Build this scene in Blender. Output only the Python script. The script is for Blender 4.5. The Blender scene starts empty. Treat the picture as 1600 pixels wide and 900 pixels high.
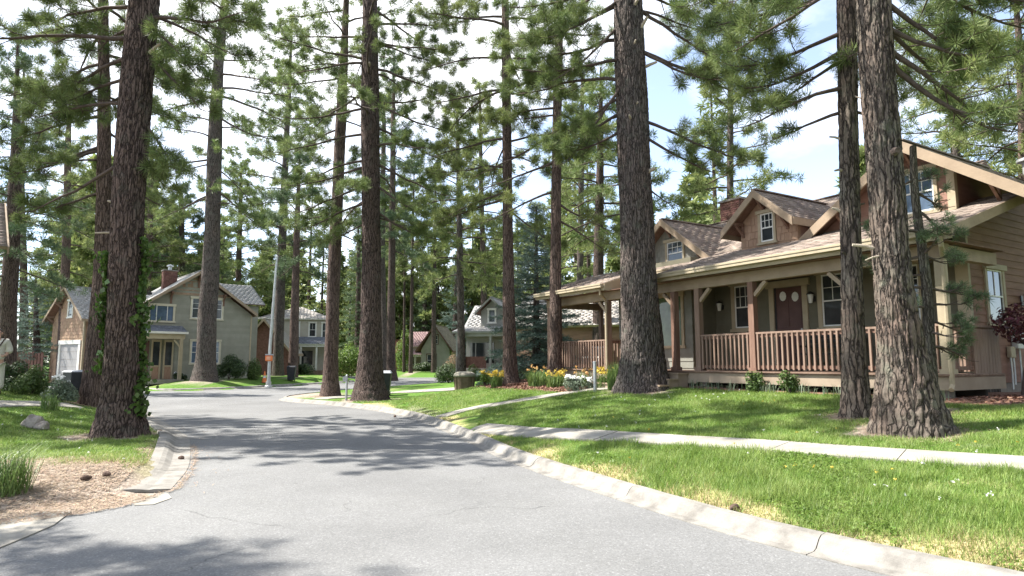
import bpy, bmesh, math, random
import numpy as np
from mathutils import Vector, Matrix

random.seed(7)
rng = np.random.default_rng(7)
scene = bpy.context.scene
R = math.radians

# ------------------------------------------------------------------ camera
CAM_H = 1.65
FOC = 1000.0                     # focal length in pixels of a 1600 wide picture
PITCH = math.atan(0.116)
cam_d = bpy.data.cameras.new('camera')
cam = bpy.data.objects.new('camera', cam_d)
scene.collection.objects.link(cam)
cam.location = (0, 0, CAM_H)
cam.rotation_euler = (R(90) + PITCH, 0, 0)
cam_d.sensor_width = 36
cam_d.lens = 36 * FOC / 1600
cam_d.clip_end = 2000
scene.camera = cam

# ------------------------------------------------------------------ sky, sun, exposure
SUN_EL, SUN_AZ = R(52), R(-82)        # azimuth clockwise from +Y: the sun stands to the left
world = bpy.data.worlds.new('World')
scene.world = world
world.use_nodes = True
wn = world.node_tree.nodes
wl = world.node_tree.links
wn.clear()
w_out = wn.new('ShaderNodeOutputWorld')
w_bg = wn.new('ShaderNodeBackground')
w_bg.inputs['Strength'].default_value = 0.14
sky = wn.new('ShaderNodeTexSky')
sky.sky_type = 'NISHITA'
sky.sun_disc = False
sky.sun_elevation = SUN_EL
sky.sun_rotation = SUN_AZ
sky.dust_density = 1.5
sky.altitude = 1900
w_tc = wn.new('ShaderNodeTexCoord')
w_map = wn.new('ShaderNodeMapping')
w_map.inputs['Scale'].default_value = (1.0, 1.0, 2.0)
w_map.inputs['Location'].default_value = (1.7, 4.4, 2.2)
w_noise = wn.new('ShaderNodeTexNoise')
w_noise.inputs['Scale'].default_value = 1.7
w_noise.inputs['Detail'].default_value = 7
w_noise.inputs['Roughness'].default_value = 0.55
w_ramp = wn.new('ShaderNodeValToRGB')
w_ramp.color_ramp.elements[0].position = 0.44
w_ramp.color_ramp.elements[1].position = 0.62
w_mix = wn.new('ShaderNodeMix')
w_mix.data_type = 'RGBA'
w_mix.inputs['B'].default_value = (5.0, 5.1, 5.3, 1)
wl.new(w_tc.outputs['Generated'], w_map.inputs['Vector'])
wl.new(w_map.outputs['Vector'], w_noise.inputs['Vector'])
wl.new(w_noise.outputs['Fac'], w_ramp.inputs['Fac'])
wl.new(w_ramp.outputs['Color'], w_mix.inputs['Factor'])
w_hs = wn.new('ShaderNodeHueSaturation')          # thin summer haze pales the blue
w_hs.inputs['Saturation'].default_value = 0.78
w_hs.inputs['Value'].default_value = 1.1
wl.new(sky.outputs['Color'], w_hs.inputs['Color'])
wl.new(w_hs.outputs['Color'], w_mix.inputs['A'])
wl.new(w_mix.outputs['Result'], w_bg.inputs['Color'])
wl.new(w_bg.outputs['Background'], w_out.inputs['Surface'])

sun_d = bpy.data.lights.new('sun', 'SUN')
sun_d.energy = 5.0
sun_d.angle = R(0.53)
sun_d.color = (1.0, 0.955, 0.88)
sun = bpy.data.objects.new('sun', sun_d)
scene.collection.objects.link(sun)
to_sun = Vector((math.sin(SUN_AZ) * math.cos(SUN_EL), math.cos(SUN_AZ) * math.cos(SUN_EL), math.sin(SUN_EL)))
sun.rotation_euler = to_sun.to_track_quat('Z', 'Y').to_euler()
sun.location = (-30, 0, 60)

vs = scene.view_settings
vs.view_transform = 'Standard'
vs.look = 'None'
vs.gamma = 1.0
vs.exposure = 1.5
vs.use_curve_mapping = False
scene.render.engine = 'CYCLES'
scene.cycles.use_denoising = True
scene.cycles.denoising_prefilter = 'NONE'
scene.cycles.max_bounces = 6
scene.cycles.diffuse_bounces = 3
scene.cycles.transmission_bounces = 4
scene.cycles.sample_clamp_indirect = 4.0
scene.cycles.caustics_reflective = False
scene.cycles.caustics_refractive = False

# ------------------------------------------------------------------ materials
MATS = {}
def mat(name, c1, c2=None, scale=4.0, rough=0.8, bump=0.0, bscale=40.0, stretch=(1, 1, 1), island=0.0,
        trans=0.0, spec=0.3, metal=0.0, detail=5.0, kind=None, c3=None):
    if name in MATS:
        return MATS[name]
    m = bpy.data.materials.new(name)
    m.use_nodes = True
    nt = m.node_tree
    n, l = nt.nodes, nt.links
    b = n['Principled BSDF']
    out = n['Material Output']
    b.inputs['Roughness'].default_value = rough
    b.inputs['Metallic'].default_value = metal
    b.inputs['Specular IOR Level'].default_value = spec
    tc = n.new('ShaderNodeTexCoord')
    mp = n.new('ShaderNodeMapping')
    mp.inputs['Scale'].default_value = stretch
    l.new(tc.outputs['Object'], mp.inputs['Vector'])
    vec = mp.outputs['Vector']
    col = None
    if c2 is None:
        b.inputs['Base Color'].default_value = (*c1, 1)
        rgb = n.new('ShaderNodeRGB'); rgb.outputs[0].default_value = (*c1, 1)
        col = rgb.outputs[0]
    else:
        nz = n.new('ShaderNodeTexNoise')
        nz.inputs['Scale'].default_value = scale
        nz.inputs['Detail'].default_value = detail
        nz.inputs['Roughness'].default_value = 0.62
        l.new(vec, nz.inputs['Vector'])
        rp = n.new('ShaderNodeValToRGB')
        rp.color_ramp.elements[0].position = 0.33
        rp.color_ramp.elements[1].position = 0.67
        rp.color_ramp.elements[0].color = (*c1, 1)
        rp.color_ramp.elements[1].color = (*c2, 1)
        if c3 is not None:
            e = rp.color_ramp.elements.new(0.5); e.color = (*c3, 1)
        l.new(nz.outputs['Fac'], rp.inputs['Fac'])
        col = rp.outputs['Color']
    if island > 0:
        ge = n.new('ShaderNodeNewGeometry')
        hs = n.new('ShaderNodeHueSaturation')
        mr = n.new('ShaderNodeMapRange')
        mr.inputs['To Min'].default_value = 1 - island
        mr.inputs['To Max'].default_value = 1 + island
        l.new(ge.outputs['Random Per Island'], mr.inputs['Value'])
        l.new(mr.outputs['Result'], hs.inputs['Value'])
        mr2 = n.new('ShaderNodeMapRange')
        mr2.inputs['To Min'].default_value = 0.5 - island * 0.05
        mr2.inputs['To Max'].default_value = 0.5 + island * 0.05
        wnz = n.new('ShaderNodeTexWhiteNoise'); wnz.noise_dimensions = '1D'
        l.new(ge.outputs['Random Per Island'], wnz.inputs['W'])
        l.new(wnz.outputs['Value'], mr2.inputs['Value'])
        l.new(mr2.outputs['Result'], hs.inputs['Hue'])
        l.new(col, hs.inputs['Color'])
        col = hs.outputs['Color']
    l.new(col, b.inputs['Base Color'])
    if bump > 0:
        bz = n.new('ShaderNodeTexNoise')
        bz.inputs['Scale'].default_value = bscale
        bz.inputs['Detail'].default_value = 6
        l.new(vec, bz.inputs['Vector'])
        bp = n.new('ShaderNodeBump')
        bp.inputs['Strength'].default_value = bump
        bp.inputs['Distance'].default_value = 0.02
        l.new(bz.outputs['Fac'], bp.inputs['Height'])
        l.new(bp.outputs['Normal'], b.inputs['Normal'])
    if trans > 0:
        tr = n.new('ShaderNodeBsdfTranslucent')
        l.new(col, tr.inputs['Color'])
        mx = n.new('ShaderNodeMixShader')
        mx.inputs['Fac'].default_value = trans
        l.new(b.outputs['BSDF'], mx.inputs[1])
        l.new(tr.outputs['BSDF'], mx.inputs[2])
        l.new(mx.outputs['Shader'], out.inputs['Surface'])
    MATS[name] = m
    return m

def bark_mat(name, plate, plate2, fissure, vs_=1.0, lichen=None):
    """furrowed pine bark: long plates parted by dark cracks, colour drifting from plate to plate"""
    if name in MATS:
        return MATS[name]
    m = bpy.data.materials.new(name)
    m.use_nodes = True
    nt = m.node_tree
    n, l = nt.nodes, nt.links
    b = n['Principled BSDF']
    b.inputs['Roughness'].default_value = 0.92
    b.inputs['Specular IOR Level'].default_value = 0.15
    tc = n.new('ShaderNodeTexCoord')
    wz = n.new('ShaderNodeTexNoise'); wz.inputs['Scale'].default_value = 6; wz.inputs['Detail'].default_value = 6
    l.new(tc.outputs['Object'], wz.inputs['Vector'])
    add = n.new('ShaderNodeVectorMath'); add.operation = 'MULTIPLY_ADD'
    add.inputs[1].default_value = (0.09, 0.09, 0.45)
    l.new(wz.outputs['Color'], add.inputs[0]); l.new(tc.outputs['Object'], add.inputs[2])
    mp = n.new('ShaderNodeMapping'); mp.inputs['Scale'].default_value = (17 * vs_, 17 * vs_, 1.9 * vs_)
    l.new(add.outputs['Vector'], mp.inputs['Vector'])
    vo = n.new('ShaderNodeTexVoronoi'); vo.feature = 'DISTANCE_TO_EDGE'; vo.inputs['Scale'].default_value = 1.0
    vc = n.new('ShaderNodeTexVoronoi'); vc.feature = 'F1'; vc.inputs['Scale'].default_value = 1.0
    l.new(mp.outputs['Vector'], vo.inputs['Vector']); l.new(mp.outputs['Vector'], vc.inputs['Vector'])
    sep = n.new('ShaderNodeSeparateColor'); l.new(vc.outputs['Color'], sep.inputs['Color'])
    big = n.new('ShaderNodeTexNoise'); big.inputs['Scale'].default_value = 0.9; big.inputs['Detail'].default_value = 3
    l.new(tc.outputs['Object'], big.inputs['Vector'])
    ad2 = n.new('ShaderNodeMath'); ad2.operation = 'MULTIPLY_ADD'; ad2.inputs[1].default_value = 0.3
    l.new(sep.outputs['Red'], ad2.inputs[0]); 
    sc = n.new('ShaderNodeMapRange'); sc.inputs['From Min'].default_value = 0.35; sc.inputs['From Max'].default_value = 0.65
    sc.inputs['To Max'].default_value = 0.6
    l.new(big.outputs['Fac'], sc.inputs['Value']); l.new(sc.outputs['Result'], ad2.inputs[2])
    mixp = n.new('ShaderNodeMix'); mixp.data_type = 'RGBA'
    mixp.inputs['A'].default_value = (*plate, 1); mixp.inputs['B'].default_value = (*plate2, 1)
    l.new(ad2.outputs['Value'], mixp.inputs['Factor'])
    fine = n.new('ShaderNodeTexNoise'); fine.inputs['Scale'].default_value = 38; fine.inputs['Detail'].default_value = 6
    mpf = n.new('ShaderNodeMapping'); mpf.inputs['Scale'].default_value = (1, 1, 0.45)
    l.new(tc.outputs['Object'], mpf.inputs['Vector']); l.new(mpf.outputs['Vector'], fine.inputs['Vector'])
    hv = n.new('ShaderNodeHueSaturation'); 
    mr = n.new('ShaderNodeMapRange'); mr.inputs['From Min'].default_value = 0.3; mr.inputs['From Max'].default_value = 0.7
    mr.inputs['To Min'].default_value = 0.72; mr.inputs['To Max'].default_value = 1.3
    l.new(fine.outputs['Fac'], mr.inputs['Value']); l.new(mr.outputs['Result'], hv.inputs['Value'])
    l.new(mixp.outputs['Result'], hv.inputs['Color'])
    rp = n.new('ShaderNodeValToRGB')
    rp.color_ramp.elements[0].position = 0.0; rp.color_ramp.elements[1].position = 0.15
    l.new(vo.outputs['Distance'], rp.inputs['Fac'])
    mixf = n.new('ShaderNodeMix'); mixf.data_type = 'RGBA'
    mixf.inputs['A'].default_value = (*fissure, 1)
    l.new(rp.outputs['Color'], mixf.inputs['Factor']); l.new(hv.outputs['Color'], mixf.inputs['B'])
    last = mixf.outputs['Result']
    if lichen:
        lz = n.new('ShaderNodeTexNoise'); lz.inputs['Scale'].default_value = 3.5; lz.inputs['Detail'].default_value = 8
        l.new(tc.outputs['Object'], lz.inputs['Vector'])
        lr = n.new('ShaderNodeValToRGB'); lr.color_ramp.elements[0].position = 0.57; lr.color_ramp.elements[1].position = 0.85
        l.new(lz.outputs['Fac'], lr.inputs['Fac'])
        ml = n.new('ShaderNodeMix'); ml.data_type = 'RGBA'; ml.inputs['B'].default_value = (*lichen, 1)
        l.new(lr.outputs['Color'], ml.inputs['Factor']); l.new(last, ml.inputs['A'])
        last = ml.outputs['Result']
    l.new(last, b.inputs['Base Color'])
    hm = n.new('ShaderNodeMath'); hm.operation = 'MULTIPLY_ADD'; hm.inputs[1].default_value = 0.5
    l.new(fine.outputs['Fac'], hm.inputs[0]); l.new(rp.outputs['Color'], hm.inputs[2])
    bp = n.new('ShaderNodeBump'); bp.inputs['Strength'].default_value = 0.9; bp.inputs['Distance'].default_value = 0.025
    l.new(hm.outputs['Value'], bp.inputs['Height']); l.new(bp.outputs['Normal'], b.inputs['Normal'])
    MATS[name] = m
    return m

def glass_mat(name, tint=(0.03, 0.035, 0.04)):
    if name in MATS:
        return MATS[name]
    m = mat(name, tint, tuple(c * 2.2 for c in tint), scale=1.3, rough=0.05, spec=0.5)
    return m

# ------------------------------------------------------------------ mesh helpers
COL = scene.collection
class MB:
    """collects vertices and faces, then links ONE mesh object"""
    def __init__(self):
        self.v = []; self.f = []
    def add(self, vs_, fs):
        o = len(self.v)
        self.v.extend([tuple(p) for p in vs_])
        self.f.extend([tuple(i + o for i in f) for f in fs])
        return self
    def box(self, x0, x1, y0, y1, z0, z1):
        return self.add([(x0, y0, z0), (x1, y0, z0), (x1, y1, z0), (x0, y1, z0), (x0, y0, z1), (x1, y0, z1), (x1, y1, z1), (x0, y1, z1)],
                        [(3, 2, 1, 0), (4, 5, 6, 7), (0, 1, 5, 4), (1, 2, 6, 5), (2, 3, 7, 6), (3, 0, 4, 7)])
    def hexa(self, p):       # eight corners in box order
        return self.add(p, [(3, 2, 1, 0), (4, 5, 6, 7), (0, 1, 5, 4), (1, 2, 6, 5), (2, 3, 7, 6), (3, 0, 4, 7)])
    def prism(self, poly, off):   # 3D polygon pushed along a vector
        n = len(poly); off = Vector(off)
        a = [Vector(p) for p in poly]; b = [p + off for p in a]
        fs = [tuple(range(n))[::-1], tuple(range(n, 2 * n))]
        for i in range(n):
            j = (i + 1) % n
            fs.append((i, j, n + j, n + i))
        return self.add(a + b, fs)
    def bar(self, a, b, w, h):    # square bar between two points (w across, h upright)
        a = Vector(a); b = Vector(b); d = (b - a).normalized()
        up = Vector((0, 0, 1)) if abs(d.z) < 0.95 else Vector((0, 1, 0))
        s = d.cross(up).normalized(); u = s.cross(d).normalized()
        s *= w / 2; u *= h / 2
        return self.hexa([a - s - u, a + s - u, b + s - u, b - s - u, a - s + u, a + s + u, b + s + u, b - s + u])
    def tube(self, pts, rad, n=8, cap=True):
        pts = [Vector(p) for p in pts]
        if not hasattr(rad, '__len__'): rad = [rad] * len(pts)
        o = len(self.v)
        for i, p in enumerate(pts):
            d = (pts[min(i + 1, len(pts) - 1)] - pts[max(i - 1, 0)]).normalized()
            ref = Vector((0, 0, 1)) if abs(d.z) < 0.9 else Vector((1, 0, 0))
            s = d.cross(ref).normalized(); u = s.cross(d)
            for k in range(n):
                a = 2 * math.pi * k / n
                self.v.append(tuple(p + (s * math.cos(a) + u * math.sin(a)) * rad[i]))
        for i in range(len(pts) - 1):
            for k in range(n):
                k2 = (k + 1) % n
                self.f.append((o + i * n + k, o + i * n + k2, o + (i + 1) * n + k2, o + (i + 1) * n + k))
        if cap:
            self.f.append(tuple(o + k for k in range(n))[::-1])
            self.f.append(tuple(o + (len(pts) - 1) * n + k for k in range(n)))
        return self
    def lathe(self, prof, n=16, c=(0, 0)):
        o = len(self.v)
        for r, z in prof:
            for k in range(n):
                a = 2 * math.pi * k / n
                self.v.append((c[0] + r * math.cos(a), c[1] + r * math.sin(a), z))
        for i in range(len(prof) - 1):
            for k in range(n):
                k2 = (k + 1) % n
                self.f.append((o + i * n + k, o + i * n + k2, o + (i + 1) * n + k2, o + (i + 1) * n + k))
        self.f.append(tuple(o + k for k in range(n))[::-1])
        self.f.append(tuple(o + (len(prof) - 1) * n + k for k in range(n)))
        return self
    def build(self, name, m=None, parent=None, smooth=False, bevel=0.0):
        me = bpy.data.meshes.new(name)
        me.from_pydata(self.v, [], self.f)
        me.update()
        return link_mesh(name, me, m, parent, smooth, bevel)

def link_mesh(name, me, m=None, parent=None, smooth=False, bevel=0.0):
    o = bpy.data.objects.new(name, me)
    COL.objects.link(o)
    if m is not None:
        me.materials.append(m)
    if smooth:
        me.polygons.foreach_set('use_smooth', [True] * len(me.polygons))
    if parent is not None:
        o.parent = parent
    if bevel > 0:
        bv = o.modifiers.new('edge', 'BEVEL'); bv.width = bevel; bv.segments = 2; bv.limit_method = 'ANGLE'
    return o

def np_mesh(name, V, F, m=None, parent=None, smooth=False):
    """V (n,3), F (k,3) or (k,4) arrays, or a list of such face arrays"""
    me = bpy.data.meshes.new(name)
    Fs = F if isinstance(F, list) else [F]
    Fs = [f for f in Fs if len(f)]
    V = np.ascontiguousarray(V, dtype=np.float32)
    me.vertices.add(len(V)); me.vertices.foreach_set('co', V.ravel())
    loops = np.concatenate([f.ravel() for f in Fs]).astype(np.int32)
    tot = np.concatenate([np.full(len(f), f.shape[1]) for f in Fs]).astype(np.int32)
    st = np.concatenate([[0], np.cumsum(tot)[:-1]]).astype(np.int32)
    me.loops.add(len(loops)); me.loops.foreach_set('vertex_index', loops)
    me.polygons.add(len(tot)); me.polygons.foreach_set('loop_start', st)
    try:
        me.polygons.foreach_set('loop_total', tot)
    except Exception:
        pass
    if smooth:
        me.polygons.foreach_set('use_smooth', np.ones(len(tot), dtype=bool))
    me.update(calc_edges=True)
    return link_mesh(name, me, m, parent)

def tag(o, label, cat=None, group=None, kind=None):
    if label: o['label'] = label
    if cat: o['category'] = cat
    if group: o['group'] = group
    if kind: o['kind'] = kind
    return o

def thing(name, label, cat, loc=(0, 0, 0), rz=0.0, group=None):
    o = bpy.data.objects.new(name, None)
    o.empty_display_size = 0.3
    COL.objects.link(o)
    o.location = loc; o.rotation_euler = (0, 0, rz)
    return tag(o, label, cat, group)

# ------------------------------------------------------------------ the lie of the land
def catmull(pts, n=8, closed=True):
    P = np.array(pts, float); N = len(P); out = []
    for i in range(N if closed else N - 1):
        p0, p1, p2, p3 = P[(i - 1) % N], P[i], P[(i + 1) % N], P[(i + 2) % N]
        if not closed:
            p0 = P[max(i - 1, 0)]; p3 = P[min(i + 2, N - 1)]
        for k in range(n):
            t = k / n
            out.append(0.5 * ((2 * p1) + (-p0 + p2) * t + (2 * p0 - 5 * p1 + 4 * p2 - p3) * t * t + (-p0 + 3 * p1 - 3 * p2 + p3) * t ** 3))
    if not closed: out.append(P[-1])
    return np.array(out)

ROAD_RIGHT = [(26, -17), (14, -5.6), (8, 0.2), (4.8, 3.2), (3.13, 4.97), (2.46, 5.83), (2.02, 6.5), (1.5, 7.5), (0.78, 8.98), (0.2, 10.3), (-0.3, 11.6), (-1.13, 14.2), (-2.37, 17.7),
              (-3.5, 20.2), (-5.1, 22.7), (-7.3, 25.2), (-9.1, 26.8), (-10.3, 28.6), (-10.5, 31.0), (-9.8, 35.5), (-8.2, 41), (-5.6, 49), (-3.0, 57), (-0.8, 66)]
ROAD_FAR = [(1.0, 70), (-1, 73), (-6, 74), (-12, 74), (-17, 76), (-30, 84), (-50, 90), (-52, 82), (-32, 74), (-19, 66), (-13.6, 58)]
ROAD_LAWN = [(-13.0, 54), (-14.2, 49), (-15.8, 44), (-16.8, 40.2), (-18.6, 37.6), (-20.5, 37.2), (-22.5, 39.2), (-25, 43.5), (-31, 46.5), (-40, 46), (-80, 50)]
ROAD_LEFT = [(-80, 37), (-40, 33), (-24, 29.8), (-17, 27.2), (-13.8, 24.0), (-11.3, 20.4), (-8.7, 16.7), (-7.2, 14.5), (-6.3, 12.8), (-5.6, 11.4), (-5.0, 10.1), (-4.45, 8.6)]
ROAD_DRIVE = [(-4.5, 7.6), (-5.1, 6.9), (-7, 5.6), (-12, 3.2), (-20, -1), (-24, -16)]
OUT_R = catmull(ROAD_RIGHT, 6, False)
OUT_F = catmull(ROAD_FAR, 5, False)
OUT_LAWN = catmull(ROAD_LAWN, 6, False)
OUT_L = catmull(ROAD_LEFT, 6, False)
OUT_D = catmull(ROAD_DRIVE, 5, False)
OUTLINE = np.concatenate([OUT_R, OUT_F, OUT_LAWN, OUT_L, OUT_D])

def road_dist(x, y):
    """signed distance to the road: positive outside"""
    x = np.asarray(x, float).ravel(); y = np.asarray(y, float).ravel()
    A = OUTLINE; B = np.roll(OUTLINE, -1, axis=0)
    out = np.full(len(x), 1e9); ins = np.zeros(len(x), bool)
    CH = 40000
    for c in range(0, len(x), CH):
        px = x[c:c + CH]; py = y[c:c + CH]
        d2 = np.full(len(px), 1e18); inn = np.zeros(len(px), bool)
        for i in range(len(A)):
            ax, ay = A[i]; bx, by = B[i]
            ex, ey = bx - ax, by - ay
            L = ex * ex + ey * ey + 1e-12
            t = np.clip(((px - ax) * ex + (py - ay) * ey) / L, 0, 1)
            dx = px - ax - t * ex; dy = py - ay - t * ey
            np.minimum(d2, dx * dx + dy * dy, out=d2)
            if (ay > by) != (ay == by):
                pass
            cond = (ay > py) != (by > py)
            xi = ax + (py - ay) * ex / (ey if abs(ey) > 1e-12 else 1e-12)
            inn ^= cond & (px < xi)
        out[c:c + CH] = np.sqrt(d2); ins[c:c + CH] = inn
    return np.where(ins, -out, out)

def sstep(a, b, x):
    t = np.clip((x - a) / (b - a), 0, 1)
    return t * t * (3 - 2 * t)

HX, HY, HROT = 8.12, 12.03, -59.1        # front right porch post of the big house
hx_ = np.array([math.cos(R(HROT)), math.sin(R(HROT))]); hy_ = np.array([-hx_[1], hx_[0]])
def house_xy(x, y):
    return (x - HX) * hx_[0] + (y - HY) * hx_[1], (x - HX) * hy_[0] + (y - HY) * hy_[1]

def vnoise(x, y, s, seed=0):
    """cheap smooth noise 0..1"""
    r = np.random.default_rng(seed).random((64, 64))
    u = x * s; v = y * s
    i = np.floor(u).astype(int); j = np.floor(v).astype(int)
    fu = u - i; fv = v - j
    fu = fu * fu * (3 - 2 * fu); fv = fv * fv * (3 - 2 * fv)
    a = r[i % 64, j % 64]; b = r[(i + 1) % 64, j % 64]; c = r[i % 64, (j + 1) % 64]; d = r[(i + 1) % 64, (j + 1) % 64]
    return (a * (1 - fu) + b * fu) * (1 - fv) + (c * (1 - fu) + d * fu) * fv

def terrain(x, y, e=None):
    x = np.asarray(x, float); y = np.asarray(y, float); sh = x.shape
    x = x.ravel(); y = y.ravel()
    if e is None: e = road_dist(x, y)
    hx, hy = house_xy(x, y)
    cap_r = np.clip(1.0 + 0.1 * np.minimum(hy, 0), 0.1, 1.0)
    side = sstep(-14.5, -17.5, hx)
    cap_r = cap_r * (1 - side) + (0.17 + 0.5 * sstep(3.8, 9.0, e)) * side
    right = ((x > -11.5) & (y < 68)) & ~((x < -3.5) & (y < 22.3))
    right = right & ~((x < 1.5) & (y < 6.0)) | ((x > 1.5) & (y < 6.0))
    left = (x < 0) & (y < 31) & ~right
    lhouse = (x < -11.5) & (y >= 31) & (y < 62)
    cap = np.full(len(x), 0.55)
    cap[right] = cap_r[right]
    cap[left] = 0.12 + 0.7 * sstep(-8.5, -14.5, x[left]) + 0.12 * sstep(12, 8, y[left])
    cap[lhouse] = 0.5
    slope = np.where(left, 0.26, 0.20)
    ew = np.where(left, 0.55, 0.33)
    base = 0.115 + slope * np.maximum(e - ew, 0)
    k = 0.12
    h = np.clip(0.5 + 0.5 * (cap - base) / k, 0, 1)
    z = cap * (1 - h) + base * h - k * h * (1 - h)
    z = np.maximum(z, 0.1) + (vnoise(x, y, 0.7, 3) - 0.5) * 0.05 * sstep(0.5, 1.5, e)
    edge = sstep(ew * 0.5, ew + 0.01, e)
    z = -0.06 * (1 - edge) + z * edge
    # the driveway mouth in the near left corner has no kerb: the dirt just meets the asphalt
    dm = (left & (y < 9.6))
    zd = -0.03 + 0.10 * sstep(-0.02, 1.6, e) + 0.05 * np.clip(e - 1.2, 0, 4)
    w = sstep(9.6, 7.6, y) * left
    z = z * (1 - w) + np.where(e > -0.3, zd, -0.06) * w
    return z.reshape(sh)

CP, SP = math.cos(PITCH), math.sin(PITCH)
def ray(u, v):
    dx = (u - 800) / FOC; dz = (450 - v) / FOC
    return np.array([dx, CP - dz * SP, SP + dz * CP])
def hit(u, v):
    """where a sight line of the site survey meets the ground"""
    r = ray(u, v)
    t = np.concatenate([np.arange(3, 40, 0.05), np.arange(40, 150, 0.25)])
    x = r[0] * t; y = r[1] * t; z = CAM_H + r[2] * t
    g = np.maximum(terrain(x, y), 0)
    k = np.argmax(z < g)
    if z[k] >= g[k]: k = len(t) - 1
    return float(x[k]), float(y[k]), float(g[k])
def gz(x, y):
    return float(max(terrain(np.array([x]), np.array([y]))[0], 0.0))
def atY(u, v, Y):
    r = ray(u, v); t = Y / r[1]
    return Vector((r[0] * t, Y, CAM_H + r[2] * t))

# ------------------------------------------------------------------ ground sheet
def spaced(lo, hi, step, far_lo, far_hi, g=1.16):
    mid = list(np.arange(lo, hi + 1e-6, step)); a = []; s = step; p = lo
    while p > far_lo: s *= g; p -= s; a.append(p)
    b = []; s = step; p = hi
    while p < far_hi: s *= g; p += s; b.append(p)
    return np.array(a[::-1] + mid + b)
gx = spaced(-20, 15, 0.22, -700, 700); gy = spaced(3.0, 29, 0.22, -60, 900)
GX, GY = np.meshgrid(gx, gy)
ge = road_dist(GX, GY)
GZ = terrain(GX, GY, ge)
nx_, ny_ = len(gx), len(gy)
ii = (np.arange(ny_ - 1)[:, None] * nx_ + np.arange(nx_ - 1)[None, :]).ravel()
GF = np.stack([ii, ii + 1, ii + nx_ + 1, ii + nx_], 1)

def zones(x, y, e):
    """bare earth with needles, bark mulch, dry straw (0..1 each)"""
    x = np.asarray(x); y = np.asarray(y)
    n1 = vnoise(x, y, 1.3, 11); n2 = vnoise(x, y, 3.1, 12); n3 = vnoise(x, y, 0.5, 13)
    nn = n1 * 0.6 + n2 * 0.4
    hx, hy = house_xy(x, y)
    left = (x < -2) & (y < 22)
    dirt = left * sstep(10.4, 9.0, y + 0.10 * (x + 6) + (nn - 0.5) * 1.6)
    dirt = np.maximum(dirt, left * sstep(0.95, 0.62, e + (nn - 0.5) * 0.7) * 0.55)
    tip = np.hypot(x + 9.6, y - 29.5)
    dirt = np.maximum(dirt, sstep(2.6, 1.4, tip + (nn - 0.5)) * (x < -7))
    rightv = (~left) & (y < 24)
    straw = rightv * sstep(1.0, 0.38, e + (nn - 0.45) * 1.7) * 0.95
    straw = np.maximum(straw, left * sstep(11.8, 10.2, y + (nn - 0.5) * 2.5) * 0.55)
    straw = np.maximum(straw, (n3 > 0.62) * 0.25 * sstep(0.45, 0.75, n2))
    mul = ((hx > -15.6) & (hx < -8.9)) * sstep(-2.35, -1.95, hy + (nn - 0.5) * 0.5) * (hy < 1)
    mul = np.maximum(mul, ((hx > 0.1) & (hx < 6)) * sstep(-0.75, -0.45, hy + (nn - 0.5) * 0.4) * (hy < 5))
    mul = np.maximum(mul, ((hx > -9) & (hx < 0.3)) * sstep(-0.5, -0.3, hy))
    return dirt, mul, straw
zd, zm, zs = zones(GX.ravel(), GY.ravel(), ge)
TREE_FEET = []           # filled below before the colours are written

lawn_m = bpy.data.materials.new('lawn_ground')
lawn_m.use_nodes = True
def build_ground_material(m):
    n, l = m.node_tree.nodes, m.node_tree.links
    b = n['Principled BSDF']; b.inputs['Roughness'].default_value = 0.95; b.inputs['Specular IOR Level'].default_value = 0.1
    tc = n.new('ShaderNodeTexCoord'); at = n.new('ShaderNodeAttribute'); at.attribute_name = 'zone'
    sp = n.new('ShaderNodeSeparateColor'); l.new(at.outputs['Color'], sp.inputs['Color'])
    def noise(s, d=6):
        z = n.new('ShaderNodeTexNoise'); z.inputs['Scale'].default_value = s; z.inputs['Detail'].default_value = d
        l.new(tc.outputs['Object'], z.inputs['Vector']); return z.outputs['Fac']
    def ramp(f, cs):
        r = n.new('ShaderNodeValToRGB')
        while len(r.color_ramp.elements) < len(cs): r.color_ramp.elements.new(0.5)
        for i, (p, c) in enumerate(cs):
            r.color_ramp.elements[i].position = p; r.color_ramp.elements[i].color = (*c, 1)
        l.new(f, r.inputs['Fac']); return r.outputs['Color']
    def mix(f, a, c):
        x = n.new('ShaderNodeMix'); x.data_type = 'RGBA'; l.new(f, x.inputs['Factor']); l.new(a, x.inputs['A']); l.new(c, x.inputs['B']); return x.outputs['Result']
    grass = ramp(noise(9), [(0.3, (0.055, 0.12, 0.018)), (0.5, (0.085, 0.165, 0.028)), (0.7, (0.13, 0.20, 0.045))])
    dirt = ramp(noise(14, 10), [(0.3, (0.17, 0.135, 0.11)), (0.5, (0.29, 0.24, 0.195)), (0.7, (0.40, 0.34, 0.28))])
    mulch = ramp(noise(26, 8), [(0.3, (0.09, 0.045, 0.03)), (0.5, (0.20, 0.11, 0.08)), (0.7, (0.34, 0.22, 0.16))])
    straw = ramp(noise(20, 8), [(0.3, (0.22, 0.19, 0.08)), (0.5, (0.40, 0.33, 0.17)), (0.7, (0.52, 0.44, 0.26))])
    c = mix(sp.outputs['Blue'], grass, straw)
    c = mix(sp.outputs['Red'], c, dirt)
    c = mix(sp.outputs['Green'], c, mulch)
    l.new(c, b.inputs['Base Color'])
    bp = n.new('ShaderNodeBump'); bp.inputs['Strength'].default_value = 0.8; bp.inputs['Distance'].default_value = 0.03
    l.new(noise(30, 9), bp.inputs['Height']); l.new(bp.outputs['Normal'], b.inputs['Normal'])
build_ground_material(lawn_m)

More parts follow.
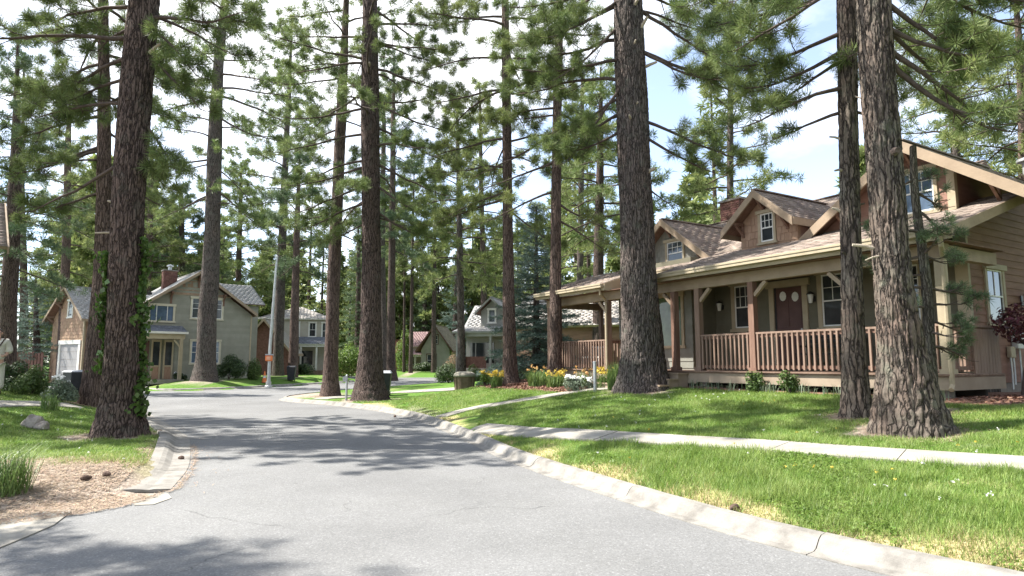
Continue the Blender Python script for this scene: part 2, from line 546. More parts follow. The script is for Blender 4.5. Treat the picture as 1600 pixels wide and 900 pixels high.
def make_ground():
    d, m_, s = zd.copy(), zm.copy(), zs.copy()
    X, Y = GX.ravel(), GY.ravel()
    for (tx, ty, tr) in TREE_FEET:
        r = np.hypot(X - tx, Y - ty) + (vnoise(X, Y, 2.2, 21) - 0.5) * 0.9
        d = np.maximum(d, sstep(tr + 0.48, tr + 0.02, r))
    o = np_mesh('ground', np.stack([X, Y, GZ.ravel()], 1), GF, lawn_m, smooth=True)
    ca = o.data.color_attributes.new('zone', 'FLOAT_COLOR', 'POINT')
    ca.data.foreach_set('color', np.stack([d, m_, s, np.ones_like(d)], 1).astype(np.float32).ravel())
    tag(o, 'green lawns, dry verge and bare earth under the pines', kind='structure')
    return o

# ------------------------------------------------------------------ road
asphalt = bpy.data.materials.new('asphalt'); asphalt.use_nodes = True
def build_asphalt(m):
    n, l = m.node_tree.nodes, m.node_tree.links
    b = n['Principled BSDF']; b.inputs['Roughness'].default_value = 0.85; b.inputs['Specular IOR Level'].default_value = 0.25
    tc = n.new('ShaderNodeTexCoord')
    def noise(s, d=4, r=0.6):
        z = n.new('ShaderNodeTexNoise'); z.inputs['Scale'].default_value = s; z.inputs['Detail'].default_value = d; z.inputs['Roughness'].default_value = r
        l.new(tc.outputs['Object'], z.inputs['Vector']); return z.outputs['Fac']
    def ramp(f, cs):
        r = n.new('ShaderNodeValToRGB')
        while len(r.color_ramp.elements) < len(cs): r.color_ramp.elements.new(0.5)
        for i, (p, c) in enumerate(cs):
            r.color_ramp.elements[i].position = p; r.color_ramp.elements[i].color = (c, c, c * 0.995, 1)
        l.new(f, r.inputs['Fac']); return r.outputs['Color']
    big = ramp(noise(0.35, 6), [(0.25, 0.135), (0.5, 0.172), (0.75, 0.21)])
    vo = n.new('ShaderNodeTexVoronoi'); vo.inputs['Scale'].default_value = 75
    l.new(tc.outputs['Object'], vo.inputs['Vector'])
    sep = n.new('ShaderNodeSeparateColor'); l.new(vo.outputs['Color'], sep.inputs['Color'])
    st = ramp(sep.outputs['Red'], [(0.0, 0.76), (0.5, 0.98), (0.9, 1.1), (0.985, 1.45)])
    mu = n.new('ShaderNodeMix'); mu.data_type = 'RGBA'; mu.blend_type = 'MULTIPLY'; mu.inputs['Factor'].default_value = 0.85
    l.new(big, mu.inputs['A']); l.new(st, mu.inputs['B'])
    # hairline cracks and a few oil spots
    mp = n.new('ShaderNodeMapping'); mp.inputs['Scale'].default_value = (0.32, 0.22, 1)
    wz = n.new('ShaderNodeTexNoise'); wz.inputs['Scale'].default_value = 2.5; wz.inputs['Detail'].default_value = 6
    l.new(tc.outputs['Object'], wz.inputs['Vector'])
    ad = n.new('ShaderNodeVectorMath'); ad.operation = 'MULTIPLY_ADD'; ad.inputs[1].default_value = (0.5, 0.5, 0)
    l.new(wz.outputs['Color'], ad.inputs[0]); l.new(tc.outputs['Object'], ad.inputs[2]); l.new(ad.outputs['Vector'], mp.inputs['Vector'])
    vc = n.new('ShaderNodeTexVoronoi'); vc.feature = 'DISTANCE_TO_EDGE'; vc.inputs['Scale'].default_value = 1.0
    l.new(mp.outputs['Vector'], vc.inputs['Vector'])
    ck = ramp(vc.outputs['Distance'], [(0.0, 0.62), (0.0035, 1.0)])
    keep = ramp(noise(0.5, 2), [(0.48, 0.0), (0.58, 1.0)])
    mk = n.new('ShaderNodeMix'); mk.data_type = 'RGBA'; mk.inputs['A'].default_value = (1, 1, 1, 1)
    l.new(keep, mk.inputs['Factor']); l.new(ck, mk.inputs['B'])
    m2 = n.new('ShaderNodeMix'); m2.data_type = 'RGBA'; m2.blend_type = 'MULTIPLY'; m2.inputs['Factor'].default_value = 1
    l.new(mu.outputs['Result'], m2.inputs['A']); l.new(mk.outputs['Result'], m2.inputs['B'])
    sp = ramp(noise(1.6, 2), [(0.20, 0.55), (0.27, 1.0)])
    m3 = n.new('ShaderNodeMix'); m3.data_type = 'RGBA'; m3.blend_type = 'MULTIPLY'; m3.inputs['Factor'].default_value = 1
    l.new(m2.outputs['Result'], m3.inputs['A']); l.new(sp, m3.inputs['B'])
    l.new(m3.outputs['Result'], b.inputs['Base Color'])
    bp = n.new('ShaderNodeBump'); bp.inputs['Strength'].default_value = 0.55; bp.inputs['Distance'].default_value = 0.012
    l.new(sep.outputs['Red'], bp.inputs['Height']); l.new(bp.outputs['Normal'], b.inputs['Normal'])
build_asphalt(asphalt)

bm = bmesh.new()
vv = [bm.verts.new((p[0], p[1], 0.0)) for p in OUTLINE]
es = [bm.edges.new((vv[i], vv[(i + 1) % len(vv)])) for i in range(len(vv))]
bmesh.ops.triangle_fill(bm, edges=es, use_beauty=True)
bmesh.ops.recalc_face_normals(bm, faces=bm.faces)
for f in bm.faces:
    if f.normal.z < 0: f.normal_flip()
me = bpy.data.meshes.new('road'); bm.to_mesh(me); bm.free()
tag(link_mesh('road', me, asphalt), 'pale grey asphalt street curving away to the left', kind='structure')

# ------------------------------------------------------------------ kerbs, each cast section a piece of its own
concrete = mat('concrete', (0.145, 0.135, 0.12), (0.275, 0.262, 0.238), scale=3.5, rough=0.9, bump=0.3, bscale=90, c3=(0.225, 0.212, 0.19), detail=9)
concrete_path = mat('path_concrete', (0.22, 0.205, 0.175), (0.33, 0.31, 0.27), scale=2.5, rough=0.9, bump=0.2, bscale=60, detail=9)
PROFILE = [(-0.01, -0.05), (0.0, 0.008), (0.20, 0.016), (0.27, 0.035), (0.36, 0.105), (0.43, 0.135), (0.57, 0.145), (0.60, 0.05)]
def resample(P, step):
    P = np.asarray(P); d = np.r_[0, np.cumsum(np.hypot(*np.diff(P, axis=0).T))]
    n = max(2, int(round(d[-1] / step)) + 1); t = np.linspace(0, d[-1], n)
    return np.stack([np.interp(t, d, P[:, 0]), np.interp(t, d, P[:, 1])], 1)
def kerb(line, label, sect=2.6, step=0.26, drop=0, wide=0.58):
    root = tag(bpy.data.objects.new('kerb', None), label, kind='structure'); COL.objects.link(root)
    P = resample(line, step); T = np.gradient(P, axis=0); T /= np.linalg.norm(T, axis=1)[:, None]
    N = np.stack([T[:, 1], -T[:, 0]], 1)
    if road_dist([P[3, 0] + N[3, 0] * 0.3], [P[3, 1] + N[3, 1] * 0.3])[0] < 0: N = -N
    per = max(2, int(round(sect / step)))
    for a in range(0, len(P) - 1, per):
        b = min(a + per, len(P) - 1)
        mb = MB(); rows = []
        for i in range(a, b + 1):
            p = P[i].copy()
            if i == a: p += T[i] * 0.006
            if i == b: p -= T[i] * 0.006
            jz = random.uniform(-0.004, 0.004)
            low = 1.0 if not drop else 0.22 + 0.78 * float(sstep(0.3, drop, (len(P) - 1 - i) * step))
            rows.append([(p[0] + N[i, 0] * q * wide, p[1] + N[i, 1] * q * wide, (z * low if z > 0.02 else z) + (jz if k > 1 else 0)) for k, (q, z) in enumerate(PROFILE)])
        np_ = len(PROFILE)
        vs_ = [v for r in rows for v in r]; fs = []
        for i in range(len(rows) - 1):
            for k in range(np_ - 1):
                fs.append((i * np_ + k, i * np_ + k + 1, (i + 1) * np_ + k + 1, (i + 1) * np_ + k))
        fs.append(tuple(range(np_))); fs.append(tuple((len(rows) - 1) * np_ + k for k in range(np_))[::-1])
        mb.add(vs_, fs)
        o = mb.build('kerb_section', concrete, root)
        bmm = bmesh.new(); bmm.from_mesh(o.data); bmesh.ops.recalc_face_normals(bmm, faces=bmm.faces); bmm.to_mesh(o.data); bmm.free()
        if b == len(P) - 1: break
    return root
kerb(catmull(ROAD_RIGHT[2:], 6, False), 'rolled concrete kerb along the lawn of the brown house')
kerb(catmull(ROAD_LEFT[2:], 6, False), 'rolled concrete kerb bulging round the ivy-clad pine', drop=4.5, wide=1.0)
kerb(catmull(ROAD_LAWN[:-2], 6, False), 'far concrete kerb round the green house lawn', sect=3.0, step=0.5)
kerb(catmull(ROAD_FAR[1:7], 5, False), 'distant kerb at the end of the street', sect=4.0, step=1.0)

# ------------------------------------------------------------------ paths of cast slabs
PATHS = []        # (centre line, half width) for keeping grass off
def path(px, width, label, slab=1.5, m=concrete_path, z0=0.03, world=None):
    pts = world if world else [hit(u, v)[:2] for u, v in px]
    C = resample(catmull(pts, 6, False), 0.25)
    PATHS.append((C, width / 2))
    T = np.gradient(C, axis=0); T /= np.linalg.norm(T, axis=1)[:, None]; N = np.stack([T[:, 1], -T[:, 0]], 1)
    root = tag(bpy.data.objects.new('path', None), label, kind='structure'); COL.objects.link(root)
    per = max(2, int(round(slab / 0.25)))
    for a in range(0, len(C) - 1, per):
        b = min(a + per, len(C) - 1)
        vs_ = []; jz = random.uniform(-0.004, 0.004)
        for i in range(a, b + 1):
            p = C[i].copy()
            if i == a: p += T[i] * 0.006
            if i == b: p -= T[i] * 0.006
            q = [p + N[i] * s * width for s in (-0.5, 0, 0.5)]
            zc = [max(gz(*w_), 0) + z0 + jz for w_ in q]; zc[1] = max(zc[1], (zc[0] + zc[2]) / 2)
            vs_ += [(q[0][0], q[0][1], zc[0] - 0.12)] + [(w_[0], w_[1], h_) for w_, h_ in zip(q, zc)] + [(q[2][0], q[2][1], zc[2] - 0.12)]
        fs = []; n = b - a + 1
        for i in range(n - 1):
            for k in range(4): fs.append((i * 5 + k, i * 5 + k + 1, (i + 1) * 5 + k + 1, (i + 1) * 5 + k))
        fs.append((0, 1, 2, 3, 4)); e = (n - 1) * 5; fs.append((e + 4, e + 3, e + 2, e + 1, e))
        o = MB().add(vs_, fs).build('paving_slab', m, root)
        bmm = bmesh.new(); bmm.from_mesh(o.data); bmesh.ops.recalc_face_normals(bmm, faces=bmm.faces); bmm.to_mesh(o.data); bmm.free()
        if b == len(C) - 1: break
    return root
path([(742, 669), (820, 676), (900, 681), (1000, 686), (1150, 696), (1300, 706), (1450, 717), (1600, 728), (1760, 741)], 0.66, 'pale concrete pavement between the verge and the big lawn')
path([(690, 652), (735, 640), (800, 629), (860, 619), (910, 612), (965, 607), (1040, 604)], 0.6, 'narrow front walk leading across the lawn to the porch steps')
path([(-60, 634), (20, 632), (70, 632), (118, 635)], 0.8, 'short concrete walk behind the stump on the corner lawn')
path([(500, 624.5), (545, 619.5), (600, 615), (660, 611.5), (720, 607.5)], 0.8, 'concrete walk behind the forked-root pine')

# broken concrete apron in the near left corner
def sheet(name, px, label, m, z=0.02, kind='structure', thick=0.0):
    P = [hit(u, v) for u, v in px]
    mb = MB(); n = len(P); top = [(x, y, max(zz, 0) + z) for x, y, zz in P]; bot = [(x, y, zz - 0.1) for x, y, zz in P]
    mb.add(top + bot, [tuple(range(n))] + [(i, n + i, n + (i + 1) % n, (i + 1) % n) for i in range(n)])
    o = mb.build(name, m)
    bmm = bmesh.new(); bmm.from_mesh(o.data); bmesh.ops.recalc_face_normals(bmm, faces=bmm.faces); bmm.to_mesh(o.data); bmm.free()
    tag(o, label, kind=kind)
    return o
sheet('driveway', [(-60, 842), (-20, 826), (40, 806), (96, 797), (112, 801), (84, 823), (40, 841), (-20, 866), (-60, 880)], 'worn concrete driveway edge in the near corner', concrete_path, 0.012)
sheet('driveway', [(206, 783), (222, 773), (262, 772), (268, 780), (240, 789), (210, 791)], 'broken pale concrete end of the gutter', concrete_path, 0.008)

# ------------------------------------------------------------------ trees
BARK = {
    'red': bark_mat('bark_red', (0.115, 0.080, 0.067), (0.175, 0.128, 0.108), (0.045, 0.032, 0.028)),
    'brown': bark_mat('bark_brown', (0.093, 0.069, 0.059), (0.140, 0.102, 0.087), (0.028, 0.021, 0.019), lichen=(0.105, 0.102, 0.084)),
    'grey': bark_mat('bark_grey', (0.109, 0.096, 0.086), (0.142, 0.109, 0.096), (0.033, 0.028, 0.025), lichen=(0.139, 0.142, 0.115)),
    'mossy': bark_mat('bark_mossy', (0.133, 0.096, 0.077), (0.136, 0.124, 0.102), (0.031, 0.025, 0.022), vs_=0.8, lichen=(0.146, 0.149, 0.112)),
    'young': bark_mat('bark_young', (0.098, 0.084, 0.070), (0.147, 0.133, 0.108), (0.049, 0.042, 0.035), vs_=1.6, lichen=(0.140, 0.147, 0.112)),
}
NEEDLE = {
    'pine': mat('needles_pine', (0.10, 0.15, 0.05), (0.215, 0.262, 0.09), scale=1.1, rough=0.55, island=0.35, trans=0.36, spec=0.35),
    'warm': mat('needles_warm', (0.125, 0.17, 0.052), (0.26, 0.292, 0.105), scale=1.1, rough=0.55, island=0.35, trans=0.38, spec=0.35),
    'fir': mat('needles_fir', (0.07, 0.118, 0.058), (0.14, 0.185, 0.09), scale=0.9, rough=0.6, island=0.3, trans=0.25, spec=0.3),
    'blue': mat('needles_blue', (0.08, 0.13, 0.105), (0.15, 0.205, 0.165), scale=1.5, rough=0.6, island=0.3, trans=0.22, spec=0.3),
}
TWIG = mat('twig_bark', (0.06, 0.045, 0.038), (0.12, 0.09, 0.075), scale=9, rough=0.9, bump=0.4, bscale=60)
DEADWOOD = mat('dead_wood', (0.30, 0.25, 0.19), (0.45, 0.39, 0.31), scale=12, rough=0.9, bump=0.5, bscale=50)

def unit(a):
    return a / np.maximum(np.linalg.norm(a, axis=-1, keepdims=True), 1e-9)

def tubes(P, Rr, m):
    """P (n,k,3) polylines, Rr (n,k) radii -> vertices, quads"""
    n, k, _ = P.shape
    T = unit(np.gradient(P, axis=1))
    ref = np.where(np.abs(T[..., 2:3]) > 0.9, np.array([1.0, 0, 0]), np.array([0, 0, 1.0]))
    S = unit(np.cross(T, ref)); U = np.cross(S, T)
    a = np.arange(m) * 2 * np.pi / m
    V = P[:, :, None, :] + (S[:, :, None, :] * np.cos(a)[None, None, :, None] + U[:, :, None, :] * np.sin(a)[None, None, :, None]) * Rr[:, :, None, None]
    idx = np.arange(n * k * m).reshape(n, k, m)
    A = idx[:, :-1, :]; B = np.roll(A, -1, axis=2); D = idx[:, 1:, :]; C = np.roll(D, -1, axis=2)
    F = np.stack([A, B, C, D], -1).reshape(-1, 4)
    return V.reshape(-1, 3), F

def needle_tris(P, A, size, k, width, rg, spread=(-0.12, 0.97), flat=1.0):
    """pom-pom tufts: k thin needles at each point, fanning round the twig direction"""
    n = len(P)
    if n == 0: return np.zeros((0, 3)), np.zeros((0, 3), int)
    c = rg.uniform(spread[0], spread[1], (n, k)); ph = rg.uniform(0, 2 * np.pi, (n, k)); s = np.sqrt(1 - c * c)
    A = unit(A); ref = np.where(np.abs(A[:, 2:3]) > 0.9, np.array([1.0, 0, 0]), np.array([0, 0, 1.0]))
    S = unit(np.cross(A, ref)); U = np.cross(S, A)
    D = A[:, None] * c[..., None] + (S[:, None] * np.cos(ph)[..., None] + U[:, None] * np.sin(ph)[..., None]) * s[..., None]
    D[..., 2] *= flat
    D = unit(D)
    L = size[:, None] * rg.uniform(0.72, 1.1, (n, k))
    base = P[:, None] + D * (L * 0.06)[..., None] - A[:, None] * (rg.uniform(0, 0.45, (n, k)) * size[:, None])[..., None]
    W = unit(np.cross(D, unit(rg.normal(size=(n, k, 3))))) * (width * 0.5)
    tip = base + D * L[..., None]
    mid = base + D * (L * 0.35)[..., None]
    V = np.stack([base, mid + W, tip], 2)         # slim triangles, widest a third of the way out
    V[:, :, 0] -= W * 0.7
    V = V.reshape(-1, 3)
    return V, np.arange(len(V)).reshape(-1, 3)

def merge(parts):
    Vs, Fs, o = [], [], 0
    for V, F in parts:
        if len(V) == 0: continue
        Vs.append(V); Fs.append(F + o); o += len(V)
    return np.concatenate(Vs), Fs

class Axis:
    """trunk axis and radius as functions of height"""
    def __init__(s, z, x, y, r):
        s.z, s.x, s.y, s.r = map(np.asarray, (z, x, y, r))
    def at(s, z):
        return np.stack([np.interp(z, s.z, s.x), np.interp(z, s.z, s.y), np.asarray(z, float)], -1)
    def rad(s, z):
        return np.interp(z, s.z, s.r)

def cells(sx, t, ns, seed):
    """furrow pattern: distance to the border between jittered cells, wrapping in sx"""
    r = np.random.default_rng(seed).random((ns, 4096, 2))
    i = np.floor(sx).astype(int); j = np.floor(t).astype(int)
    f1 = np.full(sx.shape, 9.0); f2 = np.full(sx.shape, 9.0)
    for di in (-1, 0, 1):
        for dj in (-1, 0, 1):
            a = (i + di); b = j + dj
            q = r[a % ns, b % 4096]
            off = (b % 2) * 0.5
            dx = a + 0.15 + 0.7 * q[..., 0] + off - sx; dy = b + 0.1 + 0.8 * q[..., 1] - t
            d = np.sqrt(dx * dx * 1.5 + dy * dy * 0.8)
            m1 = d < f1
            f2 = np.where(m1, f1, np.minimum(f2, d)); f1 = np.where(m1, d, f1)
    return f2 - f1

def trunk_mesh(name, ax, parent, m, loc, n=20, dz=0.4, relief=0.0, seed=0, zfine=None, flare_lobes=0.0):
    z0, z1 = ax.z[0], ax.z[-1]
    if zfine is None: zz = np.arange(z0, z1, dz)
    else: zz = np.r_[np.arange(z0, min(zfine, z1), dz), np.arange(min(zfine, z1), z1, 0.6)]
    zz = np.r_[zz, z1]
    C = ax.at(zz); rr = ax.rad(zz)
    th = np.arange(n) * 2 * np.pi / n
    rad = np.repeat(rr[:, None], n, 1)
    Z = np.repeat(zz[:, None], n, 1); TH = np.repeat(th[None], len(zz), 0)
    rg = np.random.default_rng(seed)
    if flare_lobes > 0:
        lob = sum(np.cos(TH * k + rg.uniform(0, 6)) / k for k in (3, 5, 7))
        h = np.exp(-(Z - z0) / 0.45)
        rad = rad * (1 + flare_lobes * lob * h)
    rad = rad * (1 + 0.03 * np.sin(TH * 2 + Z * 0.7 + seed) + 0.02 * np.sin(TH * 3 - Z * 1.9))
    if relief > 0:
        rm = float(np.median(rr[zz < (zfine or z1)]))
        ns = max(6, int(2 * np.pi * rm / 0.085))
        wob = 0.25 * np.sin(Z * 1.3 + TH * 2) + 0.10 * np.sin(Z * 5.3 - TH * 5 + seed)
        d = cells(TH / (2 * np.pi) * ns + wob, Z / 0.52 + 0.4 * np.sin(TH * 4 + seed) + 0.3 * np.sin(TH * 9), ns, seed)
        plate = sstep(0.02, 0.30, d)
        ns2 = ns * 2
        d2 = cells(TH / (2 * np.pi) * ns2 + wob * 2 + 0.2 * np.sin(Z * 11), Z / 0.17 + 0.5 * np.sin(TH * 7 + seed), ns2, seed + 50)
        plate = plate + 0.38 * (sstep(0.02, 0.4, d2) - 0.7)
        rough = rg.normal(0, 0.12, Z.shape)
        fade = sstep(z1, z1 - 3, Z)
        rad = rad + relief * (plate - 0.7 + 0.35 * rough) * fade
    V = C[:, None, :] + np.stack([rad * np.cos(TH), rad * np.sin(TH), np.zeros_like(rad)], -1)
    k = len(zz); idx = np.arange(k * n).reshape(k, n)
    A = idx[:-1]; B = np.roll(A, -1, 1); D = idx[1:]; Cc = np.roll(D, -1, 1)
    F = np.stack([A, B, Cc, D], -1).reshape(-1, 4)
    o = np_mesh(name, V.reshape(-1, 3) - np.array(loc), F, m, parent, smooth=(relief == 0))
    return o

def pine_crown(ax, z0, z1, nb, Lmax, rg, near=True, explicit=(), lean=(0, 0), dens=1.0, bottom=0.8, zvis=1e9, tuft=0.2, kn=36, wid=0.012, kfar=None):
    """limbs and tufts of a long-needled pine"""
    br = []     # start, az, L, elev, sag, up, leafy
    for i in range(nb):
        t = (i + rg.uniform(-0.4, 0.4)) / nb; t = min(max(t, 0), 1)
        z = z0 + (z1 - z0) * t ** 0.9
        shape = (bottom + (1 - bottom) * min(t / 0.3, 1)) * (1 - max(t - 0.3, 0) / 0.7 * 0.85)
        az = i * 2.39996 + rg.uniform(-0.5, 0.5)
        br.append((z, az, Lmax * shape * rg.uniform(0.65, 1.15), R(-2 + 40 * t + rg.uniform(-14, 14)), rg.uniform(0.35, 0.75) * (1 - 0.5 * t), rg.uniform(0.15, 0.4), 1.0))
    br += list(explicit)
    K = 8
    sP, sR, bP, bR, tP, tR = [], [], [], [], [], []
    sB, tB = [], []
    pos, axs, siz, isn = [], [], [], []
    s = np.linspace(0, 1, K)
    for bi, (z, az, L, el, sag, up, leaf) in enumerate(br):
        c = ax.at(np.array([z]))[0]; r0 = float(ax.rad(z))
        h = np.array([math.cos(az), math.sin(az)])
        hn = np.array([-h[1], h[0]]); bend = rg.uniform(-0.25, 0.25)
        wig = np.cumsum(rg.normal(0, 0.022, K)) * L * 0.5; wig[0] = 0
        hor = L * s * math.cos(el) + r0 * 0.7
        lat = bend * L * s * s + wig
        zz = L * (math.sin(el) * s - sag * s * s + up * s ** 3) + np.cumsum(rg.normal(0, 0.014, K)) * L * 0.6
        P = np.stack([c[0] + h[0] * hor + hn[0] * lat, c[1] + h[1] * hor + hn[1] * lat, z + zz], 1)
        br0 = min(0.018 + 0.011 * L, r0 * 0.45)
        bP.append(P); bR.append(br0 * (1 - 0.82 * s) + 0.004)
        close = near and z < zvis
        nsub = int((2.7 * L + 3) * (1 if close else 1.0))
        for q in range(nsub):
            ts = 0.25 + 0.75 * (q + rg.random()) / nsub if leaf > 0.3 else rg.uniform(0.3, 1)
            f = ts * (K - 1); i0 = min(int(f), K - 2); p = P[i0] + (P[i0 + 1] - P[i0]) * (f - i0)
            d = unit(P[i0 + 1] - P[i0])
            sd = 1 if q % 2 else -1
            ang = R(rg.uniform(25, 70)) * sd
            if q == nsub - 1: ang = 0; p = P[-1]
            dd = np.array([d[0] * math.cos(ang) - d[1] * math.sin(ang), d[0] * math.sin(ang) + d[1] * math.cos(ang), d[2] * 0.5 + rg.uniform(-0.15, 0.35)])
            dd = unit(dd)
            l = L * 0.42 * (1.1 - ts * 0.6) * rg.uniform(0.5, 1.15)
            l = min(max(l, 0.25), 1.5)
            q1 = p + dd * l * 0.5 + np.array([0, 0, -0.05 * l]); q2 = p + dd * l + np.array([0, 0, rg.uniform(0.0, 0.2) * l])
            sP.append([p, q1, q2]); sB.append(bi); rr0 = 0.005 + 0.006 * l; sR.append([rr0 * 1.4, rr0, rr0 * 0.6])
            if rg.random() > leaf * dens: continue
            nt = int(rg.integers(5, 11)) if close else int(rg.integers(4, 9))
            ends = [(q2, q2 - q1)]
            for w in range(nt):
                tt = rg.uniform(0.62, 1.0) if w else 0.4
                b0 = p + (q1 - p) * tt * 2 if tt < 0.5 else q1 + (q2 - q1) * (tt - 0.5) * 2
                v = unit(dd + rg.normal(0, 0.55, 3) + np.array([0, 0, 0.45])) * rg.uniform(0.10, 0.24)
                if close:
                    tP.append([b0, b0 + v]); tB.append(bi); tR.append([0.006, 0.0045])
                ends.append((b0 + v, v))
            for (e, a_) in ends:
                pos.append(e); axs.append(a_ + np.array([0, 0, 0.02])); siz.append(tuft * rg.uniform(0.75, 1.15)); isn.append(close)
    bP, bR, sP, sR, sB = map(np.array, (bP, bR, sP, sR, sB)); tP, tR, tB = map(np.array, (tP, tR, tB))
    def wood_of(bm_, sm_, tm_):
        p_ = [tubes(bP[bm_], bR[bm_], 6 if near else 5)]
        if len(sP[sm_]): p_.append(tubes(sP[sm_], sR[sm_], 4 if near else 3))
        if len(tP) and tm_.any(): p_.append(tubes(tP[tm_], tR[tm_], 3))
        return merge(p_)
    rest = np.arange(len(br)) < nb
    limbs = [wood_of(rest, rest[sB], rest[tB] if len(tP) else None)]
    if near:
        for i in range(nb, len(br)):
            limbs.append(wood_of(np.arange(len(br)) == i, sB == i, tB == i if len(tP) else None))
    elif len(br) > nb:
        limbs = [wood_of(np.ones(len(br), bool), np.ones(len(sB), bool), None)]
    pos = np.array(pos); axs = np.array(axs); siz = np.array(siz); isn = np.array(isn)
    nd = []
    if isn.any(): nd.append(needle_tris(pos[isn], axs[isn], siz[isn], kn, wid, rg))
    if (~isn).any():
        nd.append(needle_tris(pos[~isn], axs[~isn], siz[~isn] * 1.25, kfar or max(9, kn // 3), wid * 2.4, rg))
    return limbs, merge(nd)

def fir_crown(ax, z0, z1, nb, Lmax, rg, kn=9, wid=0.03, tuft=0.2, step=0.22, droop=0.25, point=1.0):
    br = []
    bP, bR, pos, axs, siz = [], [], [], [], []
    K = 6; s = np.linspace(0, 1, K)
    for i in range(nb):
        t = (i + rg.random()) / nb
        z = z0 + (z1 - z0) * t
        L = Lmax * (1 - t) ** point * rg.uniform(0.7, 1.12) + 0.25
        az = i * 2.39996 + rg.uniform(-0.6, 0.6); el = R(-18 + 45 * t + rg.uniform(-8, 8))
        c = ax.at(np.array([z]))[0]; h = np.array([math.cos(az), math.sin(az)])
        zz = L * (math.sin(el) * s - droop * s * s * (1 - t) + 0.16 * s ** 3)
        P = np.stack([c[0] + h[0] * L * s, c[1] + h[1] * L * s, z + zz], 1)
        bP.append(P); bR.append((0.012 + 0.007 * L) * (1 - 0.85 * s) + 0.003)
        n = max(3, int(L / step))
        for q in range(n):
            ts = 0.18 + 0.82 * (q + rg.random()) / n
            f = ts * (K - 1); i0 = min(int(f), K - 2); p = P[i0] + (P[i0 + 1] - P[i0]) * (f - i0)
            w = L * 0.32 * (1.15 - ts)
            for sd in (-1, 1):
                m_ = 1 + int(w / (step * 1.1))
                for j in range(m_):
                    o = (j + rg.uniform(0.3, 1.0)) / m_ * w * sd
                    e = p + np.array([-h[1] * o + h[0] * abs(o) * 0.6, h[0] * o + h[1] * abs(o) * 0.6, -0.12 * abs(o) + rg.normal(0, 0.03)])
                    pos.append(e); axs.append([h[0] - h[1] * sd * 0.8, h[1] + h[0] * sd * 0.8, rg.uniform(-0.25, 0.1)]); siz.append(tuft * rg.uniform(0.7, 1.2))
    limbs = [tubes(np.array(bP), np.array(bR), 5)]
    nd = [needle_tris(np.array(pos), np.array(axs), np.array(siz), kn, wid, rg, spread=(0.1, 1.0), flat=0.45)]
    return [merge(limbs)], merge(nd)

def survey_axis(prof, D, ztop, rtop=0.05, base_z=None):
    """profile of (v, u, width) sightings of a trunk standing D metres out -> axis"""
    zs_, xs, rs = [], [], []
    for v, u, w in sorted(prof, key=lambda q: -q[0]):
        p = atY(u, v, D); dep = p.y * CP + (p.z - CAM_H) * SP
        zs_.append(p.z); xs.append(p.x); rs.append(w / 2 * dep / FOC)
    if base_z is not None:
        zs_ = [base_z - 0.15] + [z for z in zs_]; xs = [xs[0]] + xs; rs = [rs[0] * 1.06] + rs
        keep = [0] + [i for i in range(1, len(zs_)) if zs_[i] > zs_[0] + 0.02]
        zs_ = [zs_[i] for i in keep]; xs = [xs[i] for i in keep]; rs = [rs[i] for i in keep]
    if ztop > zs_[-1]:
        k = (xs[-1] - xs[1]) / max(zs_[-1] - zs_[1], 0.1) if len(xs) > 2 else 0.0
        zs_.append(ztop); xs.append(xs[-1] + k * 0.5 * (ztop - zs_[-2])); rs.append(rtop)
    z = np.array(zs_); 
    zi = np.unique(np.r_[z, np.arange(z[0], z[-1], 0.25)])
    x = np.interp(zi, z, xs); r = np.interp(zi, z, rs)
    for _ in range(6):
        x[1:-1] = (x[:-2] + 2 * x[1:-1] + x[2:]) / 4; r[1:-1] = (r[:-2] + 2 * r[1:-1] + r[2:]) / 4
    y = np.full_like(x, D) + 0.12 * np.sin(zi * 0.25 + x[0]) * sstep(0, 6, zi)
    return Axis(zi, x, y, r)

def finish_tree(name, label, ax, limbs, needles, bark, leaf, group=None, relief=0.0, n=20, dz=0.4, zfine=None, seed=0, stubs=(), lobes=0.0):
    base = (float(ax.x[0]), float(ax.y[0]), float(ax.z[0]) + 0.15)
    t = thing(name, label, 'tree', base, 0, group)
    trunk_mesh('trunk', ax, t, BARK[bark], base, n, dz, relief, seed, zfine, lobes)
    for i, (V, F) in enumerate(limbs):
        o = np_mesh('limb' if i else 'limbs', V - np.array(base), F, TWIG, t, smooth=True)
        if i == 0: o['kind'] = 'stuff'
    np_mesh('crown', needles[0] - np.array(base), needles[1], NEEDLE[leaf], t)
    for (z, az, L, el, r) in stubs:
        c = ax.at(np.array([z]))[0]; rr = float(ax.rad(z))
        d = np.array([math.cos(az) * math.cos(el), math.sin(az) * math.cos(el), math.sin(el)])
        a = c + np.array([math.cos(az), math.sin(az), 0]) * rr * 0.75 - np.array(base)
        m_ = a + d * L * 0.55 + np.array([0, 0, 0.02]); e = a + d * L + np.array([0, 0, 0.05 * L])
        MB().tube([a, m_, e], [r * 1.25, r, r * 0.75], 8).build('branch_stub', DEADWOOD if L > 0.15 else TWIG, t)
    TREE_FEET.append((base[0], base[1], float(ax.rad(base[2] + 0.1))))
    return t

def Z(v, D):      # height seen at picture row v on a trunk D metres out
    return atY(800, v, D).z
LFT, RGT, FWD, AWY = math.pi, 0.0, -math.pi / 2, math.pi / 2
def B(v, D, az, L, el, sag=0.25, up=0.15, leaf=1.0):
    return (Z(v, D), az, L, R(el), sag, up, leaf)

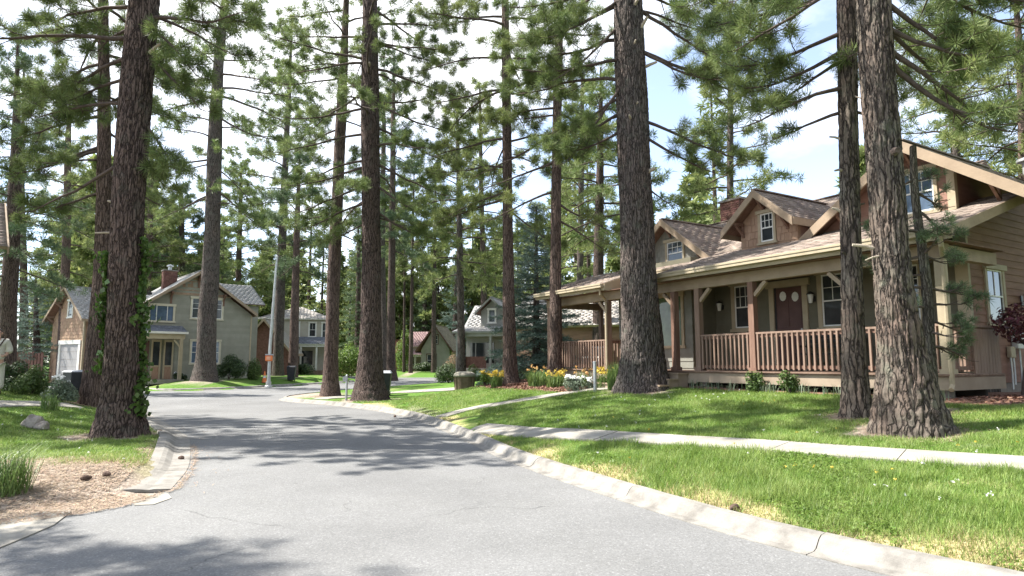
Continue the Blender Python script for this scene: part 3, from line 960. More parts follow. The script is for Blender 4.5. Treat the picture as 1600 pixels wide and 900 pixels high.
def survey_pine(label, prof, D, ztop, zc0, nb, Lmax, bark, leaf, seed, explicit=(), relief=0.0, n=20, dz=0.4, zfine=None, near=True, zvis=1e9,
                dens=1.0, tuft=0.2, kn=36, wid=0.012, stubs=(), bottom=0.8, lobes=0.0, group=None, name='pine_tree', fir=None):
    u0 = max(prof, key=lambda q: q[0]); x0 = atY(u0[1], u0[0], D).x
    bz = gz(x0, D)
    ax = survey_axis(prof, D, ztop, base_z=bz)
    rg = np.random.default_rng(seed)
    if fir:
        lm, nd = fir_crown(ax, zc0, ztop, nb, Lmax, rg, **fir)
    else:
        lm, nd = pine_crown(ax, zc0, ztop, nb, Lmax, rg, near=near, explicit=explicit, dens=dens, zvis=zvis, tuft=tuft, kn=kn, wid=wid, bottom=bottom)
    return finish_tree(name, label, ax, lm, nd, bark, leaf, group, relief, n, dz, zfine, seed, stubs, lobes), ax

# ---- the big trunks near the street
D1 = 13.7
ivy_tree, AX1 = survey_pine('massive dark pine with ivy climbing both sides of its trunk, at the kerb bulge',
    [(682, 186, 84), (660, 188, 70), (629, 190, 56), (575, 193, 51), (522, 196, 49), (420, 199.5, 47), (200, 209, 45), (0, 223, 41)], D1, 27, 9.2, 46, 2.7, 'brown', 'pine', 101,
    explicit=[B(8, D1, 3.0, 2.6, 4, 0.2), B(38, D1, 2.7, 2.3, 12, 0.3), B(62, D1, 3.3, 3.0, -4, 0.3), B(88, D1, 3.05, 2.4, -22, 0.05), B(120, D1, 2.8, 2.0, -8), B(163, D1, 3.35, 1.9, 4, 0.35),
              B(20, D1, 0.25, 1.7, -10, 0.4), B(45, D1, -0.1, 1.4, -28, 0.5, 0.1, 0.8), B(88, D1, 0.2, 1.5, -38, 0.3, 0.1, 0.9), B(190, D1, 0.15, 1.3, -50, 0.2, 0.1, 0.8), B(235, D1, 0.0, 0.9, -60, 0.1, 0.1, 0.6),
              B(252, D1, 3.0, 2.2, -32, 0.0, 0.05, 0.25), B(140, D1, 2.5, 2.2, 5), B(-30, D1, 3.4, 3.0, 0), B(-10, D1, -2.6, 1.5, -5), B(30, D1, 1.9, 2.2, 5)],
    relief=0.028, n=108, dz=0.045, zfine=Z(-60, D1), zvis=Z(-80, D1), kn=38, wid=0.016, tuft=0.24, lobes=0.10,
    stubs=[(Z(88, D1), -0.35, 0.42, R(25), 0.035), (Z(165, D1), -1.5, 0.12, R(0), 0.05), (Z(200, D1), -1.2, 0.1, 0, 0.05), (Z(245, D1), -1.4, 0.1, 0, 0.05), (Z(320, D1), LFT, 0.22, R(15), 0.03), (Z(365, D1), LFT, 0.45, R(-3), 0.02), (Z(320, D1), -1.1, 0.1, 0, 0.04)])
D2 = 18.6
survey_pine('slender dark reddish pine close behind the ivy-clad trunk',
    [(642, 139, 36), (600, 144, 28), (520, 149, 25), (420, 156, 23), (200, 161, 18), (0, 163, 14)], D2, 25, 11.0, 36, 2.8, 'red', 'pine', 102,
    explicit=[B(40, D2, 3.2, 2.6, 5), B(100, D2, 2.9, 2.8, -5), B(130, D2, 3.5, 2.4, -12), B(180, D2, 3.0, 2.6, -10), B(235, D2, 3.3, 2.6, -25, 0.05, 0.1, 0.8), B(60, D2, -0.2, 1.8, -5), B(150, D2, 0.1, 1.9, -10), B(225, D2, 2.8, 2.4, -15, 0.1), B(270, D2, 0.2, 1.8, -30, 0.1, 0.1, 0.7),
              B(300, D2, 3.4, 2.0, -20, 0.1, 0.1, 0.9), B(200, D2, 1.6, 2.0, -5), B(250, D2, -2.3, 1.4, -10, 0.2, 0.1, 0.8)],
    relief=0.018, n=48, dz=0.07, zfine=Z(-20, D2), zvis=Z(-60, D2), kn=32, wid=0.018, tuft=0.24, lobes=0.08)
D3 = 41.0
survey_pine('tall grey pine standing on the lawn before the green gable',
    [(597, 320, 44), (575, 321, 33), (560, 322, 30), (500, 323, 27), (420, 328, 25), (200, 337, 20), (100, 343, 15), (0, 352, 10)], D3, 34, 12.0, 40, 4.8, 'grey', 'pine', 103,
    near=False, n=28, dz=0.2, tuft=0.27, kn=36, wid=0.022, lobes=0.10, dens=0.9, explicit=[B(120, D3, -0.3, 5.5, -8, 0.3), B(125, D3, 3.3, 4.5, 0), B(150, D3, 0.1, 6.5, -18, 0.2, 0.1), B(150, D3, 3.0, 5.5, -12), B(185, D3, -0.1, 5, -30, 0.0), B(250, D3, 3.2, 4.5, -10), B(300, D3, 0.2, 4, -35), B(310, D3, 3.3, 3.5, -20)])
D4 = 28.3
survey_pine('reddish leaning pine at the tip of the lawn, just left of the forked-root pine',
    [(614, 516, 34), (600, 516.5, 26), (560, 518, 22), (500, 520, 20), (420, 522, 19), (200, 531, 17), (60, 538, 11), (0, 541, 9)], D4, 26, 12.5, 24, 3.0, 'red', 'pine', 104,
    near=False, n=28, dz=0.15, tuft=0.24, kn=36, wid=0.017, lobes=0.08, zfine=18, relief=0.014, explicit=[B(120, D4, 3.2, 2.6, -10), B(150, D4, -0.2, 2.2, -5), B(200, D4, 3.0, 2.4, -15), B(330, D4, 3.1, 2.2, -12, 0.2, 0.1, 0.5), B(365, D4, 0.1, 1.6, -20, 0.2, 0.1, 0.5)])
D5 = 25.6
survey_pine('stout pine with forked grey roots at the street corner, red upper trunk',
    [(624, 579, 64), (612, 578.5, 54), (600, 578, 47), (560, 578.5, 36), (500, 579, 31), (420, 579.5, 29), (200, 579, 28), (0, 579, 22)], D5, 30, 7.4, 44, 3.4, 'brown', 'pine', 105,
    explicit=[B(60, D5, 3.0, 3.0, 8, 0.3), B(100, D5, 3.3, 3.0, 0), B(170, D5, 3.05, 3.2, -12, 0.1), B(210, D5, 3.4, 3.2, -12), B(262, D5, 3.2, 3.0, -18, 0.15), B(290, D5, 3.0, 3.0, -15), B(320, D5, 3.5, 2.6, -22),
              B(40, D5, 0.1, 3.0, 8), B(70, D5, -0.2, 3.2, -10), B(110, D5, 0.15, 3.4, -12), B(165, D5, -0.1, 3.4, -25, 0.1), B(200, D5, 0.3, 3.2, -20), B(255, D5, 0.0, 3.3, -32, 0.0), B(290, D5, -0.2, 3.3, -38, 0.0), B(330, D5, 0.1, 3.0, -35, 0.0), B(350, D5, 3.3, 1.6, -25)],
    relief=0.024, n=72, dz=0.07, zfine=Z(-30, D5), zvis=Z(-40, D5), tuft=0.25, kn=32, wid=0.02, lobes=0.16,
    stubs=[(Z(110, D5), -1.4, 0.3, R(5), 0.05), (Z(300, D5), LFT + 0.4, 0.5, R(35), 0.025), (Z(240, D5), RGT, 0.3, R(-20), 0.03)])
D6 = 23.6
survey_pine('straight brown pine at the left end of the flower bed',
    [(603, 798, 34), (590, 797.5, 26), (560, 796.5, 21), (500, 795.5, 19), (420, 794, 17), (200, 792, 14), (0, 789, 11)], D6, 27, 9.0, 26, 2.9, 'red', 'warm', 106,
    relief=0.015, n=48, dz=0.08, zfine=Z(-20, D6), zvis=Z(-30, D6), kn=30, wid=0.02, lobes=0.12, tuft=0.25,
    explicit=[B(28, D6, 3.1, 2.6, 3), B(90, D6, 3.4, 2.8, -4), B(140, D6, 3.0, 2.9, -6, 0.1), B(145, D6, -0.2, 2.0, -10), B(215, D6, 3.2, 2.6, -8), B(220, D6, 0.1, 2.2, 18), B(300, D6, 3.3, 2.2, -20), B(330, D6, 0.0, 2.0, -35), B(310, D6, 2.9, 2.8, -10), B(90, D6, 0.2, 2.0, -30), B(260, D6, 3.0, 2.4, 5)])
D7 = 22.0
survey_pine('thin pine rising in front of the left porch post',
    [(598, 868.5, 24), (575, 868.5, 18), (500, 868.5, 18), (420, 868, 17.5), (200, 870, 14), (0, 874.5, 11)], D7, 25, 9.5, 22, 2.4, 'red', 'warm', 107,
    relief=0.013, n=40, dz=0.08, zfine=Z(-20, D7), zvis=Z(-30, D7), kn=30, wid=0.02, lobes=0.06, tuft=0.25,
    explicit=[B(170, D7, 3.2, 2.2, -10), B(210, D7, 3.0, 3.0, -30, 0.0, 0.05, 0.4), B(255, D7, 3.3, 2.6, -22, 0.1, 0.1, 0.5), B(300, D7, 3.1, 2.4, -18, 0.2, 0.1, 0.6), B(320, D7, 0.0, 2.0, -30, 0.1, 0.1, 0.6), B(180, D7, 0.1, 1.8, -20), B(120, D7, 2.9, 2.4, 0), B(345, D7, 0.2, 1.8, -30, 0.2, 0.1, 0.5)])
D8 = 17.6
survey_pine('huge plated pine in the middle of the lawn before the porch steps',
    [(612, 1006, 96), (600, 1005, 82), (585, 1004, 73), (560, 1003.5, 66), (500, 1001, 59), (420, 996, 54), (200, 988, 48), (0, 981, 43)], D8, 32, 11.5, 26, 3.6, 'grey', 'pine', 108,
    explicit=[B(5, D8, 3.0, 3.2, -28, 0.05, 0.2), B(2, D8, 3.5, 2.6, -40, 0.0, 0.1), B(42, D8, 3.25, 2.8, -50, 0.0, 0.1, 0.6), B(125, D8, 3.1, 3.0, 12, 0.55, 0.3), B(135, D8, 3.4, 2.9, -60, -0.1, 0.0, 0.5), B(150, D8, 2.7, 2.4, -20),
              B(60, D8, 2.9, 3.1, -10, 0.2, 0.2), B(95, D8, 3.3, 2.8, -12, 0.2, 0.2), B(175, D8, 3.0, 2.3, -25, 0.1, 0.2), B(205, D8, 3.2, 1.9, -25, 0.1, 0.2), B(-20, D8, 3.1, 3.2, -12),
              B(12, D8, -0.1, 3.2, -38, -0.05, 0.1, 0.7), B(78, D8, 0.1, 3.4, -18, 0.25, 0.1), B(80, D8, -0.3, 2.6, -35, 0.0), B(190, D8, 0.05, 2.6, -22, 0.2, 0.1), B(215, D8, -0.2, 2.2, -30, 0.1), B(-20, D8, 0.2, 2.6, -8), B(290, D8, 0.2, 0.9, -40, 0.0, 0.0, 0.2)],
    relief=0.032, n=124, dz=0.048, zfine=Z(-30, D8), zvis=Z(-60, D8), kn=42, wid=0.0165, tuft=0.26, lobes=0.10,
    stubs=[(Z(55, D8), -0.7, 0.45, R(48), 0.05), (Z(110, D8), -0.3, 0.45, R(15), 0.045), (Z(83, D8), -1.4, 0.22, R(40), 0.03), (Z(195, D8), -1.9, 0.3, R(2), 0.035), (Z(175, D8), -1.4, 0.16, R(30), 0.03), (Z(275, D8), -0.6, 0.28, R(15), 0.05), (Z(18, D8), -1.2, 0.25, R(20), 0.05), (Z(305, D8), -1.3, 0.12, R(20), 0.035), (Z(335, D8), 0.0, 0.15, R(0), 0.03)])
D9 = 10.95
survey_pine('narrower lichen-grey pine beside the thick trunk on the lawn',
    [(652, 1340, 52), (640, 1339, 46), (620, 1337, 40), (560, 1333.5, 33), (440, 1332, 30), (300, 1330.5, 29), (150, 1330, 28), (0, 1328.5, 28)], D9, 21, 8.2, 18, 2.6, 'mossy', 'pine', 109,
    explicit=[B(45, D9, 3.15, 2.0, -22, 0.1, 0.2), B(75, D9, 3.0, 1.9, -30, 0.1, 0.2), B(135, D9, 3.3, 1.7, -6, 0.55, 0.25, 0.9), B(172, D9, 2.7, 1.1, -10, 0.4, 0.2, 0.5), B(-15, D9, 3.0, 2.3, -10), B(60, D9, 0.0, 0.9, 25, 0.3, 0.1, 0.3), B(170, D9, 0.2, 0.8, -10, 0.1, 0.1, 0.3), B(90, D9, 2.6, 1.2, -20, 0.2, 0.1, 0.5)],
    relief=0.018, n=76, dz=0.04, zfine=Z(-40, D9), zvis=Z(-150, D9), kn=40, wid=0.0145, tuft=0.23, lobes=0.10,
    stubs=[(Z(215, D9), LFT, 0.22, R(10), 0.02), (Z(265, D9), LFT + 0.3, 0.2, R(-10), 0.022), (Z(330, D9), LFT - 0.2, 0.18, R(25), 0.025), (Z(322, D9), RGT, 0.15, R(20), 0.02), (Z(400, D9), LFT + 0.5, 0.14, R(20), 0.02), (Z(150, D9), -1.3, 0.3, R(-40), 0.012)])
D10 = 9.45
survey_pine('thickest near pine with grey-green plated bark and wide flared foot',
    [(680, 1426, 124), (660, 1422, 110), (640, 1419, 99), (620, 1416.5, 91), (590, 1413, 80), (560, 1410, 70), (500, 1403, 58), (440, 1396, 53), (300, 1388.5, 51), (150, 1379, 49), (0, 1371.5, 47)], D10, 23, 7.6, 18, 2.8, 'mossy', 'pine', 110,
    explicit=[B(-10, D10, 0.1, 2.0, -38, 0.0, 0.15), B(70, D10, 0.0, 2.2, -36, 0.05, 0.2, 0.6), B(75, D10, 0.25, 2.4, -50, -0.1, 0.1, 0.3), B(25, D10, 0.5, 2.2, -15, 0.2, 0.2), B(-40, D10, -0.2, 2.2, -15), B(-60, D10, 0.3, 2.6, -15), B(40, D10, -0.15, 1.7, -25, 0.1, 0.2, 0.8), B(-25, D10, 0.9, 2.2, -20), B(-80, D10, 3.2, 2.4, -10), B(-50, D10, 2.9, 2.0, -25)],
    relief=0.028, n=128, dz=0.036, zfine=Z(-40, D10), zvis=Z(-180, D10), kn=40, wid=0.0145, tuft=0.23, lobes=0.10,
    stubs=[(Z(245, D10), -1.5, 0.14, R(5), 0.06), (Z(388, D10), LFT - 0.1, 0.36, R(8), 0.026), (Z(400, D10), LFT + 0.3, 0.32, R(-18), 0.014), (Z(62, D10), -1.5, 0.05, 0, 0.05), (Z(150, D10), -1.6, 0.05, 0, 0.045)])
D11 = 10.7
sap, AX11 = survey_pine('spindly young fir with sparse shaggy branches behind the thickest trunk',
    [(645, 1459, 20), (560, 1454, 17), (440, 1452, 15), (360, 1442, 13), (300, 1434, 12), (225, 1433, 9)], D11, 5.4, 1.9, 4, 0.5, 'young', 'fir', 111,
    relief=0.012, n=24, dz=0.05, zfine=6, zvis=20, kn=34, wid=0.010, tuft=0.12, bottom=1.0, dens=0.7,
    explicit=[B(300, D11, 0.1, 0.45, -25), B(330, D11, -0.2, 0.5, -40), B(280, D11, 3.2, 0.3, -15), B(400, D11, 0.2, 0.4, -10), B(450, D11, 0.0, 0.55, -5), B(475, D11, 0.2, 0.62, 0, 0.1), B(500, D11, 0.1, 0.4, -15), B(540, D11, 0.0, 0.3, -20), B(480, D11, 3.3, 0.4, 5), B(450, D11, 3.0, 0.5, 10), B(360, D11, 3.3, 0.6, 5), B(400, D11, 2.9, 0.5, -5), B(520, D11, -1.3, 0.3, -10)])

# ---- pines further out, still told apart one by one
def far_pine(label, prof, D, ztop, zc0, nb, Lmax, bark, leaf, seed, **k):
    k.setdefault('tuft', 0.24 + D * 0.0018); k.setdefault('kn', 27); k.setdefault('wid', 0.012 + D * 0.00025)
    return survey_pine(label, prof, D, ztop, zc0, nb, Lmax, bark, leaf, seed, near=False, n=14, dz=0.7, **k)
far_pine('dark pine at the picture edge behind the bushes', [(600, 10, 26), (500, 13, 24), (420, 16, 22), (250, 22, 16), (90, 27, 4)], 34, 19.5, 5.5, 46, 3.0, 'brown', 'fir', 201)
far_pine('thin pine between the edge tree and the garage', [(590, 95, 14), (320, 104, 11), (230, 107, 9)], 46, 22, 6.5, 40, 3.2, 'red', 'warm', 202)
far_pine('tall spire-topped pine behind the lamp post', [(592, 434, 19), (560, 435, 16), (420, 438, 14), (300, 444, 11), (150, 452, 7), (30, 456, 2)], 55, 32.5, 9.5, 54, 4.6, 'grey', 'pine', 203)
far_pine('reddish pine before the cream house', [(580, 458, 16), (500, 460, 13), (420, 463, 11), (350, 465, 9)], 51, 19, 9.0, 24, 3.4, 'red', 'fir', 204)
far_pine('red-barked pine just right of the forked-root pine', [(590, 612, 22), (575, 611, 14), (500, 611, 12.5), (400, 613, 11), (200, 614, 8)], 58, 31, 11.5, 42, 4.2, 'brown', 'fir', 205)
far_pine('grey pine half hidden behind the forked-root pine', [(585, 601, 10), (400, 597, 9), (200, 600, 7)], 66, 30, 14, 30, 4.0, 'grey', 'fir', 206)
far_pine('slim pine on the far lawn beside the green sapling', [(584, 641.5, 7), (500, 643, 5.5), (380, 645, 4.5)], 76, 27, 13, 30, 3.4, 'brown', 'pine', 207)
far_pine('thin pole-like pine left of the maroon-roofed cottage', [(582, 631, 4.5), (480, 631.5, 3.5), (420, 632, 3)], 79, 24, 12, 26, 2.8, 'brown', 'warm', 208)
far_pine('pine between the maroon roof and the brown gable', [(574, 678, 8.5), (500, 678, 7), (430, 679, 6)], 77, 26, 10, 38, 3.8, 'brown', 'warm', 209)
far_pine('grey pine behind the brown domed bin', [(592, 721, 17), (560, 721, 13), (500, 720.5, 11.5), (420, 719, 10), (300, 717, 8), (180, 714, 4)], 40, 18.5, 6.8, 42, 3.2, 'grey', 'warm', 210)
far_pine('broad dark pine behind the open end of the porch', [(570, 934, 20), (500, 934.5, 17), (420, 935, 16), (320, 937, 14), (200, 939, 9)], 34, 18, 8.0, 40, 3.4, 'brown', 'pine', 211)
far_pine('full-crowned pine behind the house chimney', [(560, 1144, 14), (310, 1142, 11), (180, 1142, 9), (60, 1141, 6)], 33, 21, 6.2, 44, 3.3, 'grey', 'warm', 212, dens=1.0)
far_pine('dense sunny pine behind the right end of the roof', [(560, 1600, 15), (200, 1594, 12), (60, 1590, 9)], 26, 20, 5.8, 60, 3.6, 'red', 'warm', 213)
far_pine('pine with pale foliage behind the ridge beside the thick trunk', [(560, 1500, 12), (250, 1492, 10), (60, 1488, 7)], 30, 20, 7.5, 46, 3.4, 'grey', 'pine', 214)
far_pine('tall pine rising between the street corner and the bin', [(585, 757, 12), (450, 756, 9), (300, 752, 7), (160, 750, 4)], 56, 27, 9, 44, 4.0, 'brown', 'warm', 216)
far_pine('sunlit pine behind the roof of the grey dormer house', [(575, 905, 12), (300, 908, 9), (120, 910, 5)], 50, 24, 7.5, 46, 4.0, 'grey', 'warm', 217)
far_pine('pine with a pointed crown beyond the green gable roof', [(580, 372, 10), (420, 372, 8), (300, 376, 6)], 64, 22, 8.5, 48, 4.0, 'brown', 'pine', 218)
far_pine('wide pine behind the garage ridge', [(580, 228, 12), (400, 232, 9), (250, 236, 6)], 60, 22, 7.0, 48, 4.4, 'red', 'warm', 219)
far_pine('dense pine over the chimney of the green house', [(580, 285, 12), (400, 284, 9), (300, 282, 6)], 66, 20, 7.5, 48, 4.2, 'brown', 'fir', 220)
# pines of the corner lot, out of the picture on the left: their crowns shade the street
far_pine('pine beyond the picture edge shading the near street', [(700, -1260, 40)], 5.8, 14.0, 4.2, 74, 2.5, 'brown', 'pine', 221)
far_pine('second pine beyond the picture edge shading the bend', [(640, -330, 40)], 15.6, 19, 6.0, 60, 3.0, 'red', 'pine', 222)

far_pine('third pine beyond the picture edge, further up the corner lot', [(640, -420, 40)], 20.5, 22, 7.0, 50, 3.2, 'red', 'pine', 223)
FIRK = dict(kn=9, wid=0.03, tuft=0.24, step=0.24, droop=0.25)
def fir(label, u, vbase, vtop, D, rad, nb, leaf, seed, fk=None, z0=0.6, name='spruce_tree', bark='brown', w=14):
    zt = Z(vtop, D)
    return survey_pine(label, [(vbase, u, w), (max(vtop, 0) + 1, u, 2)], D, zt, gz(atY(u, vbase, D).x, D) + z0, nb, rad, bark, leaf, seed, near=False, n=10, dz=1.0, fir=dict(FIRK, **(fk or {})), name=name)
fir('blue spruce with drooping layered boughs beside the porch end', 838, 582, 322, 27.5, 2.7, 150, 'blue', 301, dict(kn=11, wid=0.024, tuft=0.22, step=0.17), z0=0.7)
fir('dark conical spruce behind the red fence and garage', 58, 585, 425, 47, 3.4, 110, 'blue', 302)
fir('dark spruce among the far roofs left of the street end', 560, 585, 330, 86, 4.5, 110, 'fir', 303, dict(tuft=0.5, wid=0.07, step=0.36, kn=8))
fir('pointed spruce behind the maroon roof', 664, 575, 420, 96, 4.0, 90, 'fir', 304, dict(tuft=0.5, wid=0.07, step=0.36, kn=8))
fir('deep green spruce behind the brown gable', 712, 575, 400, 92, 4.2, 95, 'blue', 305, dict(tuft=0.5, wid=0.07, step=0.36, kn=8))
fir('spire spruce against the sky left of the ivy-clad pine', 36, 585, 82, 58, 4.6, 120, 'fir', 306, dict(tuft=0.36, wid=0.04, step=0.34))

# ---- the wood behind: one mass of trees
def wood():
    rg = np.random.default_rng(5)
    temps = []
    for k in range(5):
        h = [24, 27, 21, 25, 29][k]
        ax = Axis(np.array([0, 1.0, h]), np.zeros(3), np.zeros(3), np.array([0.42, 0.34, 0.04]))
        if k < 3:
            lm, nd = pine_crown(ax, h * [0.2, 0.3, 0.14][k], h, 52, [4.0, 4.3, 3.8][k], rg, near=False, tuft=0.78, kfar=4, wid=0.16, dens=0.7)
        else:
            lm, nd = fir_crown(ax, h * 0.08, h, 70, 4.2, rg, kn=4, wid=0.24, tuft=1.0, step=0.95, droop=0.25)
        a = np.arange(8) * np.pi / 4
        zz = np.array([0, 1.0, h]); rr = np.array([0.45, 0.34, 0.04])
        TV = np.stack([rr[:, None] * np.cos(a), rr[:, None] * np.sin(a), np.repeat(zz[:, None], 8, 1)], -1).reshape(-1, 3)
        idx = np.arange(24).reshape(3, 8); A = idx[:-1]; Bq = np.roll(A, -1, 1); Dq = idx[1:]; Cq = np.roll(Dq, -1, 1)
        TF = np.stack([A, Bq, Cq, Dq], -1).reshape(-1, 4)
        temps.append((nd[0], nd[1][0] if len(nd[1]) == 1 else np.concatenate(nd[1]), TV, TF))
    LV, LF, WV, WF = [], [], [], []; lo = wo = 0
    spots = []
    tries = 0
    while len(spots) < 82 and tries < 6000:
        tries += 1
        D = rg.uniform(62, 135); u = rg.uniform(-250, 1850)
        if u > 1000: D = rg.uniform(55, 110)
        if 1170 < u < 1345: continue
        x = (u - 800) / FOC * D
        if D < 98 and -34 < x < 4 and u < 1000: continue
        if any(math.hypot(x - a, D - b) < 4.2 for a, b in spots): continue
        spots.append((x, D))
    for i in range(34):        # the low boughed edge of the wood at the end of the street
        u = 330 + i * 15.5 + rg.uniform(-6, 6); D = rg.uniform(97, 122); spots.append(((u - 800) / FOC * D, D))
    for i in range(30):        # unseen wood behind viewer and beyond the brown house, added to block sky light
        x, y = (rg.uniform(-8, 46), rg.uniform(-42, -13)) if i < 14 else (rg.uniform(24, 48), rg.uniform(-12, 22)) if i < 21 else (rg.uniform(11, 26), rg.uniform(-13, -3))
        spots.append((x, y))
    for (x, y) in spots:
        k = int(rg.choice([0, 1, 2, 3, 4], p=[0.15, 0.08, 0.3, 0.22, 0.25])); V, F, TV, TF = temps[k]
        s = rg.uniform(0.72, 1.12); a = rg.uniform(0, 6.28); c, sn = math.cos(a) * s, math.sin(a) * s
        M_ = np.array([[c, sn, 0], [-sn, c, 0], [0, 0, s]])
        off = np.array([x, y, 0.3])
        LV.append(V @ M_ + off); LF.append(F + lo); lo += len(V)
        WV.append(TV @ M_ + off); WF.append(TF + wo); wo += len(TV)
    o = np_mesh('forest', np.concatenate(LV), np.concatenate(LF), NEEDLE['warm'])
    tag(o, 'dense conifer wood closing off the view behind the houses', 'woodland', kind='stuff')
    t = np_mesh('trunks', np.concatenate(WV), np.concatenate(WF), BARK['brown'], o)
    t['kind'] = 'stuff'
wood()

# ------------------------------------------------------------------ buildings
TRIM = mat('cream_trim', (0.33, 0.275, 0.185), (0.40, 0.335, 0.235), scale=3, rough=0.7, bump=0.1, bscale=30)
TRIM_PALE = mat('pale_trim', (0.50, 0.455, 0.345), (0.57, 0.525, 0.41), scale=3, rough=0.7)
TRIM_TAN = mat('tan_trim', (0.265, 0.20, 0.14), (0.335, 0.255, 0.18), scale=3, rough=0.75, bump=0.15, bscale=30)
WHITE = mat('white_paint', (0.62, 0.60, 0.54), (0.72, 0.70, 0.64), scale=3, rough=0.6)
SASH = mat('sash_white', (0.66, 0.66, 0.63), (0.74, 0.74, 0.71), scale=3, rough=0.5)
SIDE_TAN = mat('siding_tan', (0.205, 0.112, 0.084), (0.275, 0.16, 0.122), scale=1.6, rough=0.85, bump=0.15, bscale=25, stretch=(1, 1, 5))
SIDE_OLIVE = mat('siding_olive', (0.115, 0.108, 0.075), (0.15, 0.14, 0.10), scale=2, rough=0.85, bump=0.12, bscale=30)
SIDE_GREY = mat('siding_grey', (0.17, 0.17, 0.145), (0.22, 0.22, 0.19), scale=2, rough=0.85, bump=0.12, bscale=30)
SHAKE = mat('shake_tan', (0.27, 0.175, 0.115), (0.36, 0.245, 0.165), scale=4, rough=0.9, bump=0.3, bscale=30, stretch=(3, 3, 0.6), island=0.15)
SHAKE_GREY = mat('shake_grey', (0.20, 0.195, 0.165), (0.26, 0.25, 0.215), scale=4, rough=0.9, bump=0.3, bscale=30, stretch=(3, 3, 0.6), island=0.12)
SHINGLE = mat('roof_shingle_tan', (0.185, 0.145, 0.12), (0.29, 0.24, 0.205), scale=3, rough=0.95, bump=0.3, bscale=120, island=0.22)
SHINGLE_GREY = mat('roof_shingle_grey', (0.29, 0.283, 0.275), (0.37, 0.362, 0.355), scale=3, rough=0.95, bump=0.3, bscale=120, island=0.12)
SHINGLE_RED = mat('roof_shingle_red', (0.26, 0.17, 0.165), (0.34, 0.235, 0.225), scale=3, rough=0.95, bump=0.2, bscale=120, island=0.12)
SHINGLE_PALE = mat('roof_shingle_pale', (0.33, 0.305, 0.275), (0.40, 0.372, 0.34), scale=3, rough=0.95, bump=0.2, bscale=120, island=0.08)
SHINGLE_SLATE = mat('roof_shingle_slate', (0.12, 0.13, 0.15), (0.19, 0.20, 0.225), scale=3, rough=0.9, bump=0.2, bscale=120, island=0.12)
CEDAR = mat('cedar_brown', (0.145, 0.08, 0.056), (0.225, 0.135, 0.098), scale=2.5, rough=0.75, bump=0.2, bscale=20, stretch=(4, 4, 0.5))
CEDAR_PALE = mat('cedar_pale', (0.185, 0.12, 0.088), (0.275, 0.19, 0.145), scale=2.5, rough=0.75, bump=0.2, bscale=20, stretch=(4, 4, 0.5))
DECK = mat('deck_boards', (0.16, 0.10, 0.075), (0.25, 0.17, 0.125), scale=3, rough=0.8, bump=0.2, bscale=20)
SKIRT = mat('porch_skirt', (0.27, 0.21, 0.155), (0.34, 0.275, 0.205), scale=2, rough=0.85)
BRICK = mat('brick_red', (0.13, 0.06, 0.048), (0.22, 0.115, 0.092), scale=6, rough=0.9, bump=0.3, bscale=60, island=0.25)
MORTAR = mat('mortar', (0.20, 0.18, 0.16), (0.27, 0.245, 0.215), scale=9, rough=0.95)
DOOR = mat('door_maroon', (0.07, 0.033, 0.028), (0.10, 0.05, 0.042), scale=2, rough=0.4)
DARK = mat('black_metal', (0.02, 0.02, 0.02), (0.035, 0.033, 0.032), scale=5, rough=0.5)
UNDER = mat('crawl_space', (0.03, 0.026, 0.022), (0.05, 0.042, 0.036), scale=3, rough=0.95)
GLASS = glass_mat('window_glass', (0.022, 0.026, 0.028))
GLASS_BLUE = glass_mat('window_glass_blue', (0.05, 0.075, 0.11))
GLASS_GREEN = glass_mat('window_glass_green', (0.05, 0.075, 0.045))
CURTAIN = mat('curtain', (0.30, 0.29, 0.27), (0.42, 0.41, 0.385), scale=14, rough=0.9, stretch=(5, 5, 0.2))
STEEL = mat('galvanised', (0.42, 0.43, 0.43), (0.52, 0.53, 0.53), scale=6, rough=0.45, metal=0.7)
METERBOX = mat('meter_grey', (0.45, 0.44, 0.41), (0.52, 0.51, 0.48), scale=6, rough=0.55)
LAMPGLASS = mat('lamp_glass', (0.6, 0.6, 0.56), (0.7, 0.7, 0.66), scale=5, rough=0.15)
PAPER = mat('sign_white', (0.72, 0.73, 0.74), (0.78, 0.79, 0.8), scale=5, rough=0.6)
INK = mat('sign_blue', (0.05, 0.10, 0.24))

class Wall:
    """upright plane in a building's own frame: s along, z up, out = outward"""
    def __init__(self, o, d):
        self.o = Vector((o[0], o[1], 0)); self.d = Vector((d[0], d[1], 0)).normalized()
        self.n = Vector((self.d.y, -self.d.x, 0))
    def p(self, s, z, out=0.0):
        q = self.o + self.d * s + self.n * out
        return (q.x, q.y, z)
    def box(self, mb, s0, s1, z0, z1, o0, o1):
        return mb.hexa([self.p(s0, z0, o1), self.p(s1, z0, o1), self.p(s1, z0, o0), self.p(s0, z0, o0),
                        self.p(s0, z1, o1), self.p(s1, z1, o1), self.p(s1, z1, o0), self.p(s0, z1, o0)])
    def poly(self, mb, pts, o0, o1):
        return mb.prism([self.p(s, z, o1) for s, z in pts], Vector(self.p(0, 0, o0)) - Vector(self.p(0, 0, o1)))

def span(poly, z):
    """horizontal extent of a convex polygon at height z"""
    xs = []
    for i in range(len(poly)):
        (a, b), (c, d) = poly[i], poly[(i + 1) % len(poly)]
        if (b - z) * (d - z) <= 0 and abs(b - d) > 1e-9:
            xs.append(a + (c - a) * (z - b) / (d - b))
    return (min(xs), max(xs)) if len(xs) >= 2 else None

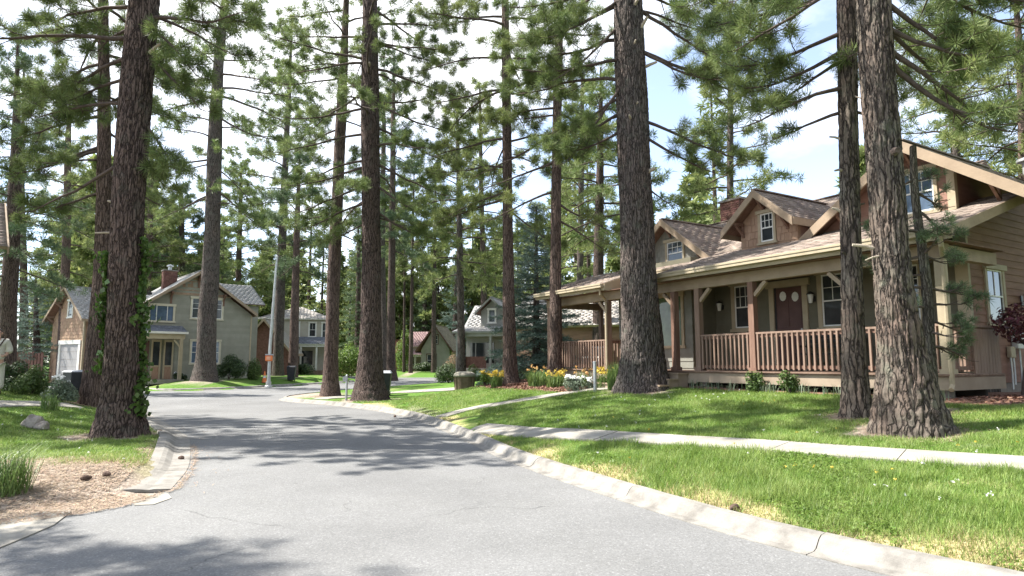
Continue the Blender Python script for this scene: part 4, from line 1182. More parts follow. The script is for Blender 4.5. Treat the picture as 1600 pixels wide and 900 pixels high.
def siding(wall, poly, course, m, parent, holes=(), separate=True, name='siding_board', z_from=None, proud=0.022):
    """lapped boards; each course its own board, broken round openings"""
    z0 = min(p[1] for p in poly) if z_from is None else z_from; z1 = max(p[1] for p in poly)
    z = z0; acc = MB(); out = []
    while z < z1 - 0.03:
        zt = min(z + course, z1)
        a = span(poly, z + 0.01); b = span(poly, zt - 0.012)
        if a is None: z = zt; continue
        if b is None: b = ((a[0] + a[1]) / 2 - 0.01, (a[0] + a[1]) / 2 + 0.01)
        cuts = sorted([(h[0], h[1]) for h in holes if h[2] < zt - 0.02 and h[3] > z + 0.02])
        segs = []; s = None; lo = a[0]; lot = b[0]
        for c in cuts:
            if c[0] > lo + 0.03: segs.append((lo, c[0], max(lot, lo) if lo == a[0] else lo, c[0]))
            lo = c[1]; lot = c[1]
        if a[1] > lo + 0.03: segs.append((lo, a[1], lot, b[1]))
        for (p0, p1, q0, q1) in segs:
            mb = MB() if separate else acc
            q0 = max(q0, p0); q1 = max(min(q1, p1), q0 + 0.005)
            t = 0.006
            mb.hexa([wall.p(p0, z, proud), wall.p(p1, z, proud), wall.p(p1, z, 0.0), wall.p(p0, z, 0.0),
                     wall.p(q0, zt, t), wall.p(q1, zt, t), wall.p(q1, zt, 0.0), wall.p(q0, zt, 0.0)])
            if separate: out.append(mb.build(name, m, parent))
        z = zt
    if not separate and acc.v:
        o = acc.build(name, m, parent); o['kind'] = 'stuff'; out.append(o)
    return out

def shakes(wall, poly, course, m, parent, holes=(), w=(0.11, 0.24), separate=True, rg=None, name='shingle'):
    rg = rg or random
    z0 = min(p[1] for p in poly); z1 = max(p[1] for p in poly); z = z0; acc = MB(); row = 0
    while z < z1 - 0.05:
        zt = min(z + course, z1)
        a = span(poly, z + 0.01); b = span(poly, zt - 0.02) or a
        if a is None: z = zt; continue
        lo, hi = max(a[0], b[0]), min(a[1], b[1]); s = lo - (0.0 if row % 2 else 0.0)
        while s < hi - 0.02:
            e = min(s + rg.uniform(*w), hi)
            cut = [h for h in holes if h[0] < e - 0.01 and h[1] > s + 0.01 and h[2] < zt - 0.02 and h[3] > z + 0.02]
            s1, e1 = s, e
            for h in cut:
                if h[0] > s + 0.03: e1 = min(e1, h[0])
                elif h[1] < e - 0.03: s1 = max(s1, h[1])
                else: e1 = s1
            if e1 - s1 > 0.03:
                mb = MB() if separate else acc
                dz = rg.uniform(-0.012, 0.012); pr = rg.uniform(0.018, 0.03)
                mb.hexa([wall.p(s1 + 0.004, z + dz, pr), wall.p(e1 - 0.004, z + dz, pr), wall.p(e1 - 0.004, z + dz, 0), wall.p(s1 + 0.004, z + dz, 0),
                         wall.p(s1 + 0.004, zt, 0.006), wall.p(e1 - 0.004, zt, 0.006), wall.p(e1 - 0.004, zt, 0), wall.p(s1 + 0.004, zt, 0)])
                if separate: mb.build(name, m, parent)
            s = e
        z = zt; row += 1
    if not separate and acc.v:
        o = acc.build('shingles', m, parent); o['kind'] = 'stuff'

def window(wall, s0, s1, z0, z1, parent, trim=TRIM, tw=0.10, glass=GLASS, top_grid=(3, 2), sash=True, sill=True, o=0.03, small=False, curtain=False, head=0.03):
    """cased double-hung window: casing > pane, sash, muntin"""
    mb = MB()
    wall.box(mb, s0, s0 + tw, z0, z1, 0.0, o + 0.02); wall.box(mb, s1 - tw, s1, z0, z1, 0.0, o + 0.02)
    wall.box(mb, s0 - 0.03, s1 + 0.03, z1, z1 + tw * 1.2, 0.0, o + 0.035 + head)
    if sill: wall.box(mb, s0 - 0.04, s1 + 0.04, z0 - tw * 0.7, z0, 0.0, o + 0.05)
    wall.box(mb, s0 + tw, s1 - tw, z0, z0 + 0.03, 0.0, o)
    w = mb.build('window', trim, parent)
    a, b = s0 + tw, s1 - tw
    wall.box(MB(), a, b, z0 + 0.03, z1, 0.002, 0.008).build('pane', glass, w)
    if curtain:
        c = MB(); n = 8; ww = (b - a) * 0.98 / n
        for i in range(n):
            x = a + 0.01 + ww * i
            c.hexa([wall.p(x, z0 + 0.04, 0.010 + (0.006 if i % 2 else 0)), wall.p(x + ww, z0 + 0.04, 0.010 + (0 if i % 2 else 0.006)), wall.p(x + ww, z0 + 0.04, 0.009), wall.p(x, z0 + 0.04, 0.009),
                    wall.p(x, (z0 + z1) / 2, 0.010 + (0.006 if i % 2 else 0)), wall.p(x + ww, (z0 + z1) / 2, 0.010 + (0 if i % 2 else 0.006)), wall.p(x + ww, (z0 + z1) / 2, 0.009), wall.p(x, (z0 + z1) / 2, 0.009)])
    if sash:
        zm = z0 + (z1 - z0) * 0.5; fw = 0.035
        sm = MB()
        wall.box(sm, a, a + fw, z0 + 0.03, z1, 0.009, 0.028); wall.box(sm, b - fw, b, z0 + 0.03, z1, 0.009, 0.028)
        wall.box(sm, a + fw, b - fw, z1 - fw, z1, 0.009, 0.028); wall.box(sm, a + fw, b - fw, z0 + 0.03, z0 + 0.03 + fw, 0.009, 0.028)
        wall.box(sm, a + fw, b - fw, zm - fw / 2, zm + fw / 2, 0.009, 0.034)
        sm.build('sash', SASH, w)
        if top_grid:
            nx, nz = top_grid; g = 0.016
            for i in range(1, nx):
                x = a + (b - a) * i / nx
                wall.box(MB(), x - g / 2, x + g / 2, zm + fw / 2, z1 - fw, 0.009, 0.022).build('muntin', SASH, w)
            for j in range(1, nz):
                q = zm + (z1 - zm) * j / nz
                wall.box(MB(), a + fw, b - fw, q - g / 2, q + g / 2, 0.009, 0.021).build('muntin', SASH, w)
    return w

def shingled(quad, m, parent, course=0.145, tab=0.32, name='shingles', thick=0.012, seed=1):
    """rows of overlapping tabs on a roof plane: quad = eave a, eave b, ridge b, ridge a"""
    A, Bq, C, Dq = [np.array(q, float) for q in quad]
    rows = max(1, int(round(np.linalg.norm((Dq + C) / 2 - (A + Bq) / 2) / course)))
    nrm = unit(np.cross(Bq - A, Dq - A)); nrm = nrm if nrm[2] > 0 else -nrm
    rg = np.random.default_rng(seed); V, F, o = [], [], 0
    for r in range(rows):
        t0 = r / rows; t1 = min((r + 1.05) / rows, 1.0)
        a0, b0 = A + (Dq - A) * t0, Bq + (C - Bq) * t0; a1, b1 = A + (Dq - A) * t1, Bq + (C - Bq) * t1
        n = max(1, int(np.linalg.norm(b0 - a0) / tab)); off = (r % 2) * 0.5
        cuts = np.r_[0, (np.arange(1, n) + off - 0.25 + rg.uniform(-0.12, 0.12, n - 1)) / n, 1] if n > 1 else np.array([0, 1.0])
        for i in range(len(cuts) - 1):
            s0, s1 = cuts[i] + 0.004 / n, cuts[i + 1] - 0.004 / n
            h = thick * rg.uniform(0.8, 1.7)
            p = [a0 + (b0 - a0) * s0, a0 + (b0 - a0) * s1, a1 + (b1 - a1) * s1, a1 + (b1 - a1) * s0]
            V += [p[0] + nrm * 0.002, p[1] + nrm * 0.002, p[2] + nrm * 0.002, p[3] + nrm * 0.002, p[0] + nrm * h, p[1] + nrm * h, p[2] + nrm * 0.004, p[3] + nrm * 0.004]
            F += [(o + 4, o + 5, o + 6, o + 7), (o, o + 1, o + 5, o + 4), (o + 1, o + 2, o + 6, o + 5), (o + 3, o, o + 4, o + 7)]
            o += 8
    ob = np_mesh(name, np.array(V), np.array(F), m, parent); ob['kind'] = 'stuff'
    return ob

def roof_plane(quad, thick, m_deck, parent, m_sh, name='roof', seed=1, course=0.145, tab=0.32):
    A, Bq, C, Dq = [Vector(q) for q in quad]
    n = (Bq - A).cross(Dq - A).normalized()
    if n.z < 0: n = -n
    o = MB().prism([A, Bq, C, Dq], -n * thick).build(name, m_deck, parent)
    bmm = bmesh.new(); bmm.from_mesh(o.data); bmesh.ops.recalc_face_normals(bmm, faces=bmm.faces); bmm.to_mesh(o.data); bmm.free()
    shingled(quad, m_sh, o, course=course, tab=tab, seed=seed)
    return o

def board(a, b, h, w, m, parent, name='barge_board'):
    """plank on edge between two points, top at the line"""
    a = Vector(a); b = Vector(b); d = (b - a).normalized(); s = d.cross(Vector((0, 0, 1))).normalized() * w / 2
    dn = Vector((0, 0, -h))
    return MB().hexa([a - s + dn, a + s + dn, b + s + dn, b - s + dn, a - s, a + s, b + s, b - s]).build(name, m, parent)

def gable_roof(p, xc, half, zr, slope, y0, y1, m_sh, m_trim=TRIM_TAN, thick=0.07, bh=0.2, seed=1, m_deck=CEDAR, eave_trim=True, course=0.145):
    """roof with ridge along local y at x = xc: two planes with barge boards on the y0 side"""
    ze = zr - slope * half
    for sd in (-1, 1):
        q = [(xc + sd * half, y0, ze), (xc + sd * half, y1, ze), (xc, y1, zr), (xc, y0, zr)]
        roof_plane(q, thick, m_deck, p, m_sh, seed=seed + sd, course=course)
        board((xc + sd * half, y0 - 0.02, ze + 0.01), (xc, y0 - 0.02, zr + 0.01), bh, 0.05, m_trim, p)
        if eave_trim: board((xc + sd * (half + 0.015), y0, ze - 0.0), (xc + sd * (half + 0.015), y1, ze - 0.0), bh * 0.85, 0.03, m_trim, p, 'fascia')
    MB().bar((xc, y0 - 0.01, zr + 0.02), (xc, y1, zr + 0.02), 0.16, 0.03).build('ridge_cap', m_sh, p)

def brick_stack(p, x0, x1, y0, y1, z0, z1, cap=True):
    """chimney built of single bricks laid in courses round a mortar core"""
    c = MB().box(x0 + 0.012, x1 - 0.012, y0 + 0.012, y1 - 0.012, z0, z1 - 0.01).build('chimney', MORTAR, p)
    V = MB(); z = z0; r = 0
    while z < z1 - 0.04:
        zt = z + 0.066
        for (ax, lo, hi, fix, sgn) in (('x', x0, x1, y0, -1), ('x', x0, x1, y1, 1), ('y', y0, y1, x0, -1), ('y', y0, y1, x1, 1)):
            s = lo - (0.11 if r % 2 else 0)
            while s < hi:
                a, b = max(s, lo), min(s + 0.21, hi)
                if b - a > 0.03:
                    d = random.uniform(0, 0.006)
                    if ax == 'x': V.box(a, b, min(fix, fix + sgn * (-0.02)), max(fix, fix - sgn * 0.02) , z, zt) if False else V.box(a, b, fix - 0.02 + (d if sgn > 0 else -d), fix + 0.02 + (d if sgn > 0 else -d), z, zt)
                    else: V.box(fix - 0.02 + (d if sgn > 0 else -d), fix + 0.02 + (d if sgn > 0 else -d), a + 0.022, b - 0.022 if b == hi else b, z, zt)
                s += 0.222
        z += 0.078; r += 1
    o = V.build('bricks', BRICK, c); o['kind'] = 'stuff'
    if cap: MB().box(x0 - 0.06, x1 + 0.06, y0 - 0.06, y1 + 0.06, z1, z1 + 0.07).build('chimney_cap', MORTAR, c)
    return c

# ================================================================== the brown house with the long porch
H = thing('craftsman_house', 'large brown shingled house with a long railed porch and three front gables', 'house', (HX, HY, 0), R(HROT))
GR = 0.98; DK = 1.43
yW = 2.0                                   # main front wall
fw = Wall((-7.2, yW), (1, 0))              # s = x + 7.2
LWx0, LWx1, LWy = -10.45, -7.2, 1.0        # projecting wing on the left
# --- wall cores
core = MB()
core.box(-7.2, -0.56, yW + 0.005, 9.0, GR - 0.2, 4.95)
core.box(LWx0, LWx1, LWy + 0.005, 9.0, GR - 0.2, 4.75)
wall_front = core.build('wall', SIDE_OLIVE, H)
doorh = (1.92, 3.08, DK, 3.82)             # s0,s1,z0,z1
win1 = (0.62, 1.42, 2.60, 3.84); win2 = (3.36, 4.46, 2.52, 3.86); win3 = (5.15, 5.95, 2.55, 3.84)
siding(fw, [(0, DK), (6.64, DK), (6.64, 4.5), (0, 4.5)], 0.19, SIDE_OLIVE, wall_front, [doorh, win1, win2, win3])
for w_, g in ((win1, GLASS), (win2, GLASS), (win3, GLASS)):
    window(fw, *w_, H, glass=g, tw=0.12, curtain=False)
# front door
dm = MB(); fw.box(dm, 1.92, 2.07, DK, 3.66, 0.0, 0.06); fw.box(dm, 2.93, 3.08, DK, 3.66, 0.0, 0.06); fw.box(dm, 1.84, 3.16, 3.66, 3.84, 0.0, 0.09)
dcase = dm.build('door_frame', TRIM, H)
d = fw.box(MB(), 2.12, 2.93, DK + 0.02, 3.64, -0.03, 0.012).build('door', DOOR, dcase)
fw.box(MB(), 2.07, 2.12, DK, 3.66, 0.0, 0.02).build('door_gap', DARK, dcase)
for (a, b, c_, e) in ((2.19, 2.50, 2.60, 3.30), (2.56, 2.87, 2.60, 3.30), (2.19, 2.50, 1.6, 2.42), (2.56, 2.87, 1.6, 2.42)):
    fw.box(MB(), a, b, c_, e, 0.012, 0.024).build('door_panel', DOOR, dcase)
for (cx, cz) in ((2.34, 3.42), (2.71, 3.38)):
    MB().prism([fw.p(cx + 0.10 * math.cos(t * math.pi / 6), cz + 0.13 * math.sin(t * math.pi / 6), 0.014) for t in range(12)], Vector(fw.p(0, 0, 0.012)) - Vector(fw.p(0, 0, 0))).build('door_light', LAMPGLASS, dcase)
MB().tube([fw.p(2.90, 2.5, 0.02), fw.p(2.90, 2.5, 0.08)], 0.03, 10).build('door_knob', STEEL, dcase)
# porch lights beside the door and window
for s in (0.28, 3.25):
    lm = MB(); fw.box(lm, s - 0.05, s + 0.05, 3.20, 3.34, 0.02, 0.04); lm.bar(fw.p(s, 3.32, 0.03), fw.p(s, 3.36, 0.16), 0.02, 0.02)
    lm.lathe([(0.02, 3.46), (0.10, 3.40), (0.10, 3.38)], 8, fw.p(s, 0, 0.16)[:2]); L_ = lm.build('wall_lantern', DARK, H)
    MB().lathe([(0.045, 3.16), (0.075, 3.38), (0.07, 3.38)], 8, fw.p(s, 0, 0.16)[:2]).build('lantern_glass', LAMPGLASS, L_)
# --- left wing with the big window
lw = Wall((LWx0, LWy), (1, 0))
bigw = (0.5, 2.95, 2.15, 3.62)
siding(lw, [(0, DK - 0.35), (3.25, DK - 0.35), (3.25, 4.4), (0, 4.4)], 0.20, SIDE_GREY, wall_front, [bigw])
bw = MB()
lw.box(bw, bigw[0], bigw[0] + 0.1, bigw[2], bigw[3], 0, 0.05); lw.box(bw, bigw[1] - 0.1, bigw[1], bigw[2], bigw[3], 0, 0.05); lw.box(bw, 1.68, 1.77, bigw[2], bigw[3], 0, 0.045)
lw.box(bw, bigw[0] - 0.04, bigw[1] + 0.04, bigw[3], bigw[3] + 0.13, 0, 0.07); lw.box(bw, bigw[0] - 0.04, bigw[1] + 0.04, bigw[2] - 0.08, bigw[2], 0, 0.07)
bwo = bw.build('window', TRIM, H)
for a, b in ((0.6, 1.68), (1.77, 2.85)):
    lw.box(MB(), a, b, bigw[2], bigw[3], 0.002, 0.01).build('pane', GLASS_GREEN, bwo)
lwr = Wall((LWx1, LWy), (0, 1)); lwr.n = Vector((1, 0, 0))
siding(lwr, [(0, DK), (1.0, DK), (1.0, 4.3), (0, 4.3)], 0.19, SIDE_OLIVE, wall_front)
lwl = Wall((LWx0, 9.0), (0, -1))
siding(lwl, [(0, GR), (8, GR), (8, 4.7), (0, 4.7)], 0.19, SIDE_TAN, wall_front, separate=False, name='siding_boards')
# --- right side wall, in shade
sw = Wall((-0.56, yW), (0, 1)); sw.n = Vector((1, 0, 0))
side_poly = [(0, GR + 0.22), (7, GR + 0.22), (7, 5.25), (2.2, 5.25), (0.0, 4.72)]
wall_side = sw.poly(MB(), side_poly, -0.1, 0.0).build('wall', SIDE_TAN, H)
side_win = (1.05, 1.98, 2.52, 3.72)
siding(sw, side_poly, 0.165, SIDE_TAN, wall_side, [side_win])
window(sw, *side_win, H, glass=GLASS, tw=0.1, top_grid=(2, 1))
sw.box(MB(), -0.02, 0.17, GR + 0.2, 4.6, 0.0, 0.05).build('corner_board', TRIM, H)
MB().box(-0.60, -0.35, yW - 0.09, yW - 0.0, DK, 4.5).build('corner_board', TRIM, H)
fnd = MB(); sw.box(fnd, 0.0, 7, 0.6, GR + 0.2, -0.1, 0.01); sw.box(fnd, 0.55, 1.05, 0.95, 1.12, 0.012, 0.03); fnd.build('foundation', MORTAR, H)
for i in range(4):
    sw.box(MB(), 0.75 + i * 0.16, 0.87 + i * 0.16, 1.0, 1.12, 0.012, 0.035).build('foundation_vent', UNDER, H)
# --- porch floor, skirt, steps
MB().box(-13.2, 0.12, -0.16, LWy, DK - 0.06, DK - 0.03).build('porch_floor', DECK, H)
MB().box(LWx1, 0.12, LWy, yW, DK - 0.06, DK - 0.03).build('porch_floor', DECK, H)
k = 0; y = -0.20
while y < yW - 0.1:
    x0 = -13.2 if y < LWy - 0.12 else -7.18
    MB().box(x0, 0.14, y, y + 0.125, DK - 0.03, DK).build('floor_board', DECK, H); y += 0.135
for a, b in ((-13.2, -9.75), (-6.05, 0.1)):
    MB().box(a, b, -0.14, -0.10, DK - 0.30, DK - 0.062).build('porch_skirt', SKIRT, H)
MB().box(0.08, 0.12, -0.10, yW, DK - 0.30, DK - 0.062).build('porch_skirt', SKIRT, H)
MB().box(-13.24, -13.2, -0.1, 2.2, GR - 0.1, DK - 0.062).build('porch_skirt', SKIRT, H)
MB().box(-9.74, -6.06, -0.13, -0.09, DK - 0.34, DK - 0.064).build('porch_skirt', SKIRT, H)
for x in (-13.0, -11.4, -9.8, -8.2, -6.0, -4.3, -1.9, -0.1):
    MB().box(x - 0.1, x + 0.1, 0.02, 0.22, 0.6, DK - 0.07).build('pier', MORTAR, H)
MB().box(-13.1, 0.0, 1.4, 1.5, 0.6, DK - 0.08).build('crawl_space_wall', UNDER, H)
for i in range(3):
    z1 = DK - 0.06 - 0.155 * i
    MB().box(-9.1, -6.35, -0.50 - 0.34 * i, -0.17 - 0.34 * i if i else -0.15, GR - 0.2, z1 - 0.04).build('step', SKIRT, H)
    MB().box(-9.14, -6.31, -0.53 - 0.34 * i, -0.165 - 0.34 * i if i else -0.15, z1 - 0.04, z1).build('step_tread', TRIM_TAN, H)
# --- posts, beam, railing
PT = 0.16
posts = [(-13.1, 0, CEDAR_PALE), (-12.55, 0, CEDAR), (-9.82, 0, CEDAR_PALE), (-6.9, 0, CEDAR), (-6.02, 0, CEDAR_PALE), (-4.28, 0, CEDAR), (-1.82, 0, CEDAR_PALE), (0.02, 0, TRIM)]
for x, y, m in posts:
    MB().box(x - PT / 2, x + PT / 2, y - PT / 2, y + PT / 2, DK, 3.62).build('post', m, H)
    MB().box(x - PT / 2 - 0.03, x + PT / 2 + 0.03, y - PT / 2 - 0.03, y + PT / 2 + 0.03, DK + 0.001, DK + 0.09).build('post_base', m, H)
for x in (-13.0, -10.6):
    MB().box(x - 0.07, x + 0.07, 2.2, 2.34, GR - 0.2, 4.0).build('post', CEDAR_PALE, H)
for x, sd in ((-6.9, -1), (-6.02, 1), (-4.28, 1), (-1.82, -1), (-9.82, -1), (-13.1, 1)):
    MB().bar((x + sd * 0.08, 0, 3.28), (x + sd * 0.42, 0, 3.60), 0.09, 0.09).build('knee_brace', TRIM_TAN, H)
MB().box(-13.2, 0.15, -0.09, 0.09, 3.62, 3.88).build('porch_beam', TRIM_TAN, H)
MB().box(-0.02, 0.14, 0.09, yW, 3.62, 3.86).build('porch_beam', TRIM_TAN, H)
MB().box(-13.2, -13.04, 0.09, 2.3, 3.62, 3.86).build('porch_beam', TRIM_TAN, H)
def rail_run(a, b, axis='x', fix=0.0, pitch=0.135):
    n = max(1, int(round((b - a) / pitch)))
    def bx(s0, s1, o0, o1, z0, z1):
        m = MB()
        return m.box(s0, s1, fix + o0, fix + o1, z0, z1) if axis == 'x' else m.box(fix + o0, fix + o1, s0, s1, z0, z1)
    bx(a, b, -0.055, 0.055, 2.33, 2.375).build('hand_rail', CEDAR_PALE, H)
    bx(a, b, -0.025, 0.025, 2.25, 2.328).build('top_rail', CEDAR, H)
    bx(a, b, -0.025, 0.025, 1.50, 1.575).build('bottom_rail', CEDAR, H)
    for i in range(n):
        c = a + (b - a) * (i + 0.5) / n + random.uniform(-0.004, 0.004)
        bx(c - 0.021, c + 0.021, -0.068, -0.026, 1.47, 2.327).build('baluster', CEDAR_PALE, H)
for a, b in ((-13.02, -12.63), (-12.47, -9.9), (-5.94, -4.36), (-4.2, -1.9), (-1.74, -0.06)):
    rail_run(a, b)
rail_run(0.1, yW - 0.1, 'y', 0.03)
rail_run(0.1, 2.2, 'y', -13.1)
rail_run(0.1, LWy - 0.02, 'y', -9.82)
# solid boarded side screen at the wall end
for i in range(9):
    MB().box(0.045, 0.075, 0.9 + i * 0.12, 1.01 + i * 0.12, DK - 0.1, 2.30).build('screen_board', CEDAR_PALE, H)
# --- porch ceiling and roof
MB().box(-13.2, 0.3, -0.3, LWy - 0.0, 3.885, 3.90).build('porch_ceiling', CEDAR, H)
MB().box(-7.2, 0.3, LWy, yW, 3.885, 3.90).build('porch_ceiling', CEDAR, H)
x = -12.9
while x < 0.3:
    if not (-9.4 < x < -7.3):
        MB().bar((x, -0.48, 3.95), (x, 0.3, 4.2), 0.05, 0.11).build('rafter_tail', TRIM_TAN, H)
    x += 0.61
SL1 = 0.33
def zr_(y): return 4.10 + SL1 * (y + 0.5) if y <= 2 else 4.925 + 0.53 * (y - 2)
for (a, b, y0) in ((-13.25, -9.4, -0.5), (-9.4, -7.15, 0.35), (-7.15, 0.47, -0.5)):
    roof_plane([(a, y0, zr_(y0)), (b, y0, zr_(y0)), (b, 2.0, zr_(2)), (a, 2.0, zr_(2))], 0.06, CEDAR, H, SHINGLE, seed=int(a * 10) % 97)
    g = MB(); g.box(a, b, y0 - 0.13, y0 - 0.005, zr_(y0) - 0.135, zr_(y0) - 0.02); g.box(a, b, y0 - 0.145, y0 - 0.13, zr_(y0) - 0.06, zr_(y0) - 0.005)
    g.build('gutter', TRIM, H, bevel=0.012)
    MB().box(a, b, y0 - 0.004, y0 + 0.03, zr_(y0) - 0.22, zr_(y0) - 0.065).build('fascia', TRIM, H)
for xx in (-9.4, -7.15):
    MB().prism([(xx, -0.5, zr_(-0.5) - 0.22), (xx, 0.35, zr_(-0.5) - 0.22), (xx, 0.35, zr_(0.35) - 0.01), (xx, -0.5, zr_(-0.5) - 0.01)], (0.03, 0, 0)).build('fascia', TRIM, H)
MB().tube([(-9.55, -0.56, 3.93), (-9.58, -0.50, 3.78), (-9.72, -0.2, 3.66), (-9.76, -0.13, 3.5), (-9.76, -0.13, 1.3)], 0.042, 8).build('downspout', TRIM, H)
MB().tube([(0.30, -0.56, 3.93), (0.28, -0.48, 3.78), (0.16, -0.2, 3.64), (0.14, -0.16, 3.5), (0.14, -0.16, 1.25), (0.18, -0.3, 1.15)], 0.045, 8).build('downspout', TRIM, H)
# pavilion end at the left: roof returns to the rear
roof_plane([(-13.25, 2.45, 3.95), (-10.4, 2.45, 3.95), (-10.4, 2.0, zr_(2)), (-13.25, 2.0, zr_(2))], 0.05, CEDAR, H, SHINGLE, seed=44)
# side rake of the porch roof
board((0.47, -0.52, zr_(-0.5) + 0.0), (0.47, 3.1, zr_(2) + 0.33 * 1.1), 0.20, 0.04, TRIM_TAN, H)
board((-13.27, -0.52, zr_(-0.5)), (-13.27, 2.0, zr_(2)), 0.20, 0.04, TRIM_TAN, H)
roof_plane([(-0.56, 2.0, zr_(2)), (0.47, 2.0, zr_(2)), (0.47, 3.3, zr_(2) + 0.43), (-0.56, 3.3, zr_(2) + 0.43)], 0.06, CEDAR, H, SHINGLE, seed=45)
# --- main roof behind the dormers
RY, RZ = 5.5, zr_(5.5)
roof_plane([(-10.9, 2.0, zr_(2)), (-1.3, 2.0, zr_(2)), (-1.3, RY, RZ), (-10.9, RY, RZ)], 0.07, CEDAR, H, SHINGLE, seed=46)
roof_plane([(-1.3, 9.3, 4.9), (-10.9, 9.3, 4.9), (-10.9, RY, RZ), (-1.3, RY, RZ)], 0.07, CEDAR, H, SHINGLE, seed=47, tab=0.6, course=0.3)
MB().bar((-10.9, RY, RZ + 0.02), (-1.3, RY, RZ + 0.02), 0.18, 0.03).build('ridge_cap', SHINGLE, H)
# --- gables
def front_gable(xc, half, zr, slope, yface, yrake, yback, wx0, wx1, zb, skin, win, seed, bh=0.22, kind='shake', brackets=True, wglass=GLASS):
    gw = Wall((wx0, yface), (1, 0)); W_ = wx1 - wx0
    zL = zr - slope * abs(xc - wx0) - 0.10; zRt = zr - slope * abs(wx1 - xc) - 0.10
    poly = [(0, zb), (W_, zb), (W_, max(zRt, zb + 0.02)), (xc - wx0, zr - 0.10), (0, max(zL, zb + 0.02))]
    c = gw.poly(MB(), poly, -0.12, 0.0).build('gable_wall', skin, H)
    hole = [(win[0] - wx0, win[1] - wx0, win[2], win[3])]
    if kind == 'shake': shakes(gw, poly, 0.20, skin, c, hole)
    else: siding(gw, poly, 0.19, skin, c, hole)
    window(gw, win[0] - wx0, win[1] - wx0, win[2], win[3], H, glass=wglass, tw=0.075)
    for sx in (wx0, wx1):      # cheek walls
        MB().box(min(sx, sx + (0.1 if sx == wx0 else -0.1)), max(sx, sx + (0.1 if sx == wx0 else -0.1)), yface + 0.12, yback, zb - 0.2, zr - slope * abs(sx - xc) - 0.12).build('cheek_wall', SIDE_TAN, H)
    gable_roof(H, xc, half, zr, slope, yrake, yback, SHINGLE, TRIM_TAN, seed=seed, bh=bh)
    if brackets:
        for t in (0.0, -0.62, 0.62):
            xb = xc + half * t; zb_ = zr - slope * abs(xb - xc) - 0.10
            b_ = MB(); b_.bar((xb, yface, zb_ - 0.10), (xb, yrake + 0.03, zb_ - 0.10), 0.07, 0.07); b_.bar((xb, yface, zb_ - 0.42), (xb, yrake + 0.10, zb_ - 0.13), 0.06, 0.06); b_.bar((xb, yface - 0.03, zb_ - 0.1), (xb, yface - 0.03, zb_ - 0.46), 0.07, 0.05)
            b_.build('bracket', CEDAR, H)
    return c
front_gable(-4.95, 1.14, 6.26, 0.84, 1.5, 1.08, 4.3, -5.75, -3.97, 4.62, SHAKE, (-5.15, -4.60, 4.86, 5.66), 60)
front_gable(-8.87, 2.22, 6.26, 0.76, 1.9, 1.48, 4.4, -10.5, -7.25, 4.72, SHAKE_GREY, (-9.1, -8.26, 4.78, 5.54), 70)
front_gable(-1.35, 2.65, 6.62, 0.70, 2.02, 1.55, 5.6, -3.55, -0.56, 4.80, SIDE_TAN, (-1.75, -0.85, 4.98, 5.95), 80, bh=0.26, kind='board', wglass=GLASS_BLUE)
MB().box(-0.64, -0.48, 1.93, 2.05, 4.75, 5.95).build('corner_board', TRIM, H)
brick_stack(H, -10.1, -9.2, 5.75, 6.35, 5.6, 7.6)
vt = MB().lathe([(0.10, 5.75), (0.10, 6.02), (0.2, 6.03), (0.2, 6.08), (0.05, 6.14)], 12, (0.25, 3.6)).build('roof_vent', STEEL, H)
# furniture glimpsed behind the railing
bench = thing('porch_bench', 'dark slatted bench behind the porch railing below the window', 'bench', (*(np.array([HX, HY]) + hx_ * -3.3 + hy_ * 1.5), DK), R(HROT))
for z in (0.42, 0.62, 0.74, 0.86):
    (MB().box(-0.75, 0.75, -0.25, 0.2, z - 0.02, z + 0.02) if z < 0.5 else MB().box(-0.75, 0.75, 0.2, 0.24, z - 0.04, z + 0.04)).build('seat' if z < 0.5 else 'back_slat', DARK, bench)
for x in (-0.7, 0.7):
    for y in (-0.2, 0.2): MB().box(x - 0.03, x + 0.03, y - 0.03, y + 0.03, 0, 0.86 if y > 0 else 0.6).build('leg', DARK, bench)
    MB().box(x - 0.04, x + 0.04, -0.25, 0.2, 0.601, 0.64).build('armrest', DARK, bench)
# string lights along the porch floor edge left of the steps
SHADEM = mat('blind_white', (0.6, 0.58, 0.52), (0.68, 0.66, 0.6), scale=8)
# white lattice and planter behind the left railing
pl = thing('porch_chair', 'white wicker chair behind the left porch railing', 'chair', (*(np.array([HX, HY]) + hx_ * -11.4 + hy_ * 0.7), DK), R(HROT))
MB().box(-0.5, 0.5, -0.25, 0.25, 0.36, 0.42).build('seat', WHITE, pl)
for i in range(9): MB().box(-0.48 + i * 0.115, -0.44 + i * 0.115, 0.22, 0.25, 0.42, 0.72).build('back_slat', WHITE, pl)
MB().box(-0.5, 0.5, 0.215, 0.255, 0.72, 0.77).build('top_rail', WHITE, pl)
for x in (-0.46, 0.46):
    for y in (-0.21, 0.21): MB().box(x - 0.025, x + 0.025, y - 0.025, y + 0.025, 0, 0.36).build('leg', WHITE, pl)
